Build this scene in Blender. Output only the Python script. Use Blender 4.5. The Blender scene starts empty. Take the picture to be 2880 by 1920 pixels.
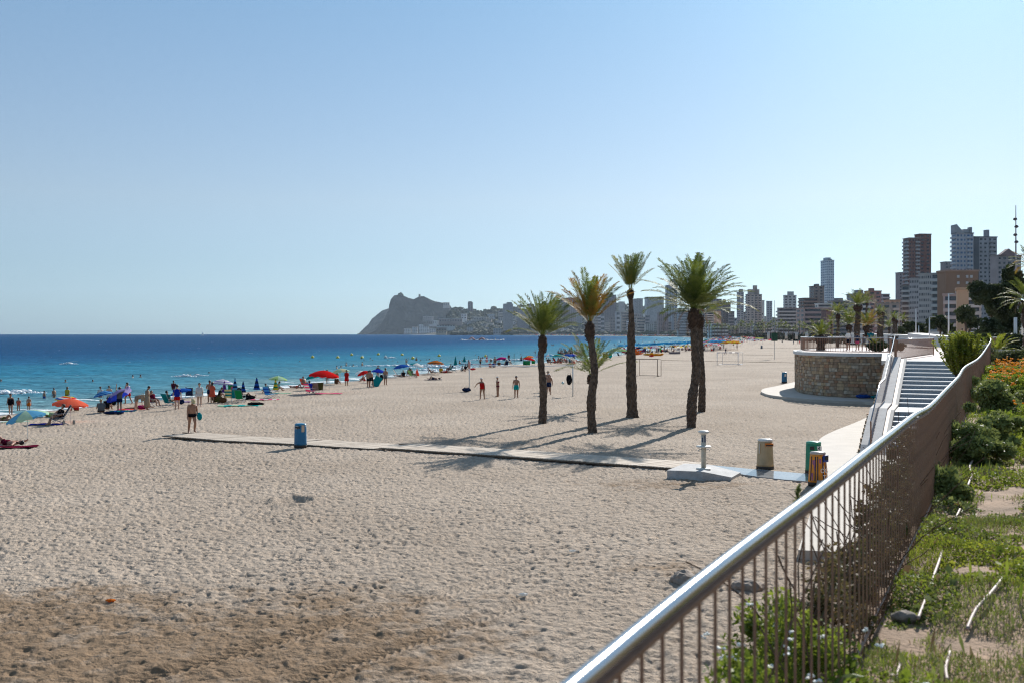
import bpy, bmesh, math, random
import numpy as np
from mathutils import Vector, Matrix
R = math.radians
F, CX, HY, CZ = 2800.0, 1440.0, 938.5, 5.0      # focal length in photo pixels, principal x, horizon y, eye height
sc = bpy.context.scene
# ---------------------------------------------------------------- camera
cd = bpy.data.cameras.new("camera"); cam = bpy.data.objects.new("camera", cd)
sc.collection.objects.link(cam); sc.camera = cam
cd.sensor_width = 36; cd.lens = 35.0; cd.shift_y = -21.5 / 2880
cam.location = (0, 0, CZ); cam.rotation_euler = (R(90), 0, 0)
cd.clip_start = 0.1; cd.clip_end = 60000
cd.dof.use_dof = True; cd.dof.focus_distance = 60; cd.dof.aperture_fstop = 3.6
# ---------------------------------------------------------------- light
AZ, EL = R(26.0), R(28.5)                        # sun is to the right of the view axis, low behind the town
w = bpy.data.worlds.new("World"); sc.world = w; w.use_nodes = True
nt = w.node_tree; bg = nt.nodes["Background"]
sky = nt.nodes.new("ShaderNodeTexSky"); sky.sky_type = 'NISHITA'; sky.sun_disc = False
sky.sun_elevation = EL; sky.sun_rotation = AZ
sky.air_density = 1.0; sky.dust_density = 0.5; sky.ozone_density = 3.0; sky.altitude = 0
tint = nt.nodes.new("ShaderNodeMixRGB"); tint.blend_type = 'MULTIPLY'; tint.inputs[0].default_value = 1; wtc = nt.nodes.new("ShaderNodeTexCoord"); wsx = nt.nodes.new("ShaderNodeSeparateXYZ"); wrp = nt.nodes.new("ShaderNodeValToRGB")   # sea air dims the lowest sky
nt.links.new(wtc.outputs['Generated'], wsx.inputs[0]); nt.links.new(wsx.outputs[2], wrp.inputs[0]); nt.links.new(wrp.outputs[0], tint.inputs[2])
for _i, (_p, _c) in enumerate(((0, (.50, .72, .93)), (.13, (.68, .80, .88)), (.32, (.52, .78, .96)), (1, (.55, .8, 1)))):
    _e = wrp.color_ramp.elements[_i] if _i < 2 else wrp.color_ramp.elements.new(.5)
    _e.position = _p; _e.color = (*_c, 1)
whs = nt.nodes.new('ShaderNodeHueSaturation'); whs.inputs['Saturation'].default_value = .72; nt.links.new(sky.outputs[0], whs.inputs['Color']); veil = nt.nodes.new('ShaderNodeMixRGB'); veil.inputs[0].default_value = .28; veil.inputs[2].default_value = (6.3, 6.3, 6.8, 1); nt.links.new(whs.outputs[0], veil.inputs[1]); nt.links.new(veil.outputs[0], tint.inputs[1]); nt.links.new(tint.outputs[0], bg.inputs[0]); bg.inputs[1].default_value = 0.084
sd = bpy.data.lights.new("sun", 'SUN'); sun = bpy.data.objects.new("sun", sd); sc.collection.objects.link(sun)
sd.energy = 5.0; sd.angle = R(0.53); sd.color = (1.0, 0.96, 0.90)
sdir = Vector((math.sin(AZ) * math.cos(EL), math.cos(AZ) * math.cos(EL), math.sin(EL)))
sun.rotation_euler = sdir.to_track_quat('Z', 'Y').to_euler()
sc.view_settings.view_transform = 'Standard'; sc.view_settings.look = 'None'
sc.view_settings.exposure = 0.42; sc.view_settings.gamma = 1.0
try:
    sc.cycles.max_bounces = 6; sc.cycles.volume_bounces = 0; sc.cycles.transparent_max_bounces = 8
    sc.cycles.use_denoising = True; sc.cycles.denoising_prefilter = 'FAST'; sc.cycles.filter_width = 1.2
    sc.cycles.sample_clamp_indirect = 4
except Exception: pass

# ---------------------------------------------------------------- helpers
rng = random.Random(7)
nr = np.random.RandomState(11)
def link(o): sc.collection.objects.link(o); return o
def tag(o, label=None, cat=None, group=None, kind=None):
    if label: o['label'] = label
    if cat: o['category'] = cat
    if group: o['group'] = group
    if kind: o['kind'] = kind
    return o
def empty(name, loc=(0, 0, 0), rz=0.0, s=1.0):
    o = bpy.data.objects.new(name, None); link(o); o.empty_display_size = .2
    o.location = loc; o.rotation_euler = (0, 0, rz); o.scale = (s, s, s); return o
def cp(o, parent=None):
    c = o.copy(); link(c); c.parent = parent
    for ch in list(o.children): cp(ch, c)
    return c

class MB:
    """collects faces and links them as one mesh object"""
    def __init__(s): s.v = []; s.f = []; s.m = []
    def add(s, vs, fs, m=0):
        b = len(s.v); s.v += [tuple(p) for p in vs]; s.f += [tuple(b + i for i in f) for f in fs]; s.m += [m] * len(fs)
    def box(s, c, d, rz=0, m=0, rot=None):
        x, y, z = d[0] / 2, d[1] / 2, d[2] / 2
        vs = [Vector((i * x, j * y, k * z)) for k in (-1, 1) for j in (-1, 1) for i in (-1, 1)]
        M = rot if rot is not None else Matrix.Rotation(rz, 3, 'Z')
        vs = [M @ p + Vector(c) for p in vs]
        s.add(vs, [(0, 2, 3, 1), (4, 5, 7, 6), (0, 1, 5, 4), (2, 6, 7, 3), (0, 4, 6, 2), (1, 3, 7, 5)], m)
    def beam(s, a, b, w, h, m=0):
        a, b = Vector(a), Vector(b); d = b - a
        rot = d.to_track_quat('X', 'Z').to_matrix()
        s.box((a + b) / 2, (d.length, w, h), m=m, rot=rot)
    def tube(s, pts, r, n=8, m=0, caps=True, axis=None, flat=1.0):
        pts = [Vector(p) for p in pts]; N = len(pts)
        rs = r if isinstance(r, (list, tuple)) else [r] * N
        b = len(s.v); up = Vector(axis) if axis else None; prev = None
        for i, p in enumerate(pts):
            t = (pts[min(i + 1, N - 1)] - pts[max(i - 1, 0)])
            if t.length < 1e-9: t = Vector((0, 0, 1))
            t.normalize()
            ref = up if up else (prev if prev else (Vector((1, 0, 0)) if abs(t.x) < .9 else Vector((0, 1, 0))))
            u = ref - t * ref.dot(t)
            if u.length < 1e-6: u = t.orthogonal()
            u.normalize(); v = t.cross(u); prev = u
            rr = rs[i]; ru, rv = rr if isinstance(rr, (tuple, list)) else (rr, rr * flat)
            for k in range(n):
                a = 2 * math.pi * k / n
                s.v.append(tuple(p + u * (ru * math.cos(a)) + v * (rv * math.sin(a))))
        for i in range(N - 1):
            for k in range(n):
                k2 = (k + 1) % n
                s.f.append((b + i * n + k, b + i * n + k2, b + (i + 1) * n + k2, b + (i + 1) * n + k)); s.m.append(m)
        if caps:
            s.f.append(tuple(b + k for k in reversed(range(n)))); s.m.append(m)
            s.f.append(tuple(b + (N - 1) * n + k for k in range(n))); s.m.append(m)
    def lathe(s, prof, n=24, c=(0, 0, 0), m=0, sx=1, sy=1, mf=None):
        b = len(s.v)
        for (r, z) in prof:
            for k in range(n):
                a = 2 * math.pi * k / n
                s.v.append((c[0] + r * math.cos(a) * sx, c[1] + r * math.sin(a) * sy, c[2] + z))
        for i in range(len(prof) - 1):
            for k in range(n):
                k2 = (k + 1) % n
                s.f.append((b + i * n + k, b + i * n + k2, b + (i + 1) * n + k2, b + (i + 1) * n + k))
                s.m.append(mf(i, k) if mf else m)
        s.f.append(tuple(b + k for k in reversed(range(n)))); s.m.append(m)
        s.f.append(tuple(b + (len(prof) - 1) * n + k for k in range(n))); s.m.append(m)
    def prism(s, poly, z0, z1, m=0, mside=None):
        n = len(poly); b = len(s.v)
        z0f = z0 if callable(z0) else (lambda i: z0); z1f = z1 if callable(z1) else (lambda i: z1)
        s.v += [(p[0], p[1], z0f(i)) for i, p in enumerate(poly)] + [(p[0], p[1], z1f(i)) for i, p in enumerate(poly)]
        area = sum(poly[i][0] * poly[(i + 1) % n][1] - poly[(i + 1) % n][0] * poly[i][1] for i in range(n))
        top = tuple(b + n + i for i in range(n)); bot = tuple(b + i for i in range(n))
        if area < 0: top = top[::-1]
        else: bot = bot[::-1]
        s.f += [top, bot]; s.m += [m, m]
        for i in range(n):
            j = (i + 1) % n; q = (b + i, b + j, b + n + j, b + n + i)
            s.f.append(q if area > 0 else q[::-1]); s.m.append(m if mside is None else mside)
    def blob(s, c, r, n=1, jit=.0, m=0, rnd=rng):
        bm = bmesh.new(); bmesh.ops.create_icosphere(bm, subdivisions=n, radius=1)
        r = r if isinstance(r, (tuple, list)) else (r, r, r)
        vs = [(c[0] + v.co.x * r[0] * (1 + rnd.uniform(-jit, jit)), c[1] + v.co.y * r[1] * (1 + rnd.uniform(-jit, jit)),
               c[2] + v.co.z * r[2] * (1 + rnd.uniform(-jit, jit))) for v in bm.verts]
        s.add(vs, [[v.index for v in f.verts] for f in bm.faces], m); bm.free()
    def mesh(s, name, mats, smooth=False):
        me = bpy.data.meshes.new(name); me.from_pydata(s.v, [], s.f)
        for mt in (mats if isinstance(mats, (list, tuple)) else [mats]): me.materials.append(mt)
        if any(s.m): me.polygons.foreach_set('material_index', s.m)
        if smooth: me.polygons.foreach_set('use_smooth', [True] * len(s.f))
        me.validate(clean_customdata=False); me.update(); return me
    def build(s, name, mats, parent=None, smooth=False, loc=None, rz=0):
        o = bpy.data.objects.new(name, s.mesh(name, mats, smooth)); link(o)
        if parent: o.parent = parent
        if loc is not None: o.location = loc; o.rotation_euler = (0, 0, rz)
        return o
def obj(name, me, parent=None, loc=None, rz=0, s=None):
    o = bpy.data.objects.new(name, me); link(o)
    if parent: o.parent = parent
    if loc is not None: o.location = loc
    o.rotation_euler = (0, 0, rz)
    if s is not None: o.scale = s if isinstance(s, (tuple, list)) else (s, s, s)
    return o
def setmats(o, mats):
    for i, mt in enumerate(mats):
        if i < len(o.material_slots):
            o.material_slots[i].link = 'OBJECT'; o.material_slots[i].material = mt
    return o
def npmesh(name, V, Fa, mats, smooth=True, attrs=None, mi=None):
    me = bpy.data.meshes.new(name); V = np.asarray(V, np.float32); Fa = np.asarray(Fa, np.int32); k = Fa.shape[1]
    me.vertices.add(len(V)); me.vertices.foreach_set('co', V.ravel())
    me.loops.add(Fa.size); me.loops.foreach_set('vertex_index', Fa.ravel())
    me.polygons.add(len(Fa)); me.polygons.foreach_set('loop_start', np.arange(0, Fa.size, k, dtype=np.int32))
    if smooth: me.polygons.foreach_set('use_smooth', np.ones(len(Fa), bool))
    for mt in (mats if isinstance(mats, (list, tuple)) else [mats]): me.materials.append(mt)
    if mi is not None: me.polygons.foreach_set('material_index', np.asarray(mi, np.int32))
    for an, arr in (attrs or {}).items():
        a = me.attributes.new(an, 'FLOAT', 'POINT'); a.data.foreach_set('value', np.asarray(arr, np.float32))
    me.update(calc_edges=True); return me
def gridfaces(nr_, nc):
    i = np.arange(nr_ - 1)[:, None] * nc + np.arange(nc - 1)[None, :]
    return np.stack([i, i + 1, i + nc + 1, i + nc], -1).reshape(-1, 4)
_perm = np.random.RandomState(5).randint(0, 1 << 30, 65536)
def noise(x, y, seed=0):
    x = np.asarray(x, float); y = np.asarray(y, float)
    xi = np.floor(x).astype(np.int64); yi = np.floor(y).astype(np.int64); fx = x - xi; fy = y - yi
    def g(ix, iy, dx, dy):
        h = _perm[(ix * 7919 + iy * 104729 + seed * 1013) & 65535] / float(1 << 30) * 2 * np.pi
        return np.cos(h) * dx + np.sin(h) * dy
    u = fx * fx * fx * (fx * (fx * 6 - 15) + 10); v = fy * fy * fy * (fy * (fy * 6 - 15) + 10)
    a = g(xi, yi, fx, fy); b = g(xi + 1, yi, fx - 1, fy); c = g(xi, yi + 1, fx, fy - 1); d = g(xi + 1, yi + 1, fx - 1, fy - 1)
    return (a + u * (b - a)) * (1 - v) + (c + u * (d - c)) * v
def fbm(x, y, o=4, seed=0):
    s = 0; a = 1
    for i in range(o): s = s + a * noise(x * 2 ** i, y * 2 ** i, seed + i * 17); a *= .5
    return s
def sm(a, b, x):
    t = np.clip((np.asarray(x, float) - a) / (b - a), 0, 1); return t * t * (3 - 2 * t)

# ---------------------------------------------------------------- materials
MC = {}
def mat(name, col, rough=.7, metal=0, var=0, vs=5, bump=0, bs=30, spec=.5, col2=None, vm=.5, dist=.01):
    if name in MC: return MC[name]
    m = bpy.data.materials.new(name); m.use_nodes = True; n = m.node_tree.nodes; l = m.node_tree.links
    b = n["Principled BSDF"]; b.inputs['Base Color'].default_value = (*col, 1); b.inputs['Roughness'].default_value = rough
    b.inputs['Metallic'].default_value = metal; b.inputs['Specular IOR Level'].default_value = spec
    if var or col2 or bump:
        tc = n.new('ShaderNodeTexCoord')
    if var or col2:
        t = n.new('ShaderNodeTexNoise'); t.inputs['Scale'].default_value = vs; t.inputs['Detail'].default_value = 5
        l.new(tc.outputs['Object'], t.inputs['Vector'])
        r = n.new('ShaderNodeValToRGB'); r.color_ramp.elements[0].position = vm - .15; r.color_ramp.elements[1].position = vm + .15
        c2 = col2 or tuple(c * (1 + var) for c in col); c1 = col if col2 else tuple(c * (1 - var) for c in col)
        r.color_ramp.elements[0].color = (*c1, 1); r.color_ramp.elements[1].color = (*c2, 1)
        l.new(t.outputs[0], r.inputs[0]); l.new(r.outputs[0], b.inputs['Base Color'])
    if bump:
        t2 = n.new('ShaderNodeTexNoise'); t2.inputs['Scale'].default_value = bs; t2.inputs['Detail'].default_value = 4
        l.new(tc.outputs['Object'], t2.inputs['Vector'])
        bp = n.new('ShaderNodeBump'); bp.inputs['Strength'].default_value = bump; bp.inputs['Distance'].default_value = dist
        l.new(t2.outputs[0], bp.inputs['Height']); l.new(bp.outputs[0], b.inputs['Normal'])
    MC[name] = m; return m
def fab(col):      # beach fabric, slightly translucent
    k = 'fabric_%d_%d_%d' % tuple(int(c * 99) for c in col)
    if k in MC: return MC[k]
    m = bpy.data.materials.new(k); m.use_nodes = True; n = m.node_tree.nodes; l = m.node_tree.links
    n.remove(n["Principled BSDF"]); out = n["Material Output"]
    d = n.new('ShaderNodeBsdfDiffuse'); t = n.new('ShaderNodeBsdfTranslucent'); x = n.new('ShaderNodeMixShader')
    d.inputs[0].default_value = (*col, 1); t.inputs[0].default_value = (*[min(1, c * 1.1) for c in col], 1); x.inputs[0].default_value = .35
    l.new(d.outputs[0], x.inputs[1]); l.new(t.outputs[0], x.inputs[2]); l.new(x.outputs[0], out.inputs[0])
    MC[k] = m; return m
def leafmat(name, c1, c2, scale=1.5, tr=.35, rough=.6):
    if name in MC: return MC[name]
    m = bpy.data.materials.new(name); m.use_nodes = True; n = m.node_tree.nodes; l = m.node_tree.links
    out = n["Material Output"]; p = n["Principled BSDF"]; p.inputs['Roughness'].default_value = rough; p.inputs['Specular IOR Level'].default_value = .3
    tc = n.new('ShaderNodeTexCoord'); no = n.new('ShaderNodeTexNoise'); no.inputs['Scale'].default_value = scale; no.inputs['Detail'].default_value = 6
    l.new(tc.outputs['Object'], no.inputs['Vector'])
    r = n.new('ShaderNodeValToRGB'); r.color_ramp.elements[0].position = .38; r.color_ramp.elements[1].position = .62
    r.color_ramp.elements[0].color = (*c1, 1); r.color_ramp.elements[1].color = (*c2, 1)
    l.new(no.outputs[0], r.inputs[0]); l.new(r.outputs[0], p.inputs['Base Color'])
    t = n.new('ShaderNodeBsdfTranslucent'); x = n.new('ShaderNodeMixShader'); x.inputs[0].default_value = tr
    l.new(r.outputs[0], t.inputs[0]); l.new(p.outputs[0], x.inputs[1]); l.new(t.outputs[0], x.inputs[2]); l.new(x.outputs[0], out.inputs[0])
    MC[name] = m; return m
M_STEEL = mat('brushed_steel', (.42, .43, .45), .2, 1, bump=.05, bs=60)
M_RUST = mat('brown_painted_steel', (.27, .14, .085), .6, 0, var=.15, vs=8)
M_POLE = mat('white_painted_pole', (.72, .72, .70), .4)
M_GREYM = mat('grey_metal', (.35, .36, .37), .4, .6)
M_BLACK = mat('black_plastic', (.02, .02, .022), .5)
M_WHITE = mat('white_paint', (.78, .78, .76), .6)
M_CONC = mat('pale_concrete', (.50, .47, .43), .85, var=.08, vs=2, bump=.3, bs=14)
M_CONC2 = mat('grey_concrete', (.44, .43, .42), .85, var=.12, vs=3, bump=.3, bs=14)

# ---------------------------------------------------------------- ground shape
SHY = [0, 40, 74, 103.7, 139, 179, 224, 365, 560, 933, 1084, 1500, 1976, 2400, 2800, 3733, 5600, 6700, 9000]
SHX = [-68, -50, -38, -27.8, -17, -6.8, 14.7, 53, 100, 188, 222, 285, 325, 290, 210, 0, -360, -1000, -1400]
def shore_x(Y): return np.interp(Y, SHY, SHX)
def shore_s(X, Y):
    dx = (np.interp(np.asarray(Y) + 5., SHY, SHX) - np.interp(np.asarray(Y) - 5., SHY, SHX)) / 10
    return (X - shore_x(Y)) / np.sqrt(1 + dx * dx)
def base_z(X, Y):
    s = shore_s(X, Y)
    z = np.interp(s, [-60, -20, 0, 4, 12, 26, 40], [-4, -2.2, -1.02, -.72, -.42, -.08, 0])
    return z
def G(px, py, lift=0.0):
    """point of the beach seen at a photo pixel"""
    z = 0.0
    for _ in range(30):
        Y = (CZ - z - lift) * F / (py - HY); X = (px - CX) / F * Y
        z = .5 * z + .5 * float(base_z(X, Y))
    return Vector((X, Y, z + lift))
def W(px, py):      # point of the sea surface
    Y = (CZ + 1) * F / (py - HY); return Vector(((px - CX) / F * Y, Y, -1.0))
def PX(px, Y): return (px - CX) / F * Y
def PZ(py, Y): return CZ - (py - HY) / F * Y
# ================================================================ sand, sea
def sand_mat():
    m = bpy.data.materials.new('beach_sand'); m.use_nodes = True; n = m.node_tree.nodes; l = m.node_tree.links
    b = n["Principled BSDF"]; b.inputs['Specular IOR Level'].default_value = .15
    tc = n.new('ShaderNodeTexCoord')
    def noise_n(scale, det=5, rough=.6):
        t = n.new('ShaderNodeTexNoise'); t.inputs['Scale'].default_value = scale; t.inputs['Detail'].default_value = det
        t.inputs['Roughness'].default_value = rough; l.new(tc.outputs['Object'], t.inputs['Vector']); return t
    def ramp(src, stops):
        r = n.new('ShaderNodeValToRGB'); e = r.color_ramp.elements
        while len(e) < len(stops): e.new(.5)
        for i, (p, c) in enumerate(stops): e[i].position = p; e[i].color = (*c, 1) if len(c) == 3 else c
        l.new(src, r.inputs[0]); return r
    big = noise_n(.12, 6); fine = noise_n(9, 6, .7)
    dry = ramp(big.outputs[0], [(.35, (.375, .298, .228)), (.65, (.46, .375, .295))])
    fr = ramp(fine.outputs[0], [(.3, (.86, .86, .86)), (.7, (1.12, 1.12, 1.12))])
    mx = n.new('ShaderNodeMixRGB'); mx.blend_type = 'MULTIPLY'; mx.inputs[0].default_value = 1
    l.new(dry.outputs[0], mx.inputs[1]); l.new(fr.outputs[0], mx.inputs[2])
    def attr(a):
        q = n.new('ShaderNodeAttribute'); q.attribute_name = a; return q
    damp = attr('damp'); mask = n.new('ShaderNodeMath'); mask.operation = 'ADD'
    nn = noise_n(1.3, 7, .7); s1 = n.new('ShaderNodeMath'); s1.operation = 'MULTIPLY_ADD'; s1.inputs[1].default_value = 1.6; s1.inputs[2].default_value = -.8
    l.new(nn.outputs[0], s1.inputs[0]); l.new(damp.outputs['Fac'], mask.inputs[0]); l.new(s1.outputs[0], mask.inputs[1])
    mr = ramp(mask.outputs[0], [(.35, (0, 0, 0)), (.75, (1, 1, 1))])
    m2 = n.new('ShaderNodeMixRGB'); m2.inputs[2].default_value = (.255, .175, .11, 1)
    l.new(mr.outputs[0], m2.inputs[0]); l.new(mx.outputs[0], m2.inputs[1])
    inl = attr('inland'); m3 = n.new('ShaderNodeMixRGB')
    pav = ramp(noise_n(.05).outputs[0], [(.42, (.07, .075, .05)), (.58, (.17, .15, .13))])
    l.new(inl.outputs['Fac'], m3.inputs[0]); l.new(m2.outputs[0], m3.inputs[1]); l.new(pav.outputs[0], m3.inputs[2])
    wet = attr('wet'); m4 = n.new('ShaderNodeMixRGB'); m4.inputs[2].default_value = (.17, .125, .085, 1)
    l.new(wet.outputs['Fac'], m4.inputs[0]); l.new(m3.outputs[0], m4.inputs[1]); l.new(m4.outputs[0], b.inputs['Base Color'])
    rr = n.new('ShaderNodeMapRange'); rr.inputs[3].default_value = .95; rr.inputs[4].default_value = .3
    l.new(wet.outputs['Fac'], rr.inputs[0]); l.new(rr.outputs[0], b.inputs['Roughness'])
    h1 = noise_n(4.5, 3, .5); h2 = noise_n(16, 6, .65); ad = n.new('ShaderNodeMath'); ad.operation = 'MULTIPLY_ADD'; ad.inputs[1].default_value = .45
    l.new(h2.outputs[0], ad.inputs[0]); l.new(h1.outputs[0], ad.inputs[2])
    bp = n.new('ShaderNodeBump'); bp.inputs['Strength'].default_value = 1.0; bp.inputs['Distance'].default_value = .14
    l.new(ad.outputs[0], bp.inputs['Height']); l.new(bp.outputs[0], b.inputs['Normal'])
    return m
def holes(X, Y, cell, seed, dens=1.0):
    """scattered footprint hollows: depth 0..1"""
    out = np.zeros_like(X); xi = np.floor(X / cell).astype(np.int64); yi = np.floor(Y / cell).astype(np.int64)
    for dx in (-1, 0, 1):
        for dy in (-1, 0, 1):
            ix = xi + dx; iy = yi + dy
            h = lambda k: _perm[(ix * 7919 + iy * 104729 + (seed + k) * 1013) & 65535] / float(1 << 30)
            cx = (ix + h(0)) * cell; cy = (iy + h(1)) * cell; a = h(2) * np.pi * 2; on = (h(3) < dens)
            u = (X - cx) * np.cos(a) + (Y - cy) * np.sin(a); v = -(X - cx) * np.sin(a) + (Y - cy) * np.cos(a)
            rr = (u / (cell * .42)) ** 2 + (v / (cell * .24)) ** 2
            q = on * (.5 + .5 * h(4)) * (np.exp(-rr * 1.6) - .35 * np.exp(-((np.sqrt(rr) - 1.35) ** 2) * 5))
            out = np.maximum(out, q)
    return out
def sand_height(X, Y):
    dist = np.hypot(X, Y); f = np.clip(1.15 - dist / 260, .25, 1)
    s = shore_s(X, Y); f = f * sm(-2, 5, s)
    a = sm(14, 22, Y + 2 * noise(X * .3, Y * .3, 3))          # dry, trampled sand
    z = -.085 * holes(X, Y, .30, 1, .85) * (.75 + .9 * noise(X * .35, Y * .35, 14)) - .045 * holes(X + 3.1, Y + 1.7, .19, 9, .8) - .05 * holes(X + 1.3, Y + 4.7, .55, 19, .22) + .035 * fbm(X * .8, Y * .8, 4, 21) + .012 * fbm(X * 5, Y * 5, 3, 31)
    zw = -.04 * holes(X, Y, .9, 51, .45) + .08 * np.abs(noise(X * 2.6, Y * 2.6, 61)) - .022 * holes(X + 9, Y, .33, 88, .5) + .05 * fbm(X * 1.1, Y * 1.1, 5, 71)
    z = z * (.35 + .65 * a) + zw * (1 - a)
    z = z + .05 * noise(X * .12, Y * .12, 77)
    # tyre tracks crossing the near beach
    for (ax, ay, bx, by) in ((-7.6, 12.2, .9, 21.5), (-5.6, 11.6, 2.2, 20.6)):
        L = math.hypot(bx - ax, by - ay); ux, uy = (bx - ax) / L, (by - ay) / L
        t = (X - ax) * ux + (Y - ay) * uy; d = (X - ax) * -uy + (Y - ay) * ux + .15 * np.sin(t * .5)
        k = np.exp(-(d / .19) ** 4) * sm(0, 1, t) * (1 - sm(L - 2, L, t))
        z = z * (1 - .8 * k) + k * (-.045 + .019 * np.sin((t + np.abs(d) * 1.2) * 2 * np.pi / .17)) + .022 * np.exp(-((np.abs(d) - .27) / .06) ** 2) * (k > .001)
    z = z - .26 * np.exp(-(((X + 6.55) / .33) ** 2 + ((Y - 30.0) / .4) ** 2)) + .10 * np.exp(-((np.hypot((X + 6.6) / .5, (Y - 30.0) / .6) - 1.2) ** 2) * 7) * (.6 + noise(X * 3, Y * 3, 2))
    ex = np.interp(X, EBX, EBY); k = np.exp(-((Y - ex - 1.15) / 1.1) ** 4) * (X > -18.2) * (X < 6.5)
    return z * f * (1 - k) - .06 * k
EBX = [-17.4, -12.6, -9.9, -8.2, -5.1, -.6, 2.2, 5.8]; EBY = [49.2, 46.9, 45.3, 44.3, 42.9, 40.6, 38.9, 36.8]
def build_sand():
    inv = np.concatenate([np.linspace(1 / 7.5, 1 / 420, 1000), 1 / np.geomspace(430, 9500, 130)])
    Yr = 1 / inv; A = np.tan(np.radians(np.concatenate([np.linspace(-60, -29.5, 50), np.linspace(-29, 29, 1150), np.linspace(29.5, 60, 50)])))
    Y = np.repeat(Yr[:, None], len(A), 1); X = A[None, :] * Y
    s = shore_s(X, Y); z = base_z(X, Y) + sand_height(X, Y)
    # nothing but flat bedding under the walkway and terrace
    inb = np.interp(Y, [0, 60, 100, 400, 650, 1000, 1300, 1976, 2400, 9000], [60, 75, 90, 190, 265, 335, 400, 400, 9999, 9999])
    inland = np.maximum(sm(0, 6, X - inb), (Y > 1500) * sm(48, 70, s))
    hill = (Y > 1900) * sm(60, 420, s) * 18
    z = z + inland * 1.0 + hill
    damp = sm(23.5, 16.0, Y + 3.0 * noise(X * .22, Y * .3, 41) - .12 * X * 0 + .0) * .8 * sm(3.5, -3.5, X + .8 * noise(X * .4, Y * .4, 7))
    damp = np.maximum(damp, .62 * np.exp(-(((X - 5.2) / 4.2) ** 2 + ((Y - 33.2) / 1.7) ** 2)))
    damp = np.maximum(damp, .5 * np.exp(-(((X - 3.2) / 1.8) ** 2 + ((Y - 21.5) / 1.6) ** 2)))
    wet = sm(3.2, 1.2, s + .6 * noise(X * .3, Y * .3, 5))
    V = np.stack([X, Y, z], -1).reshape(-1, 3)
    me = npmesh('sand', V, gridfaces(len(Yr), len(A)), sand_mat(), True,
                {'damp': damp.ravel(), 'wet': wet.ravel(), 'inland': inland.ravel()})
    tag(obj('sand', me), 'pale trampled beach sand pitted with footprints', kind='structure')
def sea_mat():
    m = bpy.data.materials.new('sea_water'); m.use_nodes = True; n = m.node_tree.nodes; l = m.node_tree.links
    b = n["Principled BSDF"]; b.inputs['Roughness'].default_value = .3; b.inputs['IOR'].default_value = 1.33
    b.inputs['Specular IOR Level'].default_value = .03
    q = n.new('ShaderNodeAttribute'); q.attribute_name = 'off'
    tc = n.new('ShaderNodeTexCoord'); mp = n.new('ShaderNodeMapping'); mp.inputs['Scale'].default_value = (.5, 1.0, 1); mp.inputs['Rotation'].default_value = (0, 0, R(-14))
    l.new(tc.outputs['Object'], mp.inputs['Vector'])
    def nz(sc_, d, r=.6, v=None):
        t = n.new('ShaderNodeTexNoise'); t.inputs['Scale'].default_value = sc_; t.inputs['Detail'].default_value = d; t.inputs['Roughness'].default_value = r
        l.new(v or mp.outputs[0], t.inputs['Vector']); return t
    pat = nz(.03, 4); ma = n.new('ShaderNodeMath'); ma.operation = 'MULTIPLY_ADD'; ma.inputs[1].default_value = 70; l.new(pat.outputs[0], ma.inputs[0])
    l.new(q.outputs['Fac'], ma.inputs[2])
    mr = n.new('ShaderNodeMapRange'); mr.inputs[1].default_value = 35; mr.inputs[2].default_value = 35 + 260; l.new(ma.outputs[0], mr.inputs[0])
    r = n.new('ShaderNodeValToRGB'); e = r.color_ramp.elements
    st = [(0, (.14, .25, .27)), (.06, (.06, .19, .25)), (.22, (.022, .16, .25)), (.38, (.012, .10, .20)), (.62, (.006, .062, .155)), (1, (.006, .055, .14))]
    while len(e) < len(st): e.new(.5)
    for i, (p, c) in enumerate(st): e[i].position = p; e[i].color = (*c, 1)
    l.new(mr.outputs[0], r.inputs[0])
    # white water: broken caps near the shore line
    fo = nz(.35, 8, .65); d2 = n.new('ShaderNodeMapRange'); d2.inputs[1].default_value = 1.0; d2.inputs[2].default_value = 13
    d2.inputs[3].default_value = .50; d2.inputs[4].default_value = .69; l.new(q.outputs['Fac'], d2.inputs[0])
    gt = n.new('ShaderNodeMath'); gt.operation = 'SUBTRACT'; l.new(fo.outputs[0], gt.inputs[0]); l.new(d2.outputs[0], gt.inputs[1])
    g2 = n.new('ShaderNodeMapRange'); g2.inputs[1].default_value = 0; g2.inputs[2].default_value = .03; l.new(gt.outputs[0], g2.inputs[0])
    tex = nz(.9, 6, .75); tex.inputs['Distortion'].default_value = .6
    tr_ = n.new('ShaderNodeMapRange'); tr_.inputs[1].default_value = .3; tr_.inputs[2].default_value = .72; tr_.inputs[3].default_value = .45; tr_.inputs[4].default_value = 1.75; l.new(tex.outputs[0], tr_.inputs[0])
    mm = n.new('ShaderNodeMixRGB'); mm.blend_type = 'MULTIPLY'; mm.inputs[0].default_value = 1; l.new(r.outputs[0], mm.inputs[1]); l.new(tr_.outputs[0], mm.inputs[2])  # light and dark wave faces put into the water colour
    mx = n.new('ShaderNodeMixRGB'); mx.inputs[2].default_value = (.75, .78, .78, 1); l.new(g2.outputs[0], mx.inputs[0]); l.new(mm.outputs[0], mx.inputs[1])
    df = n.new('ShaderNodeBsdfDiffuse'); gl = n.new('ShaderNodeBsdfGlossy'); gl.inputs['Roughness'].default_value = .25; ms = n.new('ShaderNodeMixShader'); ms.inputs[0].default_value = .085
    l.new(mx.outputs[0], df.inputs[0]); l.new(df.outputs[0], ms.inputs[1]); l.new(gl.outputs[0], ms.inputs[2]); l.new(ms.outputs[0], n['Material Output'].inputs[0])
    w1 = nz(.55, 5, .62); w2 = nz(.12, 3, .5); wv = n.new('ShaderNodeMath'); wv.operation = 'MULTIPLY_ADD'; wv.inputs[1].default_value = 2.0
    l.new(w2.outputs[0], wv.inputs[0]); l.new(w1.outputs[0], wv.inputs[2])
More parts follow.
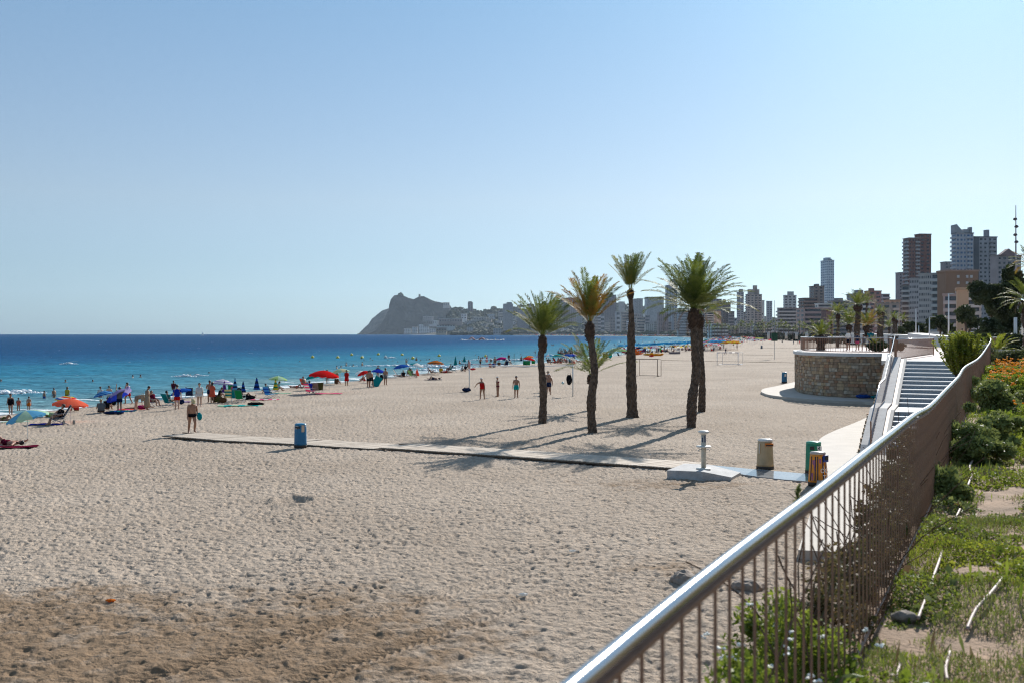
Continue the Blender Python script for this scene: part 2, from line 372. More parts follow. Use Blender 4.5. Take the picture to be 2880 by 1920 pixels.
    bp = n.new('ShaderNodeBump'); bp.inputs['Strength'].default_value = 1.0; bp.inputs['Distance'].default_value = .95
    l.new(wv.outputs[0], bp.inputs['Height']); l.new(bp.outputs[0], df.inputs['Normal']); l.new(bp.outputs[0], gl.inputs['Normal']); n.remove(b)
    return m
def build_sea():
    Yr = np.concatenate([1 / np.linspace(1 / 25, 1 / 1500, 420), np.geomspace(1550, 9300, 60)])
    A = np.tan(np.radians(np.linspace(-62, 45, 420)))
    Y = np.repeat(Yr[:, None], len(A), 1); X = np.clip(A[None, :] * Y, -9300, 9300)
    s = -shore_s(X, Y); amp = sm(0, 6, s) * np.clip(1 - Y / 700, 0, 1)
    z = -1.0 + amp * (.16 * noise(X * .16, Y * .35, 3) + .08 * noise(X * .5, Y * .9, 8) + .10 * sm(14, 3, s) * np.sin(s * 1.1 + 3 * noise(X * .05, Y * .05, 2)))
    V = np.stack([X, Y, z], -1).reshape(-1, 3)
    # beyond the modelled coast the sea runs on to the horizon
    me = npmesh('sea_water', V, gridfaces(len(Yr), len(A)), sea_mat(), True, {'off': s.ravel()})
    tag(obj('sea_water', me), 'blue sea turning turquoise towards the beach', kind='structure')
build_sand(); build_sea()
fb = MB()
def foam(px, py, L, wd, seed):
    rr = random.Random(seed); c = W(px, py); t = Vector((.36, .93, 0)).normalized()
    for i in range(int(L * 9)):
        u = rr.uniform(-L / 2, L / 2); k = 1 - abs(2 * u / L)
        p = c + Vector((u, 0, 0)) + t * rr.gauss(0, wd * .3)
        r_ = rr.uniform(.06, .2) * (.4 + k); fb.blob((p.x, p.y, -1 + rr.uniform(0, .28) * k), (r_ * 1.5, r_, r_ * .8), 1, .25, rnd=rr)
def foamobj(label, *a):
    global fb; fb = MB()
    for q in a: foam(*q)
    tag(fb.build('wave_foam', mat('sea_foam', (.85, .87, .88), .6), smooth=True), label, kind='stuff')
foamobj('white crest of a small breaking wave at the left edge', (30, 1105, 8, .7, 1), (62, 1103, 4.5, .6, 2), (5, 1108, 4, .6, 5))
foamobj('short broken white wave crest off the beach', (518, 1059, 4, .5, 3), (560, 1056, 2.4, .4, 4), (195, 1023, 4, .5, 8), (1100, 1006, 2.5, .4, 9))
foamobj('white surf line breaking on the sand by the paddle boards', (1150, 1029, 26, .9, 6), (1238, 1033, 16, .9, 7), (1210, 1041, 10, .7, 12), (1380, 1012, 14, .7, 13), (1470, 1013, 14, .7, 14))
# far horizon water beyond the haze box stays outside of it on the left
# ================================================================ fence, embankment garden
FP = [(-2.3, -3.0, .70), (-.82, 0, .70), (.132, 2.0, .70), (.608, 2.9, .672), (1.23, 4.05, .65), (1.74, 5.0, .627), (2.36, 6.25, .638), (3.19, 7.9, .646),
      (4.05, 9.65, .70), (5.35, 12.3, .70), (7.17, 16, .69), (9.1, 20, .664), (11.7, 25, .625), (15.2, 32, .526), (20.2, 42, .285), (24.3, 50.5, .2), (27.3, 55.5, .2)]
FY = [p[1] for p in FP]; FXs = [p[0] for p in FP]; FH = [p[2] for p in FP]
def catmull(P, n):
    out = []
    for i in range(len(P) - 1):
        p0 = Vector(P[max(i - 1, 0)]); p1 = Vector(P[i]); p2 = Vector(P[i + 1]); p3 = Vector(P[min(i + 2, len(P) - 1)])
        for k in range(n):
            t = k / n
            out.append(.5 * ((2 * p1) + (p2 - p0) * t + (2 * p0 - 5 * p1 + 4 * p2 - p3) * t * t + (3 * p1 - p0 - 3 * p2 + p3) * t ** 3))
    out.append(Vector(P[-1])); return out
rail = [Vector((p.x, p.y, CZ - p.z)) for p in catmull(FP, 8)]
RY = np.array([p.y for p in rail]); RX = np.array([p.x for p in rail]); RZ = np.array([p.z for p in rail])
def fence_x(Y): return np.interp(Y, RY, RX)
def fence_z(Y): return np.interp(Y, RY, RZ) - 1.02
def garden_z(X, Y):
    o = X - fence_x(Y); zf = fence_z(Y)
    up = zf + .03 * np.clip(o, 0, 3) + .16 * sm(1.5, 9, o) + .07 * fbm(X * .7, Y * .7, 4, 12) * sm(-.1, .5, o)
    k = np.interp(Y, [0, 34, 37, 60], [1.05, 1.25, 14, 14])
    dn = zf - .05 - np.clip(-o - .12, 0, 99) * k + .22 * fbm(X * .9, Y * .9, 4, 33) * sm(-.2, -.8, o) * (Y < 36)
    return np.where(o > 0, up, np.maximum(dn, -.6))
def build_garden():
    Yr = np.concatenate([np.linspace(-3, 12, 190), np.linspace(12.15, 60, 260)])
    O = np.concatenate([np.linspace(-6, -.15, 46), np.linspace(-.12, 3.2, 90), np.linspace(3.4, 30, 44)])
    Y = np.repeat(Yr[:, None], len(O), 1); X = fence_x(Y) + O[None, :]
    z = garden_z(X, Y) + .015 * fbm(X * 6, Y * 6, 3, 5)
    m = mat('garden_soil', (.38, .25, .16), .95, var=0, vs=2.2, bump=.7, bs=25, col2=(.22, .145, .09), dist=.03)
    me = npmesh('garden_ground', np.stack([X, Y, z], -1).reshape(-1, 3), gridfaces(len(Yr), len(O)), m)
    tag(obj('garden_ground', me), 'bare reddish soil of the planted bank above the beach', kind='structure')
build_garden()
def at_along(pts, step):
    out = []; acc = 0
    for a, b in zip(pts[:-1], pts[1:]):
        L = (b - a).length
        while acc < L: out.append(a.lerp(b, acc / L)); acc += step
        acc -= L
    return out
fence = tag(empty('garden_fence', (0, 0, 0)), 'curving brown bar fence with thick shiny steel handrail in the foreground', 'fence')
hr = MB(); hr.tube(rail, .0215, 16, axis=(0, 0, 1)); hr.build('handrail', M_STEEL, fence, smooth=True)
lr = MB(); lr.tube([p - Vector((0, 0, .045)) for p in rail], .013, 6, axis=(0, 0, 1)); lr.tube([p - Vector((0, 0, .97)) for p in rail], .012, 6, axis=(0, 0, 1))
lr.build('lower_rail', M_RUST, fence)
bars = at_along(rail, .145)
vis = [p for p in bars if p.y > 1.9]; first = vis[:100]; rest = [p for p in bars if p not in first]
barme = None
for p in first:
    if barme is None:
        b = MB(); b.tube([(0, 0, 0), (0, 0, -1.0)], .0054, 6, caps=False); barme = b.mesh('bar', M_RUST, True)
    obj('bar', barme, fence, loc=p + Vector((0, 0, -.04)))
b = MB()
for p in rest: b.tube([p + Vector((0, 0, -.04)), p + Vector((0, 0, -1.04))], .0056, 5, caps=False)
tag(b.build('bars', M_RUST, fence, smooth=True), kind='stuff')

# ================================================================ stairs, terrace
U = Vector((.413, .911, 0)); U.normalize(); N = Vector((U.y, -U.x, 0)); S0 = Vector((15.1, 40.0, 0))
def SP(t, o, z=0): p = S0 + U * t + N * o; return Vector((p.x, p.y, z))
TZ = 3.55
steps = []   # (t of riser, z top)
zz = .20
for i in range(7): steps.append((i * .62, zz + .17)); zz += .17
T_l0 = 7 * .62; steps.append((T_l0, zz + .17)); zz += .17          # landing edge
for i in range(11): steps.append((T_l0 + 3.2 + i * .66, zz + .18)); zz += .18
TT = T_l0 + 3.2 + 11 * .66; 
SWD = 3.7
stt = tag(empty('staircase', S0), 'pale concrete staircase climbing from the walkway to the terrace', 'staircase')
M_STAIR = mat('stair_concrete', (.40, .42, .44), .8, var=.06, vs=3, bump=.15, bs=20)
M_TREAD_LIT = mat('stair_tread_sunlit', (.66, .66, .64), .75)  # whole tread tops, paler than the shaded risers: sunlight put into the colour
steps.append((TT, TZ))
mb = MB(); nb = MB()
for i, (t, z) in enumerate(steps):
    t1 = steps[i + 1][0] if i + 1 < len(steps) else t + .9
    ln = t1 - t + .02
    c = SP(t + ln / 2, SWD / 2, z / 2 - .15); rz = math.atan2(U.y, U.x)
    mb.box(c - S0, (ln, SWD, z + .3), rz, 0)
    nb.box(SP(t + ln / 2 - .04, SWD / 2, z + .012) - S0, (ln + .03, SWD - .01, .045), rz)
mb.build('steps', M_STAIR, stt); nb.build('sunlit_treads', M_TREAD_LIT, stt)
eb = MB()
def stair_z(t):
    z = .2
    for a, b_ in steps:
        if t >= a - .05: z = b_
    return z
def ramp_z(t):
    return float(np.interp(t, [-.8, 0, T_l0, T_l0 + 3.0, TT + .2, TT + 4], [.0, .37, 1.56, 1.60, TZ + .05, TZ + .05]))
# sloping stringer wall on the sea side
sw = MB(); ts = [-.8, 0, T_l0, T_l0 + 3.0, TT + .2]
def strip(mb_, o0, o1, dz, zb, org):
    for a, b_ in zip(ts[:-1], ts[1:]):
        vs = []
        for t in (a, b_):
            for o in (o0, o1):
                vs += [SP(t, o, zb) - org, SP(t, o, ramp_z(t) + dz) - org]
        mb_.add(vs, [(0, 4, 5, 1), (2, 3, 7, 6), (1, 5, 7, 3), (0, 1, 3, 2), (4, 6, 7, 5), (0, 2, 6, 4)])
strip(sw, -1.02, -.30, .16, -.3, S0); sw.build('stringer_wall', M_CONC2, stt)
cb = MB(); strip(cb, -.29, -.16, .05, -.3, S0); cb.build('steel_edging', M_RUST, stt)
c2 = MB(); strip(c2, -.15, -.01, .10, -.3, S0); strip(c2, SWD + .01, SWD + .22, .25, -.4, S0); c2.build('side_kerb', M_CONC, stt)

A0 = [(33.4, 101), (29.2, 96), (26.0, 90.5), (24.6, 86), (23.75, 82), (23.65, 79.6), (24.2, 77.2), (25.6, 75.3), (27.9, 74.1)]
front = [Vector((p.x, p.y, 0)) for p in catmull([(x, y, 0) for x, y in A0], 5)]
Cc = SP(TT + .6, -1.0)
side = [front[-1].lerp(Cc, k / 12) for k in range(1, 13)] + [SP(TT - k * (TT + .5) / 12, -1.04) for k in range(1, 13)]
wallline = front + side
ter = tag(empty('terrace', (27.9, 74.1, 0)), 'rounded stone-faced lookout terrace with a white coping above the sand', 'terrace')
TO = Vector((27.9, 74.1, 0))
stones = [mat('stone_%s' % k, c, .9, var=.22, vs=5, bump=.6, bs=9, dist=.03) for k, c in (('ochre', (.44, .31, .185)), ('brown', (.32, .215, .14)), ('grey', (.36, .28, .20)), ('rust', (.37, .205, .12)), ('pale', (.48, .40, .30)))]
M_MORT = mat('mortar', (.12, .10, .08), .95)
stones.append(M_MORT)
wb = MB()
cum = [0]
for a, b_ in zip(wallline[:-1], wallline[1:]): cum.append(cum[-1] + (b_ - a).length)
def wl(s):
    i = min(max(int(np.searchsorted(cum, s)) - 1, 0), len(wallline) - 2)
    a, b_ = wallline[i], wallline[i + 1]; t = (s - cum[i]) / (cum[i + 1] - cum[i] + 1e-9)
    return a.lerp(b_, t), (b_ - a).normalized()
def wtop(p):
    if (p - front[-1]).length < .01 or p.y > 73.9: return TZ - .22
    t = (p - S0).dot(U)
    return min(TZ - .1, ramp_z(t) - .08)
rs = random.Random(3); z = -.25
while z < TZ:
    h = rs.uniform(.18, .36); s = -rs.uniform(0, .3)
    while s < cum[-1] - .1:
        L = rs.uniform(.24, .62); p, d = wl(s + L / 2); zt = wtop(p); hh = min(h, zt - z)
        if hh > .06 and s + L / 2 < cum[-1]:
            n_ = Vector((-d.y, d.x, 0)) * -1      # outward = to the left of travel reversed
            out = rs.uniform(.0, .05)
            wb.box(p + n_ * (out - .06) * 1 + Vector((0, 0, z + hh / 2)) - TO, (L - .025, .30, hh - .025), math.atan2(d.y, d.x), rs.choices(range(5), (3, 3, 3, 1.2, 1.4))[0])
        s += L
    z += h
for a, b_ in zip(wallline[:-1], wallline[1:]):
    d = (b_ - a).normalized(); n_ = Vector((d.y, -d.x, 0)); q0 = a - n_ * .03; q1 = b_ - n_ * .03; za, zb_ = wtop(a) - .03, wtop(b_) - .03
    wb.add([q0 + Vector((0, 0, -.3)) - TO, q1 + Vector((0, 0, -.3)) - TO, q1 + Vector((0, 0, zb_)) - TO, q0 + Vector((0, 0, za)) - TO], [(0, 1, 2, 3)], 5)
wb.build('stone_wall', stones, ter)
cpb = MB()
for a, b_ in zip(front[:-1], front[1:]):
    d = (b_ - a).normalized(); cpb.box((a + b_) / 2 - TO + Vector((0, 0, TZ - .12)) + Vector((-d.y, d.x, 0)) * .12, ((b_ - a).length + .05, .75, .245), math.atan2(d.y, d.x))
for a, b_ in zip([front[-1]] + side[:12], side[:12]):
    d = (b_ - a).normalized(); cpb.box((a + b_) / 2 - TO + Vector((0, 0, TZ - .12)) + Vector((-d.y, d.x, 0)) * .05, ((b_ - a).length + .05, .75, .243), math.atan2(d.y, d.x))
cpb.build('coping', mat('coping_concrete', (.62, .61, .59), .8, var=.06, vs=2, bump=.2, bs=10), ter)
M_PINK = mat('pink_paving', (.56, .46, .42), .85, var=.06, vs=.6, bump=.1, bs=12)
deck = [(p.x + .15, p.y) for p in front[:]]
dp = [(260, 420), (130, 270), (60, 150)] + deck + [(Cc.x + .1, Cc.y), tuple(SP(TT + .7, 0)[:2]), tuple(SP(TT + .7, SWD)[:2]), (27.6, 56.0), (34, 66), (60, 80), (110, 120), (300, 300)]
db = MB(); db.prism(dp, TZ - .5, TZ - .006); tag(db.build('promenade_pavement', M_PINK), 'pink paved floor of the raised promenade', kind='structure')
def railing(label, pts, h=1.15, step=.2, bw=(.016, .035), rw=1.0):
    pts = [Vector(p) for p in pts]; r = tag(empty('railing', pts[0]), label, 'railing', 'brown bar railings of the terrace and stairs'); O = pts[0]
    a = MB(); a.tube([p + Vector((0, 0, h)) - O for p in pts], .026, 8, axis=(0, 0, 1)); a.build('handrail', M_STEEL, r, smooth=True)
    a = MB()
    for p, q in zip(pts[:-1], pts[1:]):
        a.beam(p - O + Vector((0, 0, .1)), q - O + Vector((0, 0, .1)), .03 * rw, .06 * rw); a.beam(p - O + Vector((0, 0, h - .06)), q - O + Vector((0, 0, h - .06)), .02 * rw, .03 * rw)
    a.build('base_rail', M_RUST, r)
    bs = at_along(pts, step)[:100]; bm_ = MB(); bm_.box((0, 0, h / 2 + .02), (bw[0], bw[1], h - .1)); me = bm_.mesh('bar', M_RUST)
    for p in bs: obj('bar', me, r, loc=p - O)
    for p in (pts[0], pts[-1]):
        a = MB(); a.box(p - O + Vector((0, 0, h / 2)), (.05, .05, h)); a.build('post', M_RUST, r)
    return r
fr = [p + Vector((.45, .15, TZ)) for p in front[8:]]
c_end = SP(TT + .3, -.6, TZ)
railing('long railing along the rounded outer edge of the stone terrace', fr + [Vector((27.6, 72.8, TZ)), c_end], step=.25)
railing('short railing turning inland at the head of the stairs', [c_end + Vector((.1, .1, 0)), Vector((24.6, 60.6, TZ)), Vector((28.8, 68.0, TZ))], step=.16, bw=(.012, .012))
railing('far railing curving inland behind the small palm on the terrace', [p + Vector((.5, -.1, TZ)) for p in front[:9]][::-1] , step=.3)
railing('sloping railing with steel handrail down the sea side of the stairs', [SP(t, -.62, ramp_z(t) + .17) for t in (TT + .25, T_l0 + 3.1, T_l0 - .1, -.3)], h=1.1, step=.36, bw=(.008, .008), rw=.35)

# ================================================================ lower walkway, boardwalk
def GP(px, py, z): Y = (CZ - z) * F / (py - HY); return (PX(px, Y), Y)
left = [GP(*q, .2) for q in ((2245, 1545), (2290, 1400), (2302, 1300), (2300, 1262), (2305, 1234), (2340, 1213), (2400, 1189), (2440, 1171), (2468, 1152), (2473, 1141), (2465, 1133), (2440, 1129), (2400, 1127), (2300, 1122), (2230, 1117), (2170, 1110), (2148, 1104), (2141, 1098), (2150, 1091), (2190, 1083), (2238, 1072))]
pth = [(p.x, p.y) for p in catmull([(x, y, 0) for x, y in left], 4)] + [(29.5, 97), (31, 100), (34, 95), (34, 80), (25, 60), (20.5, 40), (17.5, 36), (9.6, 21.3)]
pb = MB(); pb.prism(pth, -.35, .2)
M_WALK = mat('walkway_concrete', (.50, .45, .39), .85, var=.06, vs=1.2, bump=.25, bs=30)
pw = pb.build('walkway', M_WALK); tag(pw, 'curved pale concrete walkway at the foot of the terrace', kind='structure')
# grooves of the walkway surface are ribs of its own mesh
bw = MB(); rw = random.Random(4)
E0 = [(455, 1222), (620, 1235.5), (830, 1245.5), (930, 1252.5), (1110, 1262.5), (1400, 1281.5), (1600, 1296), (1885, 1317)]
E = [Vector((*GP(*q, .06), 0)) for q in E0]
L0 = 0
for k, p in enumerate(at_along(E, .118)):
    tt = p; j = min(range(len(E) - 1), key=lambda i: abs((E[i] + E[i + 1]).x / 2 - p.x)); d = (E[min(j + 1, len(E) - 1)] - E[j]).normalized()
    n_ = Vector((-d.y, d.x, 0)); n_ = n_ if n_.y > 0 else -n_; n_ = (n_ + d * .35).normalized(); up = .03 if p.x < -6 else .09
    if p.x > -6.0 and p.x < -5.8: continue
    wdt = 2.15 + rw.uniform(-.03, .03)
    bw.box(p + n_ * wdt / 2 + Vector((0, 0, up + rw.uniform(-.006, .006))), (wdt, .098, .03), math.atan2(n_.y, n_.x), rw.randint(0, 2))
for off in (.08, .95, 1.85):
    for a, b_ in zip(E[:-1], E[1:]):
        for q in range(6):
            s_ = a.lerp(b_, q / 6); e_ = a.lerp(b_, (q + 1) / 6); up = .0 if s_.x < -6 else .05
            bw.beam(s_ + Vector((.25 * off, off * .93, up)), e_ + Vector((.25 * off, off * .93, up)), .07, .06, 3)
M_PL = [mat('boardwalk_plank_a', (.56, .47, .37), .85, bump=.2, bs=20), mat('boardwalk_plank_b', (.51, .42, .33), .85), mat('boardwalk_plank_c', (.60, .50, .40), .85), mat('boardwalk_bearer', (.20, .14, .10), .9)]
tag(bw.build('boardwalk', M_PL), 'weathered plank boardwalk laid across the sand towards the water', kind='structure')
# foot shower slab and wet strip
def WP(px, py, z): x, y = GP(px, py, z); return Vector((x, y, z))
slab = [WP(1876, 1321, .26), WP(1976, 1325, .30), WP(2058, 1341, .10), WP(2083, 1327, .10), WP(1994, 1305, .30), WP(1925, 1302, .26)]
sb = MB(); so = Vector((slab[1].x, slab[1].y, 0)); sb.prism([(p.x - so.x, p.y - so.y) for p in slab], -.25, lambda i: slab[i].z)
sl = sb.build('shower_slab', M_CONC2, loc=so); tag(sl, 'humped grey concrete slab under the foot shower column', 'slab')
ws = [WP(2040, 1318, .035), WP(1996, 1306, .035), WP(2120, 1318, .035), WP(2272, 1331, .035), WP(2272, 1352, .035), WP(2205, 1347, .035), WP(2150, 1341, .035), WP(2090, 1333, .035)]
wsb = MB(); wsb.prism([(p.x, p.y) for p in ws], -.1, .035)
tag(wsb.build('wet_strip', mat('wet_concrete', (.30, .31, .32), .12, var=.15, vs=3, bump=.25, bs=6, spec=.7)), 'shiny wet concrete strip joining the shower slab to the walkway', kind='structure')
cl = WP(1979, 1317, .30); col = tag(empty('foot_shower', cl), 'cream foot shower column with two round discs on the slab', 'shower')
M_CREAM = mat('cream_paint', (.50, .47, .39), .5, var=.1, vs=6)
M_DISC = mat('disc_paint', (.66, .65, .60), .4)
a = MB(); a.lathe([(.085, .02), (.085, 1.2)], 20); a.build('column', M_CREAM, col, smooth=True)
a = MB(); a.lathe([(.09, 1.2), (.17, 1.25), (.195, 1.28), (.19, 1.31), (.12, 1.335), (.02, 1.345)], 24); a.build('cap', M_DISC, col, smooth=True)
a = MB(); a.lathe([(.09, .74), (.25, .76), (.265, .78), (.25, .80), (.09, .81)], 24); a.build('soap_ledge', M_DISC, col, smooth=True)
a = MB(); a.lathe([(.26, .0), (.26, .02), (.1, .035)], 24); a.build('base_plate', M_DISC, col, smooth=True)
a = MB()
for sgn in (-1, 1): a.tube([(.0, 0, .70), (.14 * sgn + .0, -.06, .69), (.19 * sgn, -.08, .66), (.20 * sgn, -.08, .62)], .014, 6)
a.build('tap', M_STEEL, col)
M_BLUEST = mat('sticker_ink', (.03, .05, .12), .6)
a = MB(); a.box((.035, -.078, 1.05), (.05, .022, .22)); a.box((-.052, -.062, 1.02), (.035, .04, .16)); a.build('notice', M_BLUEST, col)

# ---- litter bins
def textmesh(s, size, mt, name):
    c = bpy.data.curves.new(name, 'FONT'); c.body = s; c.size = size; c.extrude = .002; c.align_x = 'CENTER'
    o = bpy.data.objects.new(name, c); link(o); bpy.context.view_layer.update()
    me = bpy.data.meshes.new_from_object(o.evaluated_get(bpy.context.evaluated_depsgraph_get())); bpy.data.objects.remove(o)
    me.materials.clear(); me.materials.append(mt); return me
def bin_(px, py, label, body, top, h, rb, rt, face=0, style='slot', s=1):
    p = G(px, py); o = tag(empty('litter_bin', p, R(face), s), label, 'bin')
    m0 = mat('bin_body_%s' % style, body, .45, var=.08, vs=4); m1 = mat('bin_top_%s' % style, top, .3)
    a = MB(); a.lathe([(rb * 1.0, .0), (rb * 1.02, .10), (rb * .99, .13)], 28, sy=.85); a.build('base_ring', mat('dark_rubber', (.045, .04, .038), .8), o, smooth=True)
    a = MB(); a.lathe([(rb * 1.0, .12), (rb * .97, .2), (rt * 1.04, h * .86), (rt, h * .93)], 28, sy=.85); a.build('body', m0, o, smooth=True)
    a = MB(); a.lathe([(rt * 1.03, h * .92), (rt * 1.05, h * .95), (rt * .95, h * .985), (rt * .5, h), (.02, h * 1.003)], 28, sy=.85); a.build('lid', m1, o, smooth=True)
    return o, m0
o, _ = bin_(2152, 1318, 'beige litter bin with orange slot behind the wet strip', (.44, .32, .18), (.66, .64, .6), 1.13, .32, .262, 0, 'beige')
a = MB(); a.box((.09, -.225, .93), (.30, .07, .11)); a.build('opening', mat('orange_plastic', (.65, .17, .02), .35), o)
a = MB(); a.box((.09, -.265, .905), (.26, .02, .045)); a.build('slot', M_BLACK, o)
a = MB(); a.box((-.235, -.125, .78), (.012, .15, .36), rz=R(-28)); st_ = a.build('sticker', M_WHITE, o)
a = MB(); a.box((-.243, -.125, .86), (.012, .08, .05), rz=R(-28)); a.box((-.247, -.125, .77), (.012, .10, .03), rz=R(-28)); a.box((-.25, -.125, .67), (.012, .06, .04), rz=R(-28)); a.build('print', M_BLUEST, st_)
o, _ = bin_(2288, 1330, 'green litter bin with white sticker behind the graffiti bin', (.015, .22, .12), (.05, .33, .2), 1.16, .30, .262, 10, 'green')
a = MB(); a.box((-.15, -.19, .93), (.15, .07, .12), rz=R(-30)); a.build('opening', M_BLACK, o)
a = MB(); a.box((.1, -.222, .92), (.2, .016, .16)); st_ = a.build('sticker', M_WHITE, o)
a = MB(); a.box((.1, -.233, .93), (.03, .008, .09), rot=Matrix.Rotation(.5, 3, 'Y')); a.box((.09, -.233, .91), (.03, .008, .08), rot=Matrix.Rotation(-.6, 3, 'Y')); a.blob((.1, -.233, .985), (.015, .006, .015)); a.build('figure_symbol', M_BLACK, st_)
o, _ = bin_(2300, 1363, 'orange litter bin covered in dark stripes and white graffiti', (.75, .27, .02), (.5, .42, .36), 1.12, .32, .25, 8, 'orange')
a = MB()
for an in (-160, -128, -112, -75, -52, -20, 10, 60):
    c_, s_ = math.cos(R(an)), math.sin(R(an)); w_ = .035 if an % 3 else .055
    p0 = Vector((.322 * c_, .322 * s_ * .85, .17)); p1 = Vector((.262 * c_, .262 * s_ * .85, .97)); a.beam(p0, p1, w_, .008)
a.build('dark_stripes', mat('dark_paint', (.03, .025, .05), .6), o)
a = MB()
for an, zz_, w_, h_ in ((-140, .65, .09, .4), (-95, .75, .07, .3), (-150, .3, .08, .25)):
    c_, s_ = math.cos(R(an)), math.sin(R(an)); k = .318 - .06 * (zz_ - .15) / .8; a.beam((k * c_, k * s_ * .85, zz_ - h_ / 2), (k * c_ * .97, k * s_ * .85 * .97, zz_ + h_ / 2), w_, .006)
a.build('purple_tag', mat('purple_paint', (.35, .12, .22), .6), o)
a = MB(); a.box((.16, -.155, .90), (.20, .16, .22), rz=R(22)); a.build('opening_frame', mat('blue_plastic', (.03, .07, .28), .35), o)
a = MB(); a.box((.19, -.225, .92), (.14, .06, .12), rz=R(22)); a.build('opening', M_BLACK, o)
for s_, zz_, sz in (('L', .62, .13), ('OG', .47, .2), ('T', .26, .2)):
    t_ = obj('graffiti_letters', textmesh(s_, sz, M_WHITE, 'graffiti_letters'), o, loc=(.09, -.292 - (.62 - zz_) * .09, zz_ - .02)); t_.rotation_euler = (R(86), 0, R(14))
o, _ = bin_(845, 1257, 'blue litter bin with side handles beside the boardwalk', (.008, .13, .27), (.03, .22, .38), 1.07, .29, .255, -15, 'blue')
a = MB(); a.box((-.02, -.222, .90), (.22, .05, .1)); a.build('opening', M_BLACK, o)
a = MB(); a.box((-.04, -.25, .955), (.14, .02, .03)); a.box((-.1, -.25, .85), (.13, .02, .025)); a.build('handle', M_GREYM, o)
a = MB(); a.box((.2, -.155, .85), (.02, .13, .3), rz=R(-38 + 90 - 90)); a.build('sticker', mat('beige_sticker', (.55, .42, .3), .6), o)
o, _ = bin_(2206, 1076, 'small blue litter bin by the corner of the stone terrace', (.008, .13, .27), (.03, .22, .38), 1.1, .29, .255, 15, 'blue')
a = MB(); a.box((-.02, -.23, .80), (.17, .03, .26)); a.build('sticker', M_WHITE, o)
a = MB(); a.tube([(-.2, 0, 1.05), (-.34, 0, 1.2)], .02, 6); a.build('handle', M_GREYM, o)
o, _ = bin_(2142, 980, 'grey litter bin alone on the sand near the umbrella crowd', (.10, .12, .15), (.3, .32, .35), 1.1, .34, .3, 0, 'greyfar')
o, _ = bin_(2200, 963, 'dark litter bin far out on the open sand', (.05, .05, .06), (.1, .1, .1), 1.1, .34, .3, 0, 'darkfar')
# ================================================================ palms
M_TRUNK = mat('palm_trunk', (.15, .105, .075), .95, vs=5, col2=(.055, .037, .026), bump=.8, bs=14, dist=.03)
M_BOSS = mat('palm_boss', (.095, .055, .035), .95, vs=7, col2=(.035, .02, .014), bump=.8, bs=20, dist=.03)
M_FR = leafmat('palm_frond_green', (.06, .09, .015), (.20, .235, .04), 1.2, .4)
M_FRO = leafmat('palm_frond_orange', (.32, .15, .02), (.20, .19, .03), 1.6, .45)
M_FRY = leafmat('palm_frond_yellow', (.22, .20, .03), (.09, .14, .025), 1.6, .45)
M_DRY = leafmat('palm_frond_dry', (.20, .12, .07), (.12, .07, .04), 2, .2)
def trunk_mesh(path, r0, r1, seed, rings=46, boss=True):
    r = random.Random(seed); mb = MB(); n = 16
    P = catmull(path, max(3, rings // max(1, len(path) - 1))); m = len(P)
    prof = []
    for i in range(m):
        t = i / (m - 1); rr = r0 + (r1 - r0) * min(1, t * 1.1)
        rr *= 1 + .07 * math.sin(t * 17 + seed) * (1 - t) + .05 * math.sin(t * 41 + seed * 2)
        if t < .04: rr *= 1.12
        prof.append(rr)
    b = 0
    for i, p in enumerate(P):
        ph = r.uniform(0, 6.3)
        for k in range(n):
            a = 2 * math.pi * k / n
            q = prof[i] * (1 + (.13 if (k + i) % 2 else -.07) + r.uniform(-.05, .05))
            mb.v.append((p.x + q * math.cos(a), p.y + q * math.sin(a), p.z + r.uniform(-.015, .015)))
    for i in range(m - 1):
        for k in range(n):
            k2 = (k + 1) % n; mb.f.append((i * n + k, i * n + k2, (i + 1) * n + k2, (i + 1) * n + k)); mb.m.append(0)
    mb.f.append(tuple((m - 1) * n + k for k in range(n))); mb.m.append(0)
    return mb, P[-1]
def boss_mesh(top, rr, h, seed):
    r = random.Random(seed); mb = MB()
    mb.lathe([(rr * .75, -h * .55), (rr * 1.35, -h * .2), (rr * 1.75, h * .1), (rr * 1.5, h * .4), (rr * .6, h * .7)], 14, c=tuple(top))
    for _ in range(150):   # cut frond stubs
        a = r.uniform(0, 6.283); z = r.uniform(-.5, .5) * h; q = rr * (1.85 - abs(z / h - .05) * 1.0)
        p = Vector(top) + Vector((math.cos(a) * q * .85, math.sin(a) * q * .85, z)); d = Vector((math.cos(a) * .6, math.sin(a) * .6, r.uniform(.3, 1))).normalized()
        L = r.uniform(.6, 1.3) * rr * .6; mb.tube([p, p + d * L], [rr * .17, rr * .05], 4, flat=.5)
    return mb
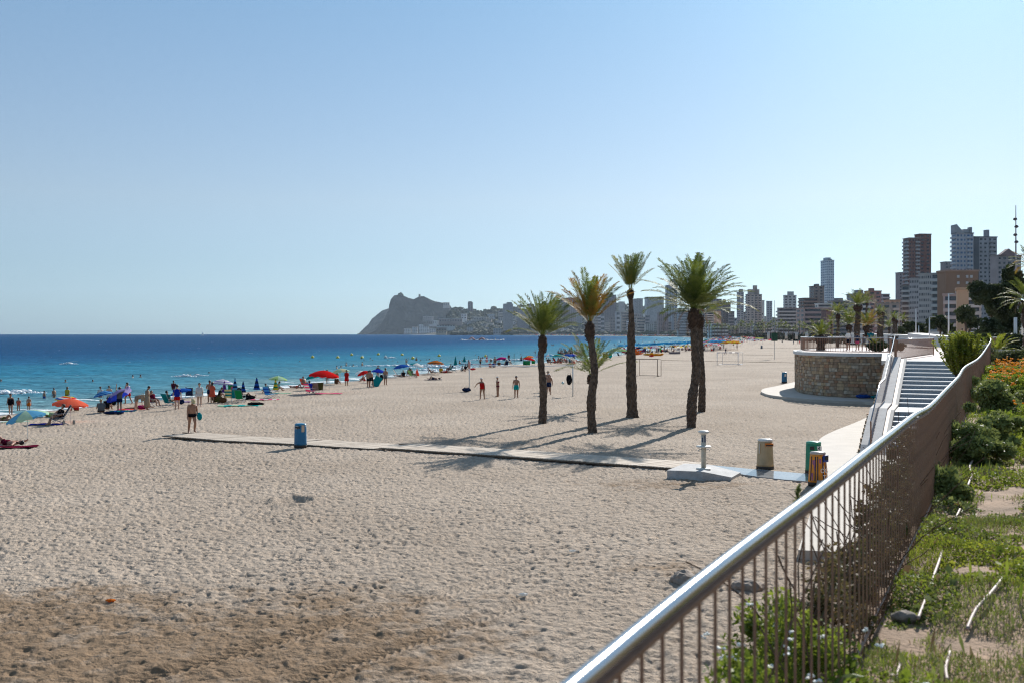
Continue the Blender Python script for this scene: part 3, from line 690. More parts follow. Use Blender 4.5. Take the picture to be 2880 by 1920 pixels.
def frond(V, Fc, base, az, el, L, droop, r, wid=.42, n=34, twist=0, lw=.034, wind=0.0):
    """one feather frond: midrib plus two rows of narrow leaflets"""
    p = Vector(base); e = el; seg = L / n; pts = [p.copy()]; az0 = az
    for i in range(n):
        t = i / n; e = el - droop * t * t * 1.0 - droop * .25 * t
        d = Vector((math.cos(az) * math.cos(e) + wind * t * .7, math.sin(az) * math.cos(e), math.sin(e))).normalized()
        p = p + d * seg; pts.append(p.copy())
    side0 = Vector((-math.sin(az), math.cos(az), 0))
    for i in range(n):
        a, b = pts[i], pts[i + 1]; t = i / n; tg = (b - a).normalized()
        sd_ = (side0 - tg * side0.dot(tg)).normalized(); upv = tg.cross(sd_) * -1
        if upv.z < 0: upv = -upv
        w_ = .016 * (1 - t * .8) * (L / 2.4); k = len(V)
        V += [a - sd_ * w_, a + sd_ * w_, b + sd_ * w_, b - sd_ * w_]; Fc.append((k, k + 1, k + 2, k + 3))
        if t < .13: continue
        ll = wid * (math.sin(math.pi * (t * .86 + .1)) ** .55) * (L / 2.4)
        for s_ in (-1, 1):
            for rep in (0, .5):
                o = a.lerp(b, rep); k = len(V)
                dirn = (sd_ * s_ * r.uniform(.65, 1.0) + tg * r.uniform(.75, 1.15) + upv * r.uniform(.05, .45)).normalized()
                dirn = (dirn + Vector((wind * .35, 0, -.1))).normalized()
                l2 = ll * r.uniform(.65, 1.15); tip = o + dirn * l2 + Vector((0, 0, -.12 * l2))
                wv = (tg * lw * (L / 2.4)); mid = o + dirn * l2 * .5
                V += [o, mid + wv, tip, mid - wv]; Fc.append((k, k + 1, k + 2, k + 3))
def crown_obj(name, spec, m, parent, lw=.028):
    V, Fc = [], []
    for s_ in spec: frond(V, Fc, *s_[:-1], **s_[-1])
    if not V: return
    me = npmesh(name, [tuple(v) for v in V], Fc, m, False); o = obj(name, me, parent); return o
def palm(label, base, top, r0, r1, seed, fronds, L, path=None, group=None, dry=0, mats_=(M_FR, M_FRO), yellow=.3, el=(25, 85), droop=(.5, 1.1), wind=.25, boss=.9, n=40, lw=.021, cat='palm tree', wid=.44, low=0):
    base = Vector(base); top = Vector(top); o = tag(empty('palm_tree', base), label, cat, group); r = random.Random(seed)
    mid = path or [base.lerp(top, .35) + Vector((r.uniform(-.12, .12), 0, 0)), base.lerp(top, .7) + Vector((r.uniform(-.12, .12), 0, 0))]
    pts = [tuple(base + Vector((0, 0, -.15)) - base)] + [tuple(Vector(q) - base) for q in mid] + [tuple(top - base)]
    mb, tp = trunk_mesh(pts, r0, r1, seed); mb.build('trunk', M_TRUNK, o, smooth=False)
    t0 = top - base
    boss_mesh(t0, r1 * (1 + .0), boss, seed).build('crown_base', M_BOSS, o)
    a = []; b = []; d = []; c0 = t0 + Vector((0, 0, boss * .55))
    for i in range(fronds):
        q = (i + .5) / fronds; az = i * 2.39996 + r.uniform(-.2, .2); e = R(el[1] - (el[1] - el[0]) * q ** 1.0 + r.uniform(-6, 6))
        s_ = (c0 + Vector((math.cos(az), math.sin(az), 0)) * r1 * .4, az, e, L * r.uniform(.86, 1.08) * (1 if q > .25 else .9), R(57.3 * 1) * r.uniform(*droop) * (.45 + .75 * q), r, dict(wind=wind, n=n, lw=lw, wid=wid))
        (b if r.random() < yellow * (.4 + 1.2 * q) else a).append(s_)
    for i in range(dry):
        az = i * 2.4 + 1; d.append((c0 - Vector((0, 0, boss * .2)), az, R(r.uniform(-5, 25)), L * .72, 1.7, r, dict(wind=0, n=24, lw=lw * .8, wid=.2)))
    crown_obj('crown', a, mats_[0], o); crown_obj('crown_yellow_fronds', b, mats_[1], o); crown_obj('crown_dry_fronds', d, M_DRY, o)
    return o
def pp(px, py, Y): return (PX(px, Y), Y, PZ(py, Y))
GR5 = 'date palms standing on the open sand'
b1 = G(1525, 1189); palm('leftmost leaning date palm of the sand group, green crown blown to the right', b1, pp(1526, 970, b1.y), .22, .15, 1, 32, 2.7, [pp(1528, 1100, b1.y), pp(1521, 1010, b1.y)], GR5, el=(26, 84), yellow=.25, mats_=(M_FR, M_FRY), wind=.34, droop=(.3, .7))
b2 = G(1667, 1214); palm('date palm with orange and green fronds and a wavy trunk', b2, pp(1659, 936, b2.y), .22, .15, 2, 28, 2.8, [pp(1662, 1130, b2.y), pp(1672, 1050, b2.y), pp(1666, 985, b2.y)], GR5, el=(42, 86), yellow=.75, wind=.18, droop=(.25, .6))
b3 = G(1779, 1172); palm('tallest straight date palm with a narrow upright tuft of fronds', b3, pp(1773, 830, b3.y), .33, .125, 3, 20, 2.35, [pp(1775, 1060, b3.y), pp(1775, 950, b3.y), pp(1776, 900, b3.y)], GR5, el=(50, 88), yellow=.5, mats_=(M_FR, M_FRY), wind=.06, droop=(.15, .4), boss=.55)
b4 = G(1944, 1201); palm('big date palm with the fullest dark green crown and dry hanging fronds', b4, pp(1951, 900, b4.y), .25, .19, 4, 50, 3.2, [pp(1947, 1120, b4.y), pp(1958, 1045, b4.y), pp(1954, 960, b4.y)], GR5, dry=7, el=(14, 87), yellow=.12, mats_=(M_FR, M_FRY), wind=.05, droop=(.35, .8), boss=1.0)
b5 = G(1973, 1156); palm('slimmer date palm whose crown hides behind the fullest green crown', b5, pp(1968, 908, b5.y), .22, .17, 5, 26, 3.0, [pp(1975, 1080, b5.y), pp(1971, 1000, b5.y)], GR5, dry=5, el=(10, 80), yellow=.25, mats_=(M_FR, M_FRY), wind=.1)
b6 = G(1666, 1152); palm('short young date palm half hidden behind a taller trunk', b6, pp(1662, 1068, b6.y), .22, .15, 6, 16, 3.3, None, GR5, el=(20, 75), yellow=.45, mats_=(M_FR, M_FRY), wind=.05, droop=(.3, .8), boss=.6)
# promenade palms
GP2 = 'palms along the promenade'
def ppalm(label, px, pyb, pyt, Y, L, seed, fr=26, r=.18, el=(10, 84), yellow=.25, n=18, mt=(M_FR, M_FRY), dry=3, boss=.7):
    return palm(label, pp(px, pyb, Y), pp(px + .5, pyt, Y), r * 1.2, r, seed, fr, L, None, GP2, dry=dry, el=el, yellow=yellow, n=n, lw=.03, mats_=mt, wind=.06, boss=boss, wid=.4)
ppalm('small stout palm behind the left end of the terrace railing', 2309, 984, 956, 89, 1.6, 11, 30, .30, (15, 85), .4, n=22)
ppalm('slender curved palm just right of the small stout palm', 2356, 978, 892, 120, 1.9, 12, 22, .16)
ppalm('bushy palm standing behind the walkers on the terrace', 2387, 958, 921, 140, 3.1, 13, 34, .24)
ppalm('tallest promenade palm with a thick dark trunk', 2412, 960, 868, 118, 2.3, 14, 34, .28)
ppalm('thin palm with a small tuft high beside the tallest promenade palm', 2438, 930, 855, 190, 2.2, 15, 22, .16)
ppalm('short palm with orange leaf bases behind the walkers', 2440, 948, 926, 118, 2.4, 16, 34, .3, (18, 82), .6, mt=(M_FR, M_FRO))
ppalm('left one of the two thin fan palms side by side', 2471, 958, 879, 150, 1.1, 17, 30, .2, (-25, 80))
ppalm('right one of the two thin fan palms side by side', 2481, 958, 886, 148, 1.2, 18, 30, .19, (-25, 80), .7)
ppalm('leftmost of the slim palms before the grey apartment block', 2513, 955, 900, 170, 1.6, 19, 22, .17)
ppalm('second slim palm before the grey apartment block', 2520, 955, 906, 175, 1.5, 20, 22, .17, yellow=.6)
ppalm('tiny palm behind the bin on the terrace', 2337, 955, 908, 210, 2.0, 21, 18, .16)
ppalm('palm whose crown leans in from the right edge above the path', 2892, 975, 866, 62, 1.9, 22, 34, .3, (-5, 80), .3, n=30)
ppalm('high palm crown at the right edge beside the mast', 2900, 960, 762, 80, 2.0, 23, 30, .22, (0, 80), .5, n=26, mt=(M_FR, M_FRO))
ppalm('faint distant palm left of the slim pair', 2540, 950, 905, 240, 2.2, 24, 18, .2)
ppalm('low young palm at the foot of the slim pair', 2500, 952, 925, 230, 2.6, 25, 20, .2)

# ================================================================ leafy trees and bushes
def leafcloud(c, rad, n, size, seed, clumps=14, flat=.8, shell=.35):
    r = np.random.RandomState(seed); cl = r.normal(size=(clumps, 3)); cl /= np.linalg.norm(cl, axis=1)[:, None]; cl *= (r.uniform(.15, .92, (clumps, 1)))
    k = r.randint(0, clumps, n); d = r.normal(size=(n, 3)); d /= np.linalg.norm(d, axis=1)[:, None]
    cr = r.uniform(.16, .42, clumps)[k][:, None]
    P = cl[k] + d * cr * (r.uniform(shell, 1, (n, 1)) ** .5); P *= np.array(rad) * 1.0; P += np.array(c)
    u = r.normal(size=(n, 3)); u /= np.linalg.norm(u, axis=1)[:, None]; v = np.cross(u, r.normal(size=(n, 3))); v /= np.linalg.norm(v, axis=1)[:, None]
    s = size * r.uniform(.5, 1.3, (n, 1)); q = .45
    V = np.stack([P - u * s, P - v * s * q, P + u * s, P + v * s * q], 1).reshape(-1, 3)
    return V, np.arange(4 * n).reshape(-1, 4)
M_DK = leafmat('dark_evergreen_leaf', (.022, .036, .014), (.08, .10, .036), 1.0, .2)
M_OLV = leafmat('olive_leaf', (.055, .07, .025), (.14, .15, .055), 2.5, .3)
M_SHR = leafmat('shrub_leaf', (.03, .05, .012), (.10, .13, .03), 3, .35)
M_YEL = leafmat('yellow_green_leaf', (.15, .20, .02), (.30, .32, .04), 3, .45)
M_BARK = mat('bark', (.09, .065, .045), .9, var=.3, vs=4)
def tree(label, parts, base, seed, size, m=M_DK, group=None, tr=.2, name='tree', cat='tree', lean=0):
    base = Vector(base); o = tag(empty(name, base), label, cat, group); r = random.Random(seed)
    t = MB(); Vs, Fs, k = [], [], 0
    for i, (c, rad, n) in enumerate(parts):
        c = Vector(c) - base; V, Fc = leafcloud(c, rad, n, size, seed + i, clumps=max(30, int(34 + rad[0] * 6))); Vs.append(V); Fs.append(Fc + k); k += len(V)
        if tr: t.tube([(0, 0, -.2), c * .4 + Vector((.1, 0, 0)), c * .8, c + Vector((0, 0, rad[2] * .3))], [tr, tr * .75, tr * .45, tr * .15], 7)
    if tr: t.build('trunk', M_BARK, o, smooth=True)
    me = npmesh('crown', np.concatenate(Vs), np.concatenate(Fs), m, False); obj('crown' if tr else 'foliage', me, o)
    return o
def px3(px, py, Y): return Vector(pp(px, py, Y))
def tp(px, py, wpx, hpx, Y, n): return (px3(px, py, Y), (wpx * Y / F, wpx * Y / F * .9, hpx * Y / F), n)
tree('large dark pine at the right edge towering over the garden', [tp(2800, 832, 62, 55, 84, 9000), tp(2862, 800, 45, 42, 84, 6000), tp(2838, 905, 46, 55, 84, 7000), tp(2765, 822, 38, 30, 84, 3000), tp(2790, 930, 40, 35, 80, 4000), tp(2840, 770, 20, 30, 84, 2000)], px3(2808, 962, 84), 31, .17)
tree('rounded dark tree left of the large pine', [tp(2713, 885, 32, 26, 130, 3800), tp(2738, 905, 24, 18, 130, 2000)], px3(2716, 950, 130), 33, .22)
tree('low spreading dark tree before the awning block', [tp(2640, 910, 34, 20, 165, 3000), tp(2665, 925, 22, 16, 165, 1500)], px3(2645, 948, 165), 35, .3)
tree('low grey-green tree in front of the grey apartment block', [tp(2562, 920, 26, 18, 180, 2600), tp(2590, 926, 22, 16, 180, 1800)], px3(2570, 948, 180), 37, .32, M_DK)
tree('small dim tree between the lamp posts', [tp(2530, 930, 20, 12, 230, 1500)], px3(2530, 948, 230), 39, .35)
tree('dark shrub mass under the large pine', [tp(2770, 950, 46, 16, 70, 3500), tp(2835, 958, 50, 20, 66, 4000)], px3(2800, 975, 70), 41, .13, tr=0, name='shrub', cat='shrub')
tree('low dark hedge bush along the path at the right edge', [tp(2850, 985, 55, 14, 60, 3500)], px3(2850, 1000, 60), 43, .11, M_DK, tr=0, name='shrub', cat='shrub')
tree('rounded clipped bush beside the black litter bin on the terrace', [tp(2470, 972, 28, 16, 82, 2600)], px3(2470, 990, 82), 45, .12, M_DK, tr=0, name='shrub', cat='shrub')
tree('small dark bush right of the black litter bin', [tp(2533, 974, 16, 12, 80, 1500)], px3(2533, 990, 80), 47, .1, M_DK, tr=0, name='shrub', cat='shrub')
palm('low fan palm tuft sprouting from the clipped bush', px3(2458, 980, 82), px3(2458, 974, 82), .12, .12, 27, 22, .95, None, None, el=(20, 85), n=14, yellow=.8, mats_=(M_FR, M_FRY), boss=.2, lw=.05, cat='palm')
# upright yellow-green shrub leaning over the stairs
def spiky(label, c, h, spread, n, m, seed, leaf=.05):
    r = random.Random(seed); o = tag(empty('shrub', c), label, 'shrub'); V, Fc = [], []; st = MB()
    for i in range(n):
        az = r.uniform(0, 6.283); e = R(r.uniform(42, 88)); L = h * r.uniform(.55, 1.05); p = Vector((r.uniform(-.1, .1), r.uniform(-.1, .1), 0)) * spread; pts = [p.copy()]
        m_ = 22
        for k in range(m_):
            d = Vector((math.cos(az) * math.cos(e) * spread, math.sin(az) * math.cos(e) * spread, math.sin(e))).normalized(); e += R(.8)
            p = p + d * L / m_; pts.append(p.copy())
            if k > 3:
                for q in range(5):
                    a2 = r.uniform(0, 6.283); dd = (Vector((math.cos(a2), math.sin(a2), r.uniform(.3, 1.2))).normalized()); sd_ = dd.cross(Vector((r.uniform(-1, 1), r.uniform(-1, 1), .3))).normalized() * leaf * .28
                    k0 = len(V); V += [p, p + dd * leaf * .5 + sd_, p + dd * leaf * r.uniform(.8, 1.5), p + dd * leaf * .5 - sd_]; Fc.append((k0, k0 + 1, k0 + 2, k0 + 3))
        st.tube(pts[::5], .006, 4)
    st.build('stems', M_BARK, o); obj('foliage', npmesh('foliage', [tuple(v) for v in V], Fc, m, False), o); return o
def gpos(Y, off, dz=0): x = float(fence_x(Y)) + off; return Vector((x, Y, float(garden_z(np.array(x), np.array(Y))) + dz))
sp = Vector((PX(2702, 30), 30.0, PZ(1068, 30)))
spiky('tall spiky yellow-green shrub rising over the stairs behind the fence', sp, 1.38, .85, 150, leafmat('spiky_leaf', (.14, .18, .02), (.30, .32, .045), 3, .45), 51, .085)

# ---------------------------------------------------------------- garden planting (right of the fence)
def mound(label, items, m, seed, size, name='shrub', cat='shrub', group=None, extra=None):
    c0 = Vector(items[0][0]); o = tag(empty(name, c0), label, cat, group); Vs, Fs, k = [], [], 0
    for i, (c, rad, n) in enumerate(items):
        V, Fc = leafcloud(Vector(c) - c0, rad, n, size, seed + i, clumps=22, shell=.1); Vs.append(V); Fs.append(Fc + k); k += len(V)
    obj('foliage', npmesh('foliage', np.concatenate(Vs), np.concatenate(Fs), m, False), o)
    return o
M_GRN = leafmat('grey_green_leaf', (.12, .155, .045), (.27, .30, .09), 4, .3)
M_LAN = leafmat('bright_green_leaf', (.10, .15, .015), (.26, .31, .04), 5, .45)
M_FLO = leafmat('orange_petals', (.95, .42, .0), (.95, .62, .02), 8, .5)
M_FLW = mat('white_petals', (.8, .8, .74), .6)
mound('dense grey-green bush pressed against the fence, the larger nearer one', [(gpos(13.2, .38, .32), (.40, .9, .42), 7000), (gpos(15.0, .45, .3), (.45, .9, .42), 6000)], M_GRN, 61, .045)
mound('rounded dark bush against the fence behind the nearer one', [(gpos(21.5, .45, .38), (.62, 1.5, .48), 8000)], M_GRN, 63, .06)
mound('small grey-green bush at the foot of the fence', [(gpos(10.3, .14, .15), (.22, .45, .26), 3000)], M_GRN, 65, .035)
mound('olive bush row at the back of the garden by the path', [(gpos(41, 1.0, .4), (1.6, 3, .55), 7000), (gpos(44, 3.2, .4), (2, 3, .55), 7000), (gpos(46, 5.5, .4), (2, 3, .6), 5000)], M_OLV, 67, .11)
palm('fan shaped young palm among the back garden bushes', gpos(47, .25, 0), gpos(47, .3, .25), .1, .1, 29, 26, 1.1, None, None, el=(5, 85), n=16, yellow=.8, mats_=(M_YEL, M_YEL), boss=.2, lw=.05, cat='palm')
def flowers(o, pts, m, size, name='flowers'):
    a = MB(); r = random.Random(len(pts))
    for p in pts:
        for _ in range(4): a.blob((p[0] + r.uniform(-1, 1) * size, p[1] + r.uniform(-1, 1) * size, p[2] + r.uniform(-.4, .4) * size), (size * .6, size * .6, size * .4), 1, .3, rnd=r)
    return a.build(name, m, o)
lan = mound('long bed of orange flowering plants beyond the bushes', [(gpos(26.5, .9, .25), (.9, 2.6, .32), 8000), (gpos(30, 1.3, .28), (1.2, 3, .35), 9000), (gpos(33, 2.3, .3), (1.6, 3, .35), 7000), (gpos(28, 2.4, .2), (1.3, 2.4, .3), 6000)], M_LAN, 71, .055, name='flower_bed', cat='flower bed')
fl = []
rf = random.Random(8)
for _ in range(700):
    Y = rf.uniform(24.5, 36); o_ = rf.uniform(.25, 3.2); p = gpos(Y, o_, rf.uniform(.36, .66)); fl.append(p - lan.location)
flowers(lan, fl, M_FLO, .034)
lan2 = mound('patch of green leaves with a few orange flowers in the middle garden', [(gpos(16.5, 1.15, .1), (.6, 1.5, .22), 6000), (gpos(19, 1.4, .1), (.7, 1.5, .22), 5000)], M_LAN, 75, .04, name='flower_patch', cat='flower bed')
flowers(lan2, [gpos(rf.uniform(15.5, 20), rf.uniform(.8, 1.8), rf.uniform(.15, .34)) - lan2.location for _ in range(22)], M_FLO, .03)
# ground cover: leaf sized faces in patches, bare soil between them
def cover():
    r = np.random.RandomState(3)
    out = []
    for (y0, y1, o1, n, sz) in ((1.6, 4.5, 2.4, 90000, .011), (4.5, 9, 2.6, 90000, .016), (9, 18, 3.6, 90000, .024), (18, 44, 6, 60000, .045), (-2.5, 30, 14, 30000, .05)):
        Y = r.uniform(y0, y1, n); o = r.uniform(.03, o1, n); X = fence_x(Y) + o
        g = fbm(X * 1.3, Y * 1.0, 4, 91) + .25 * noise(X * 5, Y * 5, 95)
        edge = .25 * np.exp(-o / .25)
        keep = (g + edge + r.uniform(-.12, .12, n)) > -.09
        X, Y, g = X[keep], Y[keep], g[keep]
        z = garden_z(X, Y) + np.clip(g + .2, 0, 1) * r.uniform(0, .22, len(X)) * (.7 if y0 < 9 else .9)
        out.append((X, Y, z, np.full(len(X), sz), g))
    X, Y, z, s, g = [np.concatenate(q) for q in zip(*out)]; n = len(X)
    P = np.stack([X, Y, z], -1); u = r.normal(size=(n, 3)); u[:, 2] = np.abs(u[:, 2]) * .8 + .2; u /= np.linalg.norm(u, axis=1)[:, None]
    v = np.cross(u, r.normal(size=(n, 3))); v /= np.linalg.norm(v, axis=1)[:, None]; s = (s * r.uniform(.6, 1.5, n))[:, None]
    grass = (noise(X * .9, Y * .7, 44) > .12)[:, None]; L = np.where(grass, 1.7, 1.0); wq = np.where(grass, .16, .42)
    u2 = np.where(grass, u * np.array([.5, .5, 1.3]), u)
    V = np.stack([P - u2 * s * .2, P - v * s * wq + u2 * s * L * .5, P + u2 * s * L, P + v * s * wq + u2 * s * L * .5], 1).reshape(-1, 3)
    tone = noise(X * .6, Y * .5, 66) + r.uniform(-.3, .3, n); mi = np.where(tone > .22, 2, np.where(tone > -.15, 0, 1)); mi = np.where(r.uniform(size=n) < .10, 3, mi)
    me = npmesh('ground_cover', V, np.arange(4 * n).reshape(-1, 4), [M_LAN, M_GRN, M_YEL, leafmat('dry_straw', (.30, .22, .10), (.20, .13, .07), 4, .2)], False, mi=mi)
    tag(obj('ground_cover', me), 'patchy grass and low creeping plants on the garden bank', kind='stuff')
cover()
# hoses, rocks, log
M_HOSE = mat('irrigation_hose', (.33, .24, .20), .6, var=.15, vs=6)
def hose(label, P, r=.011):
    pts = catmull([tuple(gpos(Y, o, .022 + .004 * Y)) for Y, o in P], 8); a = MB(); a.tube(pts, r, 8); c = pts[0]
    a.v = [(x - c.x, y - c.y, z - c.z) for x, y, z in a.v]; tag(a.build('irrigation_hose', M_HOSE, smooth=True, loc=c), label, 'hose', 'irrigation hoses on the soil')
def gpix(px, py):
    Y = 3.0
    for _ in range(60):
        X = PX(px, Y); z = float(garden_z(np.array(X), np.array(Y))); Y = .5 * Y + .5 * (CZ - z) * F / (py - HY)
    return (Y, PX(px, Y) - float(fence_x(Y)))
hose('hose emerging from the grass at the bottom edge, the shorter left one', [gpix(*q) for q in ((2518, 1935), (2530, 1895), (2538, 1865))], .008)
hose('hose curving up from the bottom edge right of the shorter one', [gpix(*q) for q in ((2664, 1935), (2660, 1900), (2668, 1870), (2672, 1855))], .009)
hose('long pinkish hose lying across the bare soil beside the fence', [gpix(*q) for q in ((2582, 1760), (2605, 1700), (2622, 1650), (2640, 1600), (2650, 1568))], .010)
hose('hose section further up between the grass tufts', [gpix(*q) for q in ((2668, 1512), (2685, 1480), (2700, 1448))], .010)
hose('thick hose slanting over the soil near the right edge', [gpix(*q) for q in ((2720, 1790), (2745, 1735), (2785, 1690), (2822, 1643))], .011)
hose('pale hose snaking away at the middle of the garden', [gpix(*q) for q in ((2722, 1382), (2732, 1350), (2728, 1325), (2745, 1295), (2750, 1285))], .012)
hose('white hose bent at the right edge by the bare path', [gpix(*q) for q in ((2884, 1150), (2876, 1120), (2880, 1095))], .03)
def rock(label, c, r, seed, m, name='rock', group=None):
    a = MB(); a.blob((0, 0, 0), r, 3, 0, rnd=random.Random(seed)); V = np.array(a.v); q = 1 + .28 * fbm(V[:, 0] * 2.3 / r[0] + seed, (V[:, 1] + V[:, 2]) * 2.3 / r[0], 4, seed); a.v = [tuple(v) for v in V * q[:, None]]
    tag(a.build(name, m, smooth=False, loc=c, rz=seed), label, name, group)
M_ROCK = mat('grey_rock', (.26, .21, .17), .9, var=.2, vs=9, bump=.6, bs=20)
yy, oo = gpix(2545, 1745); rock('brown stone lying in the dry grass beside the hose', gpos(yy, oo, .02), (.075, .05, .04), 3, M_ROCK)
rock('larger boulder half buried in the sand by the fence', G(1925, 1632, .03), (.36, .25, .2), 5, M_ROCK)
rock('flat boulder in the sand just in front of the larger one', G(1962, 1660, .0), (.30, .2, .14), 7, M_ROCK)
rock('boulder in the sand seen through the fence bars', G(2105, 1650, .02), (.32, .25, .15), 9, M_ROCK)
# bushes and brambles on the outer side of the fence
wb_ = Vector((1.10, 4.3, 3.28)); 
bush = mound('green bush with white blossoms outside the fence at the bottom', [(wb_, (.42, .62, .42), 9000), (wb_ + Vector((.36, .75, .06)), (.30, .5, .32), 6000), (wb_ + Vector((-.1, -.3, -.4)), (.45, .6, .4), 7000), (wb_ + Vector((.5, 1.4, -.15)), (.35, .5, .4), 4000)], M_LAN, 81, .022)
pf = []
for _ in range(44):
    a_ = rf.uniform(0, 6.283); e_ = rf.uniform(-.4, 1.3); q = .93
    pf.append(Vector((math.cos(a_) * math.cos(e_) * .42 * q + rf.choice((0, .2, .36)), math.sin(a_) * math.cos(e_) * .62 * q + rf.choice((0, .3, .6)), math.sin(e_) * .42 * q)))
flowers(bush, pf, M_FLW, .016, 'white_blossoms')
M_BRM = leafmat('bramble_leaf', (.10, .10, .03), (.19, .125, .06), 5, .3)
def ogp(Y, off, dz): return Vector((float(fence_x(Y)) - off, Y, float(fence_z(Y)) + dz))
brm = tag(empty('bramble', ogp(8, .2, 0)), 'dry brown bramble thicket climbing over the outer side of the fence', 'bramble')
its = []
for Y in np.arange(5.6, 15, .7):
    its.append((ogp(Y, .22 + .02 * (Y - 6), .05 + .012 * (Y - 6)), (.18 + .012 * (Y - 6), .55, .34 + .018 * (Y - 6)), 2000))
Vs, Fs, k = [], [], 0
for i, (c, rad, n) in enumerate(its):
    V, Fc = leafcloud(c - brm.location, rad, n, .022 + .0015 * i, 300 + i, clumps=16, shell=.05); Vs.append(V); Fs.append(Fc + k); k += len(V)
obj('foliage', npmesh('foliage', np.concatenate(Vs), np.concatenate(Fs), M_BRM, False), brm)
a = MB(); r_ = random.Random(12)
for i in range(150):
    Y = r_.uniform(4.6, 14); p = ogp(Y, r_.uniform(.1, .5), -.6 + r_.uniform(0, .5)) - brm.location; d = Vector((r_.uniform(-.5, .4), r_.uniform(-.5, .5), 1)).normalized(); L = r_.uniform(.4, 1.1)
    pts = [p]
    for q in range(5): d = (d + Vector((r_.uniform(-.3, .3), r_.uniform(-.3, .3), -.08))).normalized(); pts.append(pts[-1] + d * L / 5)
    a.tube(pts, .004, 4)
a.build('stems', mat('dry_stems', (.13, .07, .045), .9), brm)
ivy = mound('dark creeper covering the bank between the fence and the stairs', [(ogp(Y, .45 + .01 * Y, -.55), (.45, 1.2, .62), 2800) for Y in (15.5, 18, 20.5, 23, 25.5, 28, 30.5)], M_SHR, 91, .05)
# a long bare stalk rising above the rail
a = MB(); q0 = ogp(3.6, .25, -.4); a.tube(catmull([tuple(q0), tuple(q0 + Vector((.12, .1, .5))), tuple(q0 + Vector((.3, .2, .9))), tuple(q0 + Vector((.52, .4, 1.22)))], 5), .0035, 5)
a.v = [(x - q0.x, y - q0.y, z - q0.z) for x, y, z in a.v]; tag(a.build('dry_stalk', mat('dry_stems', (.13, .07, .045), .9), loc=q0), 'thin dry stalk leaning diagonally across the fence bars', 'stalk')
q1 = Vector((PX(2262, 5.2), 5.2, PZ(1480, 5.2)))
sk = tag(empty('leafy_stalk', q1), 'green leafy sprig poking up above the handrail near the graffiti bin', 'sprig')
a = MB(); stp = catmull([(0, 0, -.3), (-.0, 0, .0), (-.02, 0, .1), (-.05, 0, .19)], 5); a.tube(stp, .003, 5); a.build('stem', M_SHR, sk)
V, Fc = leafcloud((-.03, 0, .12), (.028, .028, .11), 260, .012, 5, clumps=12, shell=.05); obj('foliage', npmesh('foliage', V, Fc, M_GRN, False), sk)
# ================================================================ people
def unit(v): v = Vector(v); return v.normalized()
def pose_joints(P, fem=False, fat=1.0):
    """forward is -Y; returns joints, z relative"""
    lean = P.get('lean', 0); yaw = P.get('tw', 0)
    up = Vector((P.get('ls', 0), -math.sin(R(lean)), math.cos(R(lean)))).normalized()
    fw = Vector((0, -math.cos(R(lean)), -math.sin(R(lean))))
    J = {}; J['pel'] = Vector((0, 0, 0)); J['spi'] = up * .17; J['che'] = up * .36; J['nb'] = up * .50
    hd = P.get('head', (0, 0)); nk = (up + fw * math.sin(R(hd[0])) + Vector((math.sin(R(hd[1])), 0, 0))).normalized()
    J['nk'] = J['nb'] + nk * .06; J['h1'] = J['nb'] + nk * .13 + fw * .022; J['h2'] = J['nb'] + nk * .20 + fw * .012; J['h3'] = J['nb'] + nk * .265
    J['_up'] = nk; J['_fw'] = (fw - nk * fw.dot(nk)).normalized()
    sw = .165 if fem else .19
    for s, k in ((1, 'L'), (-1, 'R')):
        ua, fa = P['arm' + k]; sh = J['che'] + up * .075 + Vector((s * sw, 0, 0)); el = sh + unit((ua[0] * s, ua[1], ua[2])) * .28
        wr = el + unit((fa[0] * s, fa[1], fa[2])) * .25; pa = wr + unit((fa[0] * s, fa[1], fa[2])) * .07
        J['sh' + k], J['el' + k], J['wr' + k], J['pa' + k] = sh, el, wr, pa; J['_f' + k] = unit((fa[0] * s, fa[1], fa[2]))
        th, sn, ft = P['leg' + k]; hp = Vector((s * .09, 0, -.04)); kn = hp + unit((th[0] * s, th[1], th[2])) * .42; an = kn + unit((sn[0] * s, sn[1], sn[2])) * .40
        J['hp' + k], J['kn' + k], J['an' + k] = hp, kn, an; J['he' + k] = an + Vector((0, .03, -.05)) if sn[2] < -.3 else an; J['to' + k] = an + unit((ft[0] * s, ft[1], ft[2])) * .20 + (Vector((0, 0, -.055)) if sn[2] < -.3 else Vector((0, 0, 0)))
    return J
DN = (0, 0, -1)
A0_ = ((.22, .03, -1), (.10, -.12, -1)); L0_ = ((.03, 0, -1), (.0, .03, -1), (.25, -1, 0))
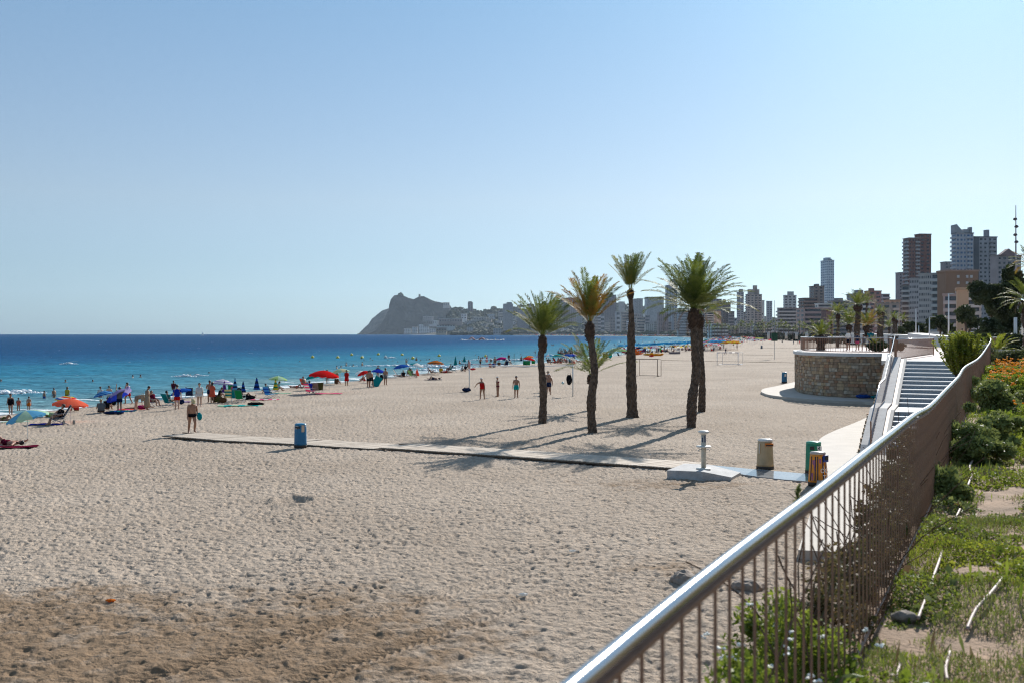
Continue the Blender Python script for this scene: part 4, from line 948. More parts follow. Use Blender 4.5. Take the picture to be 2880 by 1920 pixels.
POSES = {
 'stand': dict(lean=2, armL=A0_, armR=A0_, legL=L0_, legR=L0_),
 'akimbo': dict(lean=2, armL=((.75, .15, -.8), (-.9, -.4, -.25)), armR=((.3, 0, -1), (.1, -.1, -1)), legL=((.14, 0, -1), (.05, .03, -1), (.3, -1, 0)), legR=L0_),
 'walk': dict(lean=6, head=(35, 0), armL=((.25, .25, -1), (.05, -.5, -.8)), armR=((.2, -.15, -1), (.1, -.3, -1)), legL=((.05, -.42, -1), (0, .38, -1), (.2, -1, 0)), legR=((.04, .22, -1), (0, .30, -1), (.2, -1, -.15))),
 'stride': dict(lean=6, armL=((.2, .45, -1), (.05, .1, -1)), armR=((.2, -.4, -1), (.05, -.8, -.7)), legL=((.03, -.5, -1), (0, .1, -1), (.2, -1, .2)), legR=((.03, .35, -1), (0, .6, -1), (.2, -1, -.5))),
 'reach': dict(lean=8, ls=.1, armL=((1.0, -.2, -.55), (.6, -.5, -.9)), armR=A0_, legL=((.12, -.1, -1), (.02, .12, -1), (.2, -1, 0)), legR=((.16, .12, -1), (.1, .12, -1), (.2, -1, 0))),
 'phone': dict(lean=3, head=(25, 0), armL=((.2, -.1, -1), (-.35, -1, .55)), armR=((.2, -.05, -1), (-.2, -1, .2)), legL=L0_, legR=L0_),
 'fold': dict(lean=2, armL=((.3, -.25, -1), (-.8, -.7, .05)), armR=((.3, -.25, -1), (-.8, -.7, .15)), legL=L0_, legR=L0_),
 'bend': dict(lean=78, armL=((.1, -.25, -1), (.0, -.1, -1)), armR=((.1, -.1, -1), (.0, -.2, -1)), legL=((.05, .05, -1), (0, .12, -1), (.2, -1, 0)), legR=((.05, .1, -1), (0, .1, -1), (.2, -1, 0))),
 'lift': dict(lean=4, armL=((.5, -.7, .9), (.1, -.4, 1)), armR=((.5, -.7, .8), (.1, -.4, 1)), legL=L0_, legR=L0_),
 'sit': dict(lean=-22, armL=((.25, -.1, -1), (0, -1, -.15)), armR=((.25, -.1, -1), (0, -1, -.15)), legL=((.12, -1, .12), (.02, -.25, -1), (.2, -1, 0)), legR=((.12, -1, .12), (.02, -.3, -1), (.2, -1, 0))),
 'floor': dict(lean=12, head=(20, 0), armL=((.3, -.4, -1), (0, -.9, -.2)), armR=((.3, -.4, -1), (0, -.9, -.2)), legL=((.1, -.85, .75), (.02, -.6, -.95), (.2, -1, 0)), legR=((.2, -.85, .7), (.02, -.6, -.9), (.2, -1, 0))),
 'lean_back': dict(lean=-38, armL=((.3, .45, -1), (.1, .3, -1)), armR=((.3, .45, -1), (.1, .3, -1)), legL=((.1, -.75, .85), (.02, -.5, -1), (.2, -1, 0)), legR=((.1, -1, .02), (.02, -1, -.05), (.3, -.5, .9))),
 'lie': dict(lean=-88, armL=((.4, .1, -.12), (.1, -.9, -.05)), armR=((.5, .9, .2), (-.6, .7, .2)), legL=((.1, -.7, .8), (.02, -.5, -1), (.2, -1, 0)), legR=((.1, -1, .05), (.05, -1, -.05), (.3, -.3, .9))),
 'prone': dict(lean=88, head=(-30, 0), armL=((.5, -.8, .0), (-.5, -.8, 0)), armR=((.5, -.8, .0), (-.5, -.8, 0)), legL=((.08, 1, -.03), (.02, 1, -.02), (.1, 1, 0)), legR=((.1, 1, -.03), (.03, 1, -.02), (.1, 1, 0))),
}
BODY = {}
def body_mesh(pose, fem, fat):
    key = (pose, fem, fat)
    if key in BODY: return BODY[key]
    J = pose_joints(POSES[pose], fem); v = []; e = []; rad = []
    def add(p, r, par=None):
        v.append(tuple(p)); r = r if isinstance(r, tuple) else (r, r); q_ = 1.22 if r[0] > .03 else 1.12; rad.append((r[0] * q_, r[1] * q_))
        if par is not None: e.append((par, len(v) - 1))
        return len(v) - 1
    f = fat; pel = add(J['pel'], (.145 * f * (1.05 if fem else .98), .115 * f)); sp_ = add(J['spi'], (.12 * f * (.93 if fem else 1.05), .10 * f * (1 if fem else 1.05)), pel); ch = add(J['che'], (.14 if fem else .155, .11 * min(f, 1.1)), sp_)
    nb = add(J['nb'], .055, ch); nk = add(J['nk'], .048, nb); h1 = add(J['h1'], (.066, .075), nk); h2 = add(J['h2'], (.074, .088), h1); add(J['h3'], (.052, .06), h2)
    for k in 'LR':
        s = add(J['sh' + k], .052 if fem else .06, ch); el = add(J['el' + k], .036, s); wr = add(J['wr' + k], .024, el); pa = add(J['pa' + k], (.032, .016), wr)
        fd = J['_f' + k]; sd_ = fd.cross(Vector((1, 0, 0))); sd_ = sd_.normalized() if sd_.length > .1 else Vector((0, 1, 0))
        crl = Vector((-.3 if k == 'L' else .3, 0, 0))
        for q, L in ((-1.5, .066), (-.5, .078), (.5, .073), (1.5, .055)):
            b = add(J['pa' + k] + sd_ * q * .017 + fd * .035, .009, pa); m_ = add(Vector(v[b]) + (fd + crl * .4).normalized() * L * .5, .008, b); add(Vector(v[m_]) + (fd + crl).normalized() * L * .5, .007, m_)
        t = add(J['wr' + k] + sd_ * -.03 + fd * .03, .010, wr); add(Vector(v[t]) + (fd * .8 - sd_ * .5).normalized() * .05, .008, t)
        hp = add(J['hp' + k], .085 * (1.06 if fem else 1) * min(f, 1.12), pel); mid = add(J['hp' + k].lerp(J['kn' + k], .5), .074 * (1.05 if fem else 1), hp); kn = add(J['kn' + k], .052, mid); cf = add(J['kn' + k].lerp(J['an' + k], .35), .054, kn); an = add(J['an' + k], .034, cf)
        add(J['he' + k], .033, an); mt_ = add(J['an' + k].lerp(J['to' + k], .55), (.036, .026), an); add(J['to' + k], (.036, .017), mt_)
    me = bpy.data.meshes.new('tmp'); me.from_pydata(v, e, []); o = bpy.data.objects.new('tmp', me); link(o)
    o.modifiers.new('s', 'SKIN'); sv = me.skin_vertices[0].data
    for i, r in enumerate(rad): sv[i].radius = r; sv[i].use_root = (i == 0)
    o.modifiers.new('u', 'SUBSURF').levels = 1
    bpy.context.view_layer.update(); out = bpy.data.meshes.new_from_object(o.evaluated_get(bpy.context.evaluated_depsgraph_get())); bpy.data.objects.remove(o)
    # face: push out nose, ears; press in the eye line
    c = J['h2'] + (J['h1'] - J['h2']) * .4; fw, up = J['_fw'], J['_up']; sx = fw.cross(up)
    zmin = 9
    for q in out.vertices:
        d = q.co - c
        if d.length < .13:
            a, b_, g = d.dot(fw), d.dot(up), d.dot(sx)
            if a > .05 and abs(g) < .02 and -.04 < b_ < .02: q.co += fw * .02
            if a > .04 and .02 < abs(g) < .045 and .0 < b_ < .035: q.co -= fw * .007
            if abs(g) > .05 and abs(a) < .03 and abs(b_) < .03: q.co += sx * (.012 if g > 0 else -.012)
        zmin = min(zmin, q.co.z)
    for q in out.vertices: q.co.z -= zmin
    for k in list(J):
        if not k.startswith('_'): J[k] = J[k] - Vector((0, 0, zmin))
    out.polygons.foreach_set('use_smooth', [True] * len(out.polygons)); out.name = 'body'
    if len(out.materials) == 0: out.materials.append(None)
    BODY[key] = (out, J); return BODY[key]
GAR = {}
def garment(kind, pose, fem, fat):
    key = (kind, pose, fem, fat)
    if key in GAR: return GAR[key]
    _, J = body_mesh(pose, fem, fat); mb = MB(); X = (1, 0, 0); f = fat; up = (J['nb'] - J['pel']).normalized()
    tw, td = .172 * f, .142 * f
    def torso(a, b, g=1.0, r0=1, r1=1): mb.tube([J['pel'] + up * a, J['pel'] + up * (a * .6 + b * .4), J['pel'] + up * b], [(tw * g * r0, td * g * r0), (tw * g * 1.0, td * g), (tw * g * r1, td * g * r1)], 14, axis=X)
    def limb(a, b, t0, t1, r0, r1): p, q = J[a], J[b]; mb.tube([p.lerp(q, t0), p.lerp(q, (t0 + t1) / 2), p.lerp(q, t1)], [r0, (r0 + r1) / 2, r1], 10)
    if kind == 'shorts': torso(-.08, .09, 1.02); [limb('hp' + k, 'kn' + k, 0, .55, .118 * min(f, 1.15), .108) for k in 'LR']
    if kind == 'briefs': torso(-.10, .06, 1.03, .85); [limb('hp' + k, 'kn' + k, -.05, .14, .116 * min(f, 1.15), .112) for k in 'LR']
    if kind in ('swimsuit', 'tshirt', 'dress', 'blouse', 'skirt_dress'):
        torso(-.10 if kind == 'swimsuit' else -.06, .44 if kind != 'swimsuit' else .38, 1.04 if kind == 'swimsuit' else 1.12, .9, .98)
        if kind == 'swimsuit': [limb('hp' + k, 'kn' + k, -.05, .10, .112, .108) for k in 'LR']
        else:
            mb.tube([J['pel'] + up * .42, J['nb'] - up * .0], [(tw * 1.15, td), (.08, .08)], 14, axis=X)
        if kind in ('tshirt', 'blouse'): [limb('sh' + k, 'el' + k, -.12, .6 if kind == 'tshirt' else 1.0, .085, .068) for k in 'LR']
        if kind == 'blouse': torso(-.2, 0, 1.15)
        if kind in ('dress', 'skirt_dress'):
            h = (J['knL'] + J['knR']) / 2; a_ = (J['anL'] + J['anR']) / 2; bot = h.lerp(a_, .55 if kind == 'dress' else -.1)
            mb.tube([J['pel'] + up * .04, J['pel'] - Vector((0, 0, .1)), bot], [(tw * 1.12, td * 1.12), (.20 * f, .17 * f), (.25, .22)], 16, axis=X)
    if kind == 'bikini': torso(-.10, .03, 1.03, .85); [limb('hp' + k, 'kn' + k, -.05, .08, .112, .108) for k in 'LR']; mb.tube([J['pel'] + up * .29, J['pel'] + up * .38], [(tw * 1.03, td * 1.08)] * 2, 14, axis=X)
    if kind == 'towel_wrap': torso(-.3, .1, 1.12, 1.1)
    hc = J['h2'] * .75 + J['h1'] * .25; hu, hf = J['_up'], J['_fw']; hx = hf.cross(hu)
    def headpart(front, low, rr, long=0):
        n = 12; b = len(mb.v)
        for i in range(7):
            ph = math.pi * i / 6 * low
            for k in range(n):
                a = 2 * math.pi * k / n; d = hu * math.cos(ph) + (hf * math.cos(a) + hx * math.sin(a)) * math.sin(ph)
                cut = 1.0
                if front and math.cos(a) > .2 and ph > 1.15: cut = .93
                dd = 0 if not (front and math.cos(a) > .2 and ph > 1.15) else (ph - 1.15) * .09
                lg = long * max(0, -math.cos(a)) * max(0, ph - 1.7)
                mb.v.append(tuple(hc + hu * .018 + d * rr * cut * (1.08 if abs(math.cos(a)) > .5 else .96) + hu * dd - hu * lg - hf * .008))
        for i in range(6):
            for k in range(n): k2 = (k + 1) % n; mb.f.append((b + i * n + k, b + i * n + k2, b + (i + 1) * n + k2, b + (i + 1) * n + k)); mb.m.append(0)
    if kind == 'hair': headpart(True, .66, .108)
    if kind == 'long_hair': headpart(True, .78, .112, .35)
    if kind == 'cap': headpart(False, .48, .113); mb.tube([hc + hf * .08 + hu * .03, hc + hf * .2 + hu * .015], [(.085, .01), (.06, .008)], 10, axis=tuple(hx))
    if kind == 'sun_hat': headpart(False, .45, .115); mb.lathe([(.11, .0), (.21, -.02), (.21, -.012), (.11, .012)], 16, c=tuple(hc + hu * .03))
    if kind == 'eyes':
        for s in (-1, 1): mb.blob(tuple(hc + hf * .082 + hx * s * .03 - hu * .01), .011, 1)
    GAR[key] = mb.mesh(kind, fab((.5, .5, .5)), True); return GAR[key]
SK = {'tan': mat('skin_tan', (.30, .15, .09), .55), 'fair': mat('skin_fair', (.47, .29, .21), .55), 'brown': mat('skin_brown', (.16, .08, .05), .55), 'red': mat('skin_sunburnt', (.38, .17, .11), .55)}
HC = {'dark': mat('hair_dark', (.015, .011, .009), .6), 'brown': mat('hair_brown', (.07, .04, .02), .6), 'grey': mat('hair_grey', (.28, .27, .25), .6), 'fair': mat('hair_fair', (.35, .24, .11), .6)}
C = dict(azure=(.02, .24, .48), black=(.015, .015, .02), navy=(.015, .03, .09), blue=(.02, .10, .42), royal=(.02, .05, .45), sky=(.12, .38, .62), teal=(.01, .25, .28), turq=(.01, .42, .42), green=(.02, .25, .10), lime=(.35, .55, .22), mint=(.42, .62, .46), yellow=(.65, .50, .05), cream=(.60, .55, .35),
         orange=(.70, .20, .03), red=(.62, .02, .02), coral=(.75, .14, .08), pink=(.75, .12, .25), magenta=(.55, .02, .18), purple=(.16, .04, .28), burg=(.16, .015, .04), white=(.75, .75, .73), beige=(.45, .36, .26), grey=(.2, .2, .21), brown=(.16, .08, .04), olive=(.12, .12, .04), lav=(.35, .30, .55))
def person(p, pose, face, label, wear=(), skin='tan', hair='dark', hk='hair', h=1.72, fem=False, fat=1.0, group=None, cat='person', eyes=False, lift=0, name='person'):
    me, J = body_mesh(pose, fem, fat); s = h / 1.72
    o = tag(empty(name, Vector(p) + Vector((0, 0, lift)), R(face), s), label, cat, group)
    b = obj('body', me, o); setmats(b, [SK[skin]])
    for g, c in wear:
        q = obj(g if g not in ('tshirt',) else 't_shirt', garment(g, pose, fem, fat), o); setmats(q, [fab(C[c])])
    if hk: q = obj('hair', garment(hk, pose, fem, fat), o); setmats(q, [HC[hair]])
    if eyes: q = obj('eyes', garment('eyes', pose, fem, fat), o); setmats(q, [M_BLACK])
    return o
# ---- the walker on the boardwalk
mw = G(540, 1221); mw.z += .06
man = person(mw, 'walk', 35, 'older man in pale cap and dark briefs walking off the boardwalk', [('briefs', 'black'), ('cap', 'cream')], 'tan', 'grey', None, 1.76, fat=1.3, eyes=True)
_, Jm = body_mesh('walk', False, 1.3)
tw_ = MB(); c_ = Jm['wrL']; tw_.tube([c_ + Vector((.02, -.02, .14)), c_ + Vector((.05, -.03, .02)), c_ + Vector((.06, -.05, -.14)), c_ + Vector((.07, -.06, -.24))], [.05, .13, .12, .05], 10)
tq = tw_.build('towel', fab(C['teal']), smooth=True); tag(tq, 'teal towel carried under the arm of the man in the cap', 'towel'); tq.matrix_world = Matrix.LocRotScale(man.location, man.rotation_euler, man.scale)
# ---- volleyball players
person(G(1356, 1122), 'reach', 175, 'woman in a red swimsuit and white cap stretching one arm on the court', [('swimsuit', 'red'), ('cap', 'white')], 'tan', 'grey', None, 1.66, True)
person(G(1400, 1115), 'akimbo', 250, 'woman in a dark bikini and pale cap standing between the other volleyball players', [('bikini', 'burg'), ('cap', 'white')], 'tan', 'grey', None, 1.62, True)
person(G(1452, 1118), 'stand', 180, 'man in turquoise swim shorts seen from behind on the volleyball court', [('shorts', 'turq'), ('cap', 'grey')], 'tan', 'grey', None, 1.72)
person(G(1544, 1109), 'akimbo', 170, 'man in navy shorts and white cap, hand on hip, behind the leftmost palm', [('shorts', 'navy'), ('cap', 'white')], 'tan', 'grey', None, 1.74)
person(G(1541, 1100), 'stand', 10, 'person in a straw hat mostly hidden behind the man in navy shorts', [('shorts', 'beige'), ('sun_hat', 'beige')], 'tan', 'grey', None, 1.78)
def ball(p, r, m, label):
    a = MB(); a.blob((0, 0, 0), r, 3); tag(a.build('ball', m, smooth=True, loc=p), label, 'ball')
vb = G(1583, 1112); ball(Vector((PX(1583, vb.y), vb.y, PZ(1076, vb.y))), .12, mat('ball_teal', (.2, .45, .45), .4, col2=(.6, .7, .7), vs=6), 'teal and white volleyball in the air beside the pole')
# ---- volleyball net
pl, pr = G(1320, 1098), G(1611, 1113)
def post(p, top, label, r=.05, m=M_POLE, name='net_post', cat='post', group='volleyball net posts'):
    a = MB(); a.lathe([(r, -.2), (r, top), (r * .6, top + .02)], 12); b = tag(empty(name, p), label, cat, group); a.build('pole', m, b, smooth=True); return b
a1 = post(pl, 2.62, 'white volleyball post with a pinkish pad on top left of the players', .055); a = MB(); a.lathe([(.10, 2.0), (.10, 2.62)], 10); a.build('pad', mat('pad_pink', (.55, .30, .26), .7), a1, smooth=True)
post(pr, 2.55, 'white volleyball post with a dark bag hanging on it', .055)
ta = MB(); A_ = pl + Vector((0, 0, 2.35)); B_ = pr + Vector((0, 0, 2.5)); O_ = A_.copy()
def sag(a, b, n, dz): return [a.lerp(b, i / n) - Vector((0, 0, dz * 4 * (i / n) * (1 - i / n))) for i in range(n + 1)]
q = sag(A_ + Vector((.3, .2, 0)), B_, 14, .12)
net = tag(empty('volleyball_net', O_), 'volleyball net with a white top tape strung behind the palms', 'net')
for a_, b_ in zip(q[:-1], q[1:]): ta.beam(a_ - O_, b_ - O_, .012, .075)
ta.build('top_tape', M_WHITE, net)
ta = MB()
for i in range(0, 60):
    a_ = q[0].lerp(q[-1], i / 60) - Vector((0, 0, .04 + .12 * 4 * (i / 60) * (1 - i / 60))); ta.beam(a_ - O_, a_ - O_ - Vector((0, 0, .95)), .004, .004)
for k in range(1, 10): ta.beam(q[0] - O_ - Vector((0, 0, .1 * k)), q[7] - O_ - Vector((0, 0, .1 * k)), .004, .004); ta.beam(q[7] - O_ - Vector((0, 0, .1 * k)), q[-1] - O_ - Vector((0, 0, .1 * k)), .004, .004)
ta.build('mesh_strings', M_GREYM, net)
def bag(p, label, c, d=(.45, .3, .35), group=None, seed=1, name='bag'):
    a = MB(); a.blob((0, 0, d[2] / 2), (d[0] / 2, d[1] / 2, d[2] / 2), 2, .12, rnd=random.Random(seed)); o = tag(empty(name, p), label, 'bag', group); a.build('bag_body', fab(C[c]), o, smooth=True)
    a = MB(); a.tube([(-d[0] * .3, 0, d[2] * .8), (-d[0] * .15, 0, d[2] * 1.15), (d[0] * .15, 0, d[2] * 1.15), (d[0] * .3, 0, d[2] * .8)], .015, 5); a.build('handle', fab(C[c]), o); return o
bag(G(1312, 1101), 'dark sports bag on the sand at the foot of the left volleyball post', 'navy', (.85, .5, .38))
bag(pr + Vector((-.30, -.1, .92)), 'dark shoulder bag hanging from the right volleyball post', 'black', (.5, .3, .85))
# ---- goals
def goal(label, pts, hgt, r, m, depth, band=None):
    a, b = G(*pts[0]), G(*pts[1]); O = (a + b) / 2; g = tag(empty('goal', O), label, 'goal', 'small football goals'); n_ = Vector((0, 1, 0)) * depth; k = MB()
    for p in (a, b): k.tube([p - O, p - O + Vector((0, 0, hgt))], r, 8)
    k.tube([a - O + Vector((0, 0, hgt)), b - O + Vector((0, 0, hgt))], r, 8); k.build('front_frame', m, g, smooth=True); k = MB()
    a2 = a + n_ * 1 + Vector((1.2 * depth * .35, 0, 0)); b2 = b + n_ + Vector((1.2 * depth * .35, 0, 0))
    for p, p2 in ((a, a2), (b, b2)): k.tube([p - O + Vector((0, 0, hgt)), p2 - O + Vector((0, 0, hgt * .97)), p2 - O], r * .7, 6); k.tube([p - O + Vector((0, 0, .03)), p2 - O + Vector((0, 0, .03))], r * .7, 6)
    k.tube([a2 - O + Vector((0, 0, .03)), b2 - O + Vector((0, 0, .03))], r * .7, 6); k.build('rear_frame', m, g, smooth=True)
    if band:
        k = MB()
        for i in range(0, 7, 2): k.tube([(a - O).lerp(b - O, i / 7) + Vector((0, 0, hgt)), (a - O).lerp(b - O, (i + 1) / 7) + Vector((0, 0, hgt))], r * 1.3, 8)
        k.build('blue_bands', band, g)
goal('rusty brown goal frame behind the tallest palm', ((1788, 1057), (1849, 1058)), 2.05, .045, mat('rusty_pipe', (.16, .11, .09), .8), 1.6)
goal('white goal frame with blue bands on the crossbar', ((2017, 1026), (2076, 1026)), 2.0, .05, mat('goal_white', (.6, .62, .66), .5), 4.0, mat('goal_blue', (.05, .07, .2), .5))
for i, (a_, b_, lab) in enumerate((((1862, 1013), (2238, 1020), 'dark tape line stretched across the sand to the terrace'), ((2060, 997), (2175, 998), 'boundary tape behind the blue-banded goal'), ((2130, 979), (2250, 979), 'farthest boundary tape on the open sand'))):
    A1, B1 = G(*a_), G(*b_); k = MB(); k.beam((0, 0, .05), B1 - A1 + Vector((0, 0, .05)), .10, .05); tag(k.build('court_tape', fab(C['brown']), loc=A1), lab, 'tape', 'court tapes')
pg = G(2178, 1010); o = tag(empty('sign_post', pg), 'thin pole with a dark green box half way up on the open sand', 'post'); k = MB(); k.lathe([(.05, -.2), (.045, 11.5)], 8); k.build('pole', M_GREYM, o)
k = MB(); k.box((0, 0, 4.3), (1.1, .5, 1.5)); k.box((0, 0, 5.1), (.8, .4, .2)); k.build('green_box', mat('green_tarp', (.01, .06, .03), .7), o)
# ================================================================ umbrellas, chairs, towels
UM = {}
def canopy(kind, R_=1.0, rise=.34):
    key = (kind, R_, rise)
    if key in UM: return UM[key]
    mb = MB(); n = 24; rings = [0, .22, .42, .62, .82, 1.0]; mb.v.append((0, 0, rise))
    for ri in rings[1:]:
        for k in range(n):
            a = 2 * math.pi * k / n; sc_ = 1 - .045 * (1 - abs(math.cos(4 * a))) * ri; z = rise * (1 - ri ** 1.7)
            if ri == 1.0: z -= .02 * (1 - abs(math.cos(4 * a)))
            mb.v.append((R_ * ri * sc_ * math.cos(a), R_ * ri * sc_ * math.sin(a), z))
    for k in range(n):   # valance
        a = 2 * math.pi * k / n; mb.v.append((R_ * 1.0 * math.cos(a), R_ * 1.0 * math.sin(a), -.10 + .03 * math.cos(k * math.pi)))
    def mi(i, k):
        if kind == 'panel': return (k // 3) % 2
        if kind == 'ring': return i % 2
        if kind == 'rainbow': return i % 4
        if kind == 'half': return 0 if k in range(3, 15) else 1
        return 0
    for k in range(n): mb.f.append((0, 1 + k, 1 + (k + 1) % n)); mb.m.append(mi(0, k))
    for i in range(1, 6):
        for k in range(n):
            k2 = (k + 1) % n; b = 1 + (i - 1) * n; mb.f.append((b + k, b + n + k, b + n + k2, b + k2)); mb.m.append(mi(i, k))
    UM[key] = mb.mesh('canopy', [fab(C['white'])] * 4, False); return UM[key]
_pole = MB(); _pole.tube([(0, 0, -.25), (0, 0, 1)], .017, 8); POLE = _pole.mesh('pole', M_POLE, True)
_rib = MB()
for k in range(8): a = 2 * math.pi * k / 8; _rib.tube([(0, 0, .30), (math.cos(a) * .55, math.sin(a) * .55, .18), (math.cos(a) * .97, math.sin(a) * .97, -.03)], .007, 4)
for k in range(8): a = 2 * math.pi * k / 8; _rib.tube([(0, 0, -.06), (math.cos(a) * .5, math.sin(a) * .5, .19)], .006, 4)
RIBS = _rib.mesh('ribs', M_GREYM); _t = MB(); _t.lathe([(.02, .32), (.03, .36), (.012, .42)], 8); TIP = _t.mesh('tip', M_WHITE)
def umbrella(p, label, kind, cols, r=1.0, h=1.9, tilt=0, az=0, group='open beach umbrellas', detail=True, spin=None):
    o = tag(empty('beach_umbrella', p), label, 'umbrella', group)
    top = Vector((math.sin(R(tilt)) * math.cos(R(az)) * .45, math.sin(R(tilt)) * math.sin(R(az)) * .45, h - .34))
    q = obj('pole', POLE, o, loc=(0, 0, 0)); q.scale = (1, 1, h - .3)
    c = obj('canopy', canopy(kind), o, loc=(0, 0, h - .34)); c.scale = (r, r, max(.8, r)); setmats(c, [fab(C[x]) for x in (list(cols) * 4)[:4]])
    ax = Vector((-math.sin(R(az)), math.cos(R(az)), 0)); rot = Matrix.Rotation(R(tilt), 4, ax) @ Matrix.Rotation(spin if spin is not None else rng.uniform(0, 1.5), 4, 'Z'); c.rotation_euler = rot.to_euler()
    if detail:
        for nm, me in (('ribs', RIBS), ('tip', TIP)): d = obj(nm, me, o, loc=c.location); d.scale = c.scale; d.rotation_euler = c.rotation_euler
    return o
def closed(p, label, cols, h=1.9, group='closed beach umbrellas', ring=True, L=1.0):
    o = tag(empty('closed_umbrella', p), label, 'umbrella', group); q = obj('pole', POLE, o); q.scale = (1, 1, h)
    mb = MB(); pr_ = [(.02, h), (.05, h - .1 * L), (.09, h - .3 * L), (.13, h - .5 * L), (.17, h - .7 * L), (.20, h - .85 * L), (.24, h - 1.0 * L), (.10, h - 1.02 * L)]
    mb.lathe(pr_, 16, mf=(lambda i, k: i % 2) if ring else None)
    for i, v in enumerate(mb.v): a = math.atan2(v[1], v[0]); mb.v[i] = (v[0] * (1 + .18 * math.cos(8 * a)), v[1] * (1 + .18 * math.cos(8 * a)), v[2])
    mb.build('furled_canopy', [fab(C[cols[0]]), fab(C[cols[-1]])], o); return o
_cf = MB()
for s in (-1, 1):
    x = .27 * s
    _cf.tube([(x, -.45, .02), (x, .05, .36), (x, .35, .42)], .012, 6); _cf.tube([(x, -.42, .34), (x, .30, .30)], .012, 6); _cf.tube([(x, .42, .02), (x, -.40, .34)], .012, 6); _cf.tube([(x, .15, .30), (x, .55, .95)], .012, 6); _cf.tube([(x * 1.05, -.35, .55), (x * 1.05, .33, .57)], .016, 6); _cf.tube([(x, -.30, .33), (x * 1.05, -.32, .55)], .010, 6)
for q in ((-.42, .34), (.55, .95), (.42, .02), (-.45, .02)): _cf.tube([(-.27, q[0], q[1]), (.27, q[0], q[1])], .012, 6)
CHF = _cf.mesh('frame', M_STEEL)
_cs = MB(); _cs.add([(-.26, -.42, .35), (.26, -.42, .35), (.26, -.1, .30), (.26, .2, .30), (-.26, .2, .30), (-.26, -.1, .30), (-.26, -.42, .335), (.26, -.42, .335), (.26, -.1, .285), (.26, .2, .285), (-.26, .2, .285), (-.26, -.1, .285)], [(0, 1, 2, 5), (5, 2, 3, 4), (6, 11, 8, 7), (11, 10, 9, 8), (0, 6, 7, 1), (3, 9, 10, 4)])
CHS = _cs.mesh('seat', fab(C['white'])); _cb = MB()
for i in range(5): y0, y1, z0, z1 = .17 + i * .076, .17 + (i + 1) * .076, .32 + i * .126, .32 + (i + 1) * .126; _cb.add([(-.26, y0, z0), (.26, y0, z0), (.26, y1, z1), (-.26, y1, z1), (-.26, y0 + .02, z0 - .01), (.26, y0 + .02, z0 - .01), (.26, y1 + .02, z1 - .01), (-.26, y1 + .02, z1 - .01)], [(0, 1, 2, 3), (7, 6, 5, 4), (0, 3, 7, 4), (1, 5, 6, 2)], i % 2)
CHB = _cb.mesh('backrest', [fab(C['white'])] * 2)
def chair(p, face, label, cols, group='beach chairs', s=1.05):
    o = tag(empty('beach_chair', p, R(face), s), label, 'chair', group); obj('frame', CHF, o); setmats(obj('seat', CHS, o), [fab(C[cols[0]])]); setmats(obj('backrest', CHB, o), [fab(C[cols[0]]), fab(C[cols[-1]])]); return o
def towel(p, rz, label, cols, d=(1.8, .9), group='beach towels', seed=1):
    mb = MB(); nx, ny = 14, 7; r = random.Random(seed)
    for sgn in (1, 0):
        for j in range(ny):
            for i in range(nx):
                x = (i / (nx - 1) - .5) * d[0]; y = (j / (ny - 1) - .5) * d[1]; mb.v.append((x, y, .05 + .025 * math.sin(x * 5 + seed) * math.cos(y * 7 + seed) + (.012 if sgn else 0)))
    f = gridfaces(ny, nx).tolist()
    for q in f: mb.f.append(tuple(q)); mb.m.append((q[0] % nx) // 2 % 2)
    for q in f: mb.f.append(tuple(nx * ny + k for k in q[::-1])); mb.m.append(0)
    tag(mb.build('beach_towel', [fab(C[cols[0]]), fab(C[cols[-1]])], smooth=True, loc=p, rz=R(rz)), label, 'towel', group)
def seated(px, py, face, plabel, clabel, ccols, wear, skin='tan', hair='dark', hk='hair', fem=False, h=1.66, fat=1.0):
    p = G(px, py); chair(p, face, clabel, ccols); o = person(p, 'sit', face, plabel, wear, skin, hair, hk, h, fem, fat)
    _, J = body_mesh('sit', fem, fat); o.location.z = p.z + .40 - (J['pel'].z - .10) * h / 1.72; d = Vector((0, -.02, 0)); return o
def wade(px, py, sub, pose, face, label, wear=(), group=None, **k):
    p = W(px, py); return person(p - Vector((0, 0, sub)), pose, face, label, wear, group=group, **k)
def P_(px, py, pose, face, label, wear, **k): return person(G(px, py), pose, face, label, wear, **k)
# ---- left group ----------------------------------------------------------
GW = 'bathers in the water'
wade(30, 1163, .12, 'stride', 20, 'woman in black swimsuit wading out by the left edge', [('swimsuit', 'black')], skin='tan', fem=True, fat=1.25, h=1.66)
wade(52, 1154, .12, 'stand', 200, 'small child in a striped suit beside the woman in black', [('swimsuit', 'coral')], skin='tan', h=1.15)
wade(81, 1151, .15, 'stand', 180, 'child in orange shorts standing at the water edge with its back turned', [('shorts', 'orange')], h=1.2)
wade(124, 1119, .55, 'stand', 150, 'dark haired child standing waist deep, left one of the pair', [('shorts', 'blue')], group=GW, h=1.25)
wade(152, 1117, .45, 'stand', 240, 'slim child standing thigh deep, right one of the pair', [('briefs', 'grey')], group=GW, h=1.35)
wade(189, 1113, .7, 'stand', 170, 'person in a yellow top wading behind the rainbow umbrella', [('tshirt', 'yellow')], fem=True, hk='long_hair', hair='brown', h=1.6)
wade(282, 1119, .55, 'stand', 180, 'person in a white shirt in the shallows behind the light blue umbrella', [('tshirt', 'white')], h=1.65)
wade(307, 1117, .6, 'stand', 200, 'bare backed fair bather beside the tilted blue umbrella', [('shorts', 'white')], skin='fair', h=1.72)
P_(336, 1156, 'lift', 180, 'man in a dark shirt and denim shorts handling the blue umbrella', [('tshirt', 'grey'), ('shorts', 'navy')], h=1.72)
P_(360, 1136, 'stride', 250, 'man in a lilac shirt and red shorts stepping behind the blue umbrella', [('tshirt', 'lav'), ('shorts', 'red')], h=1.78)
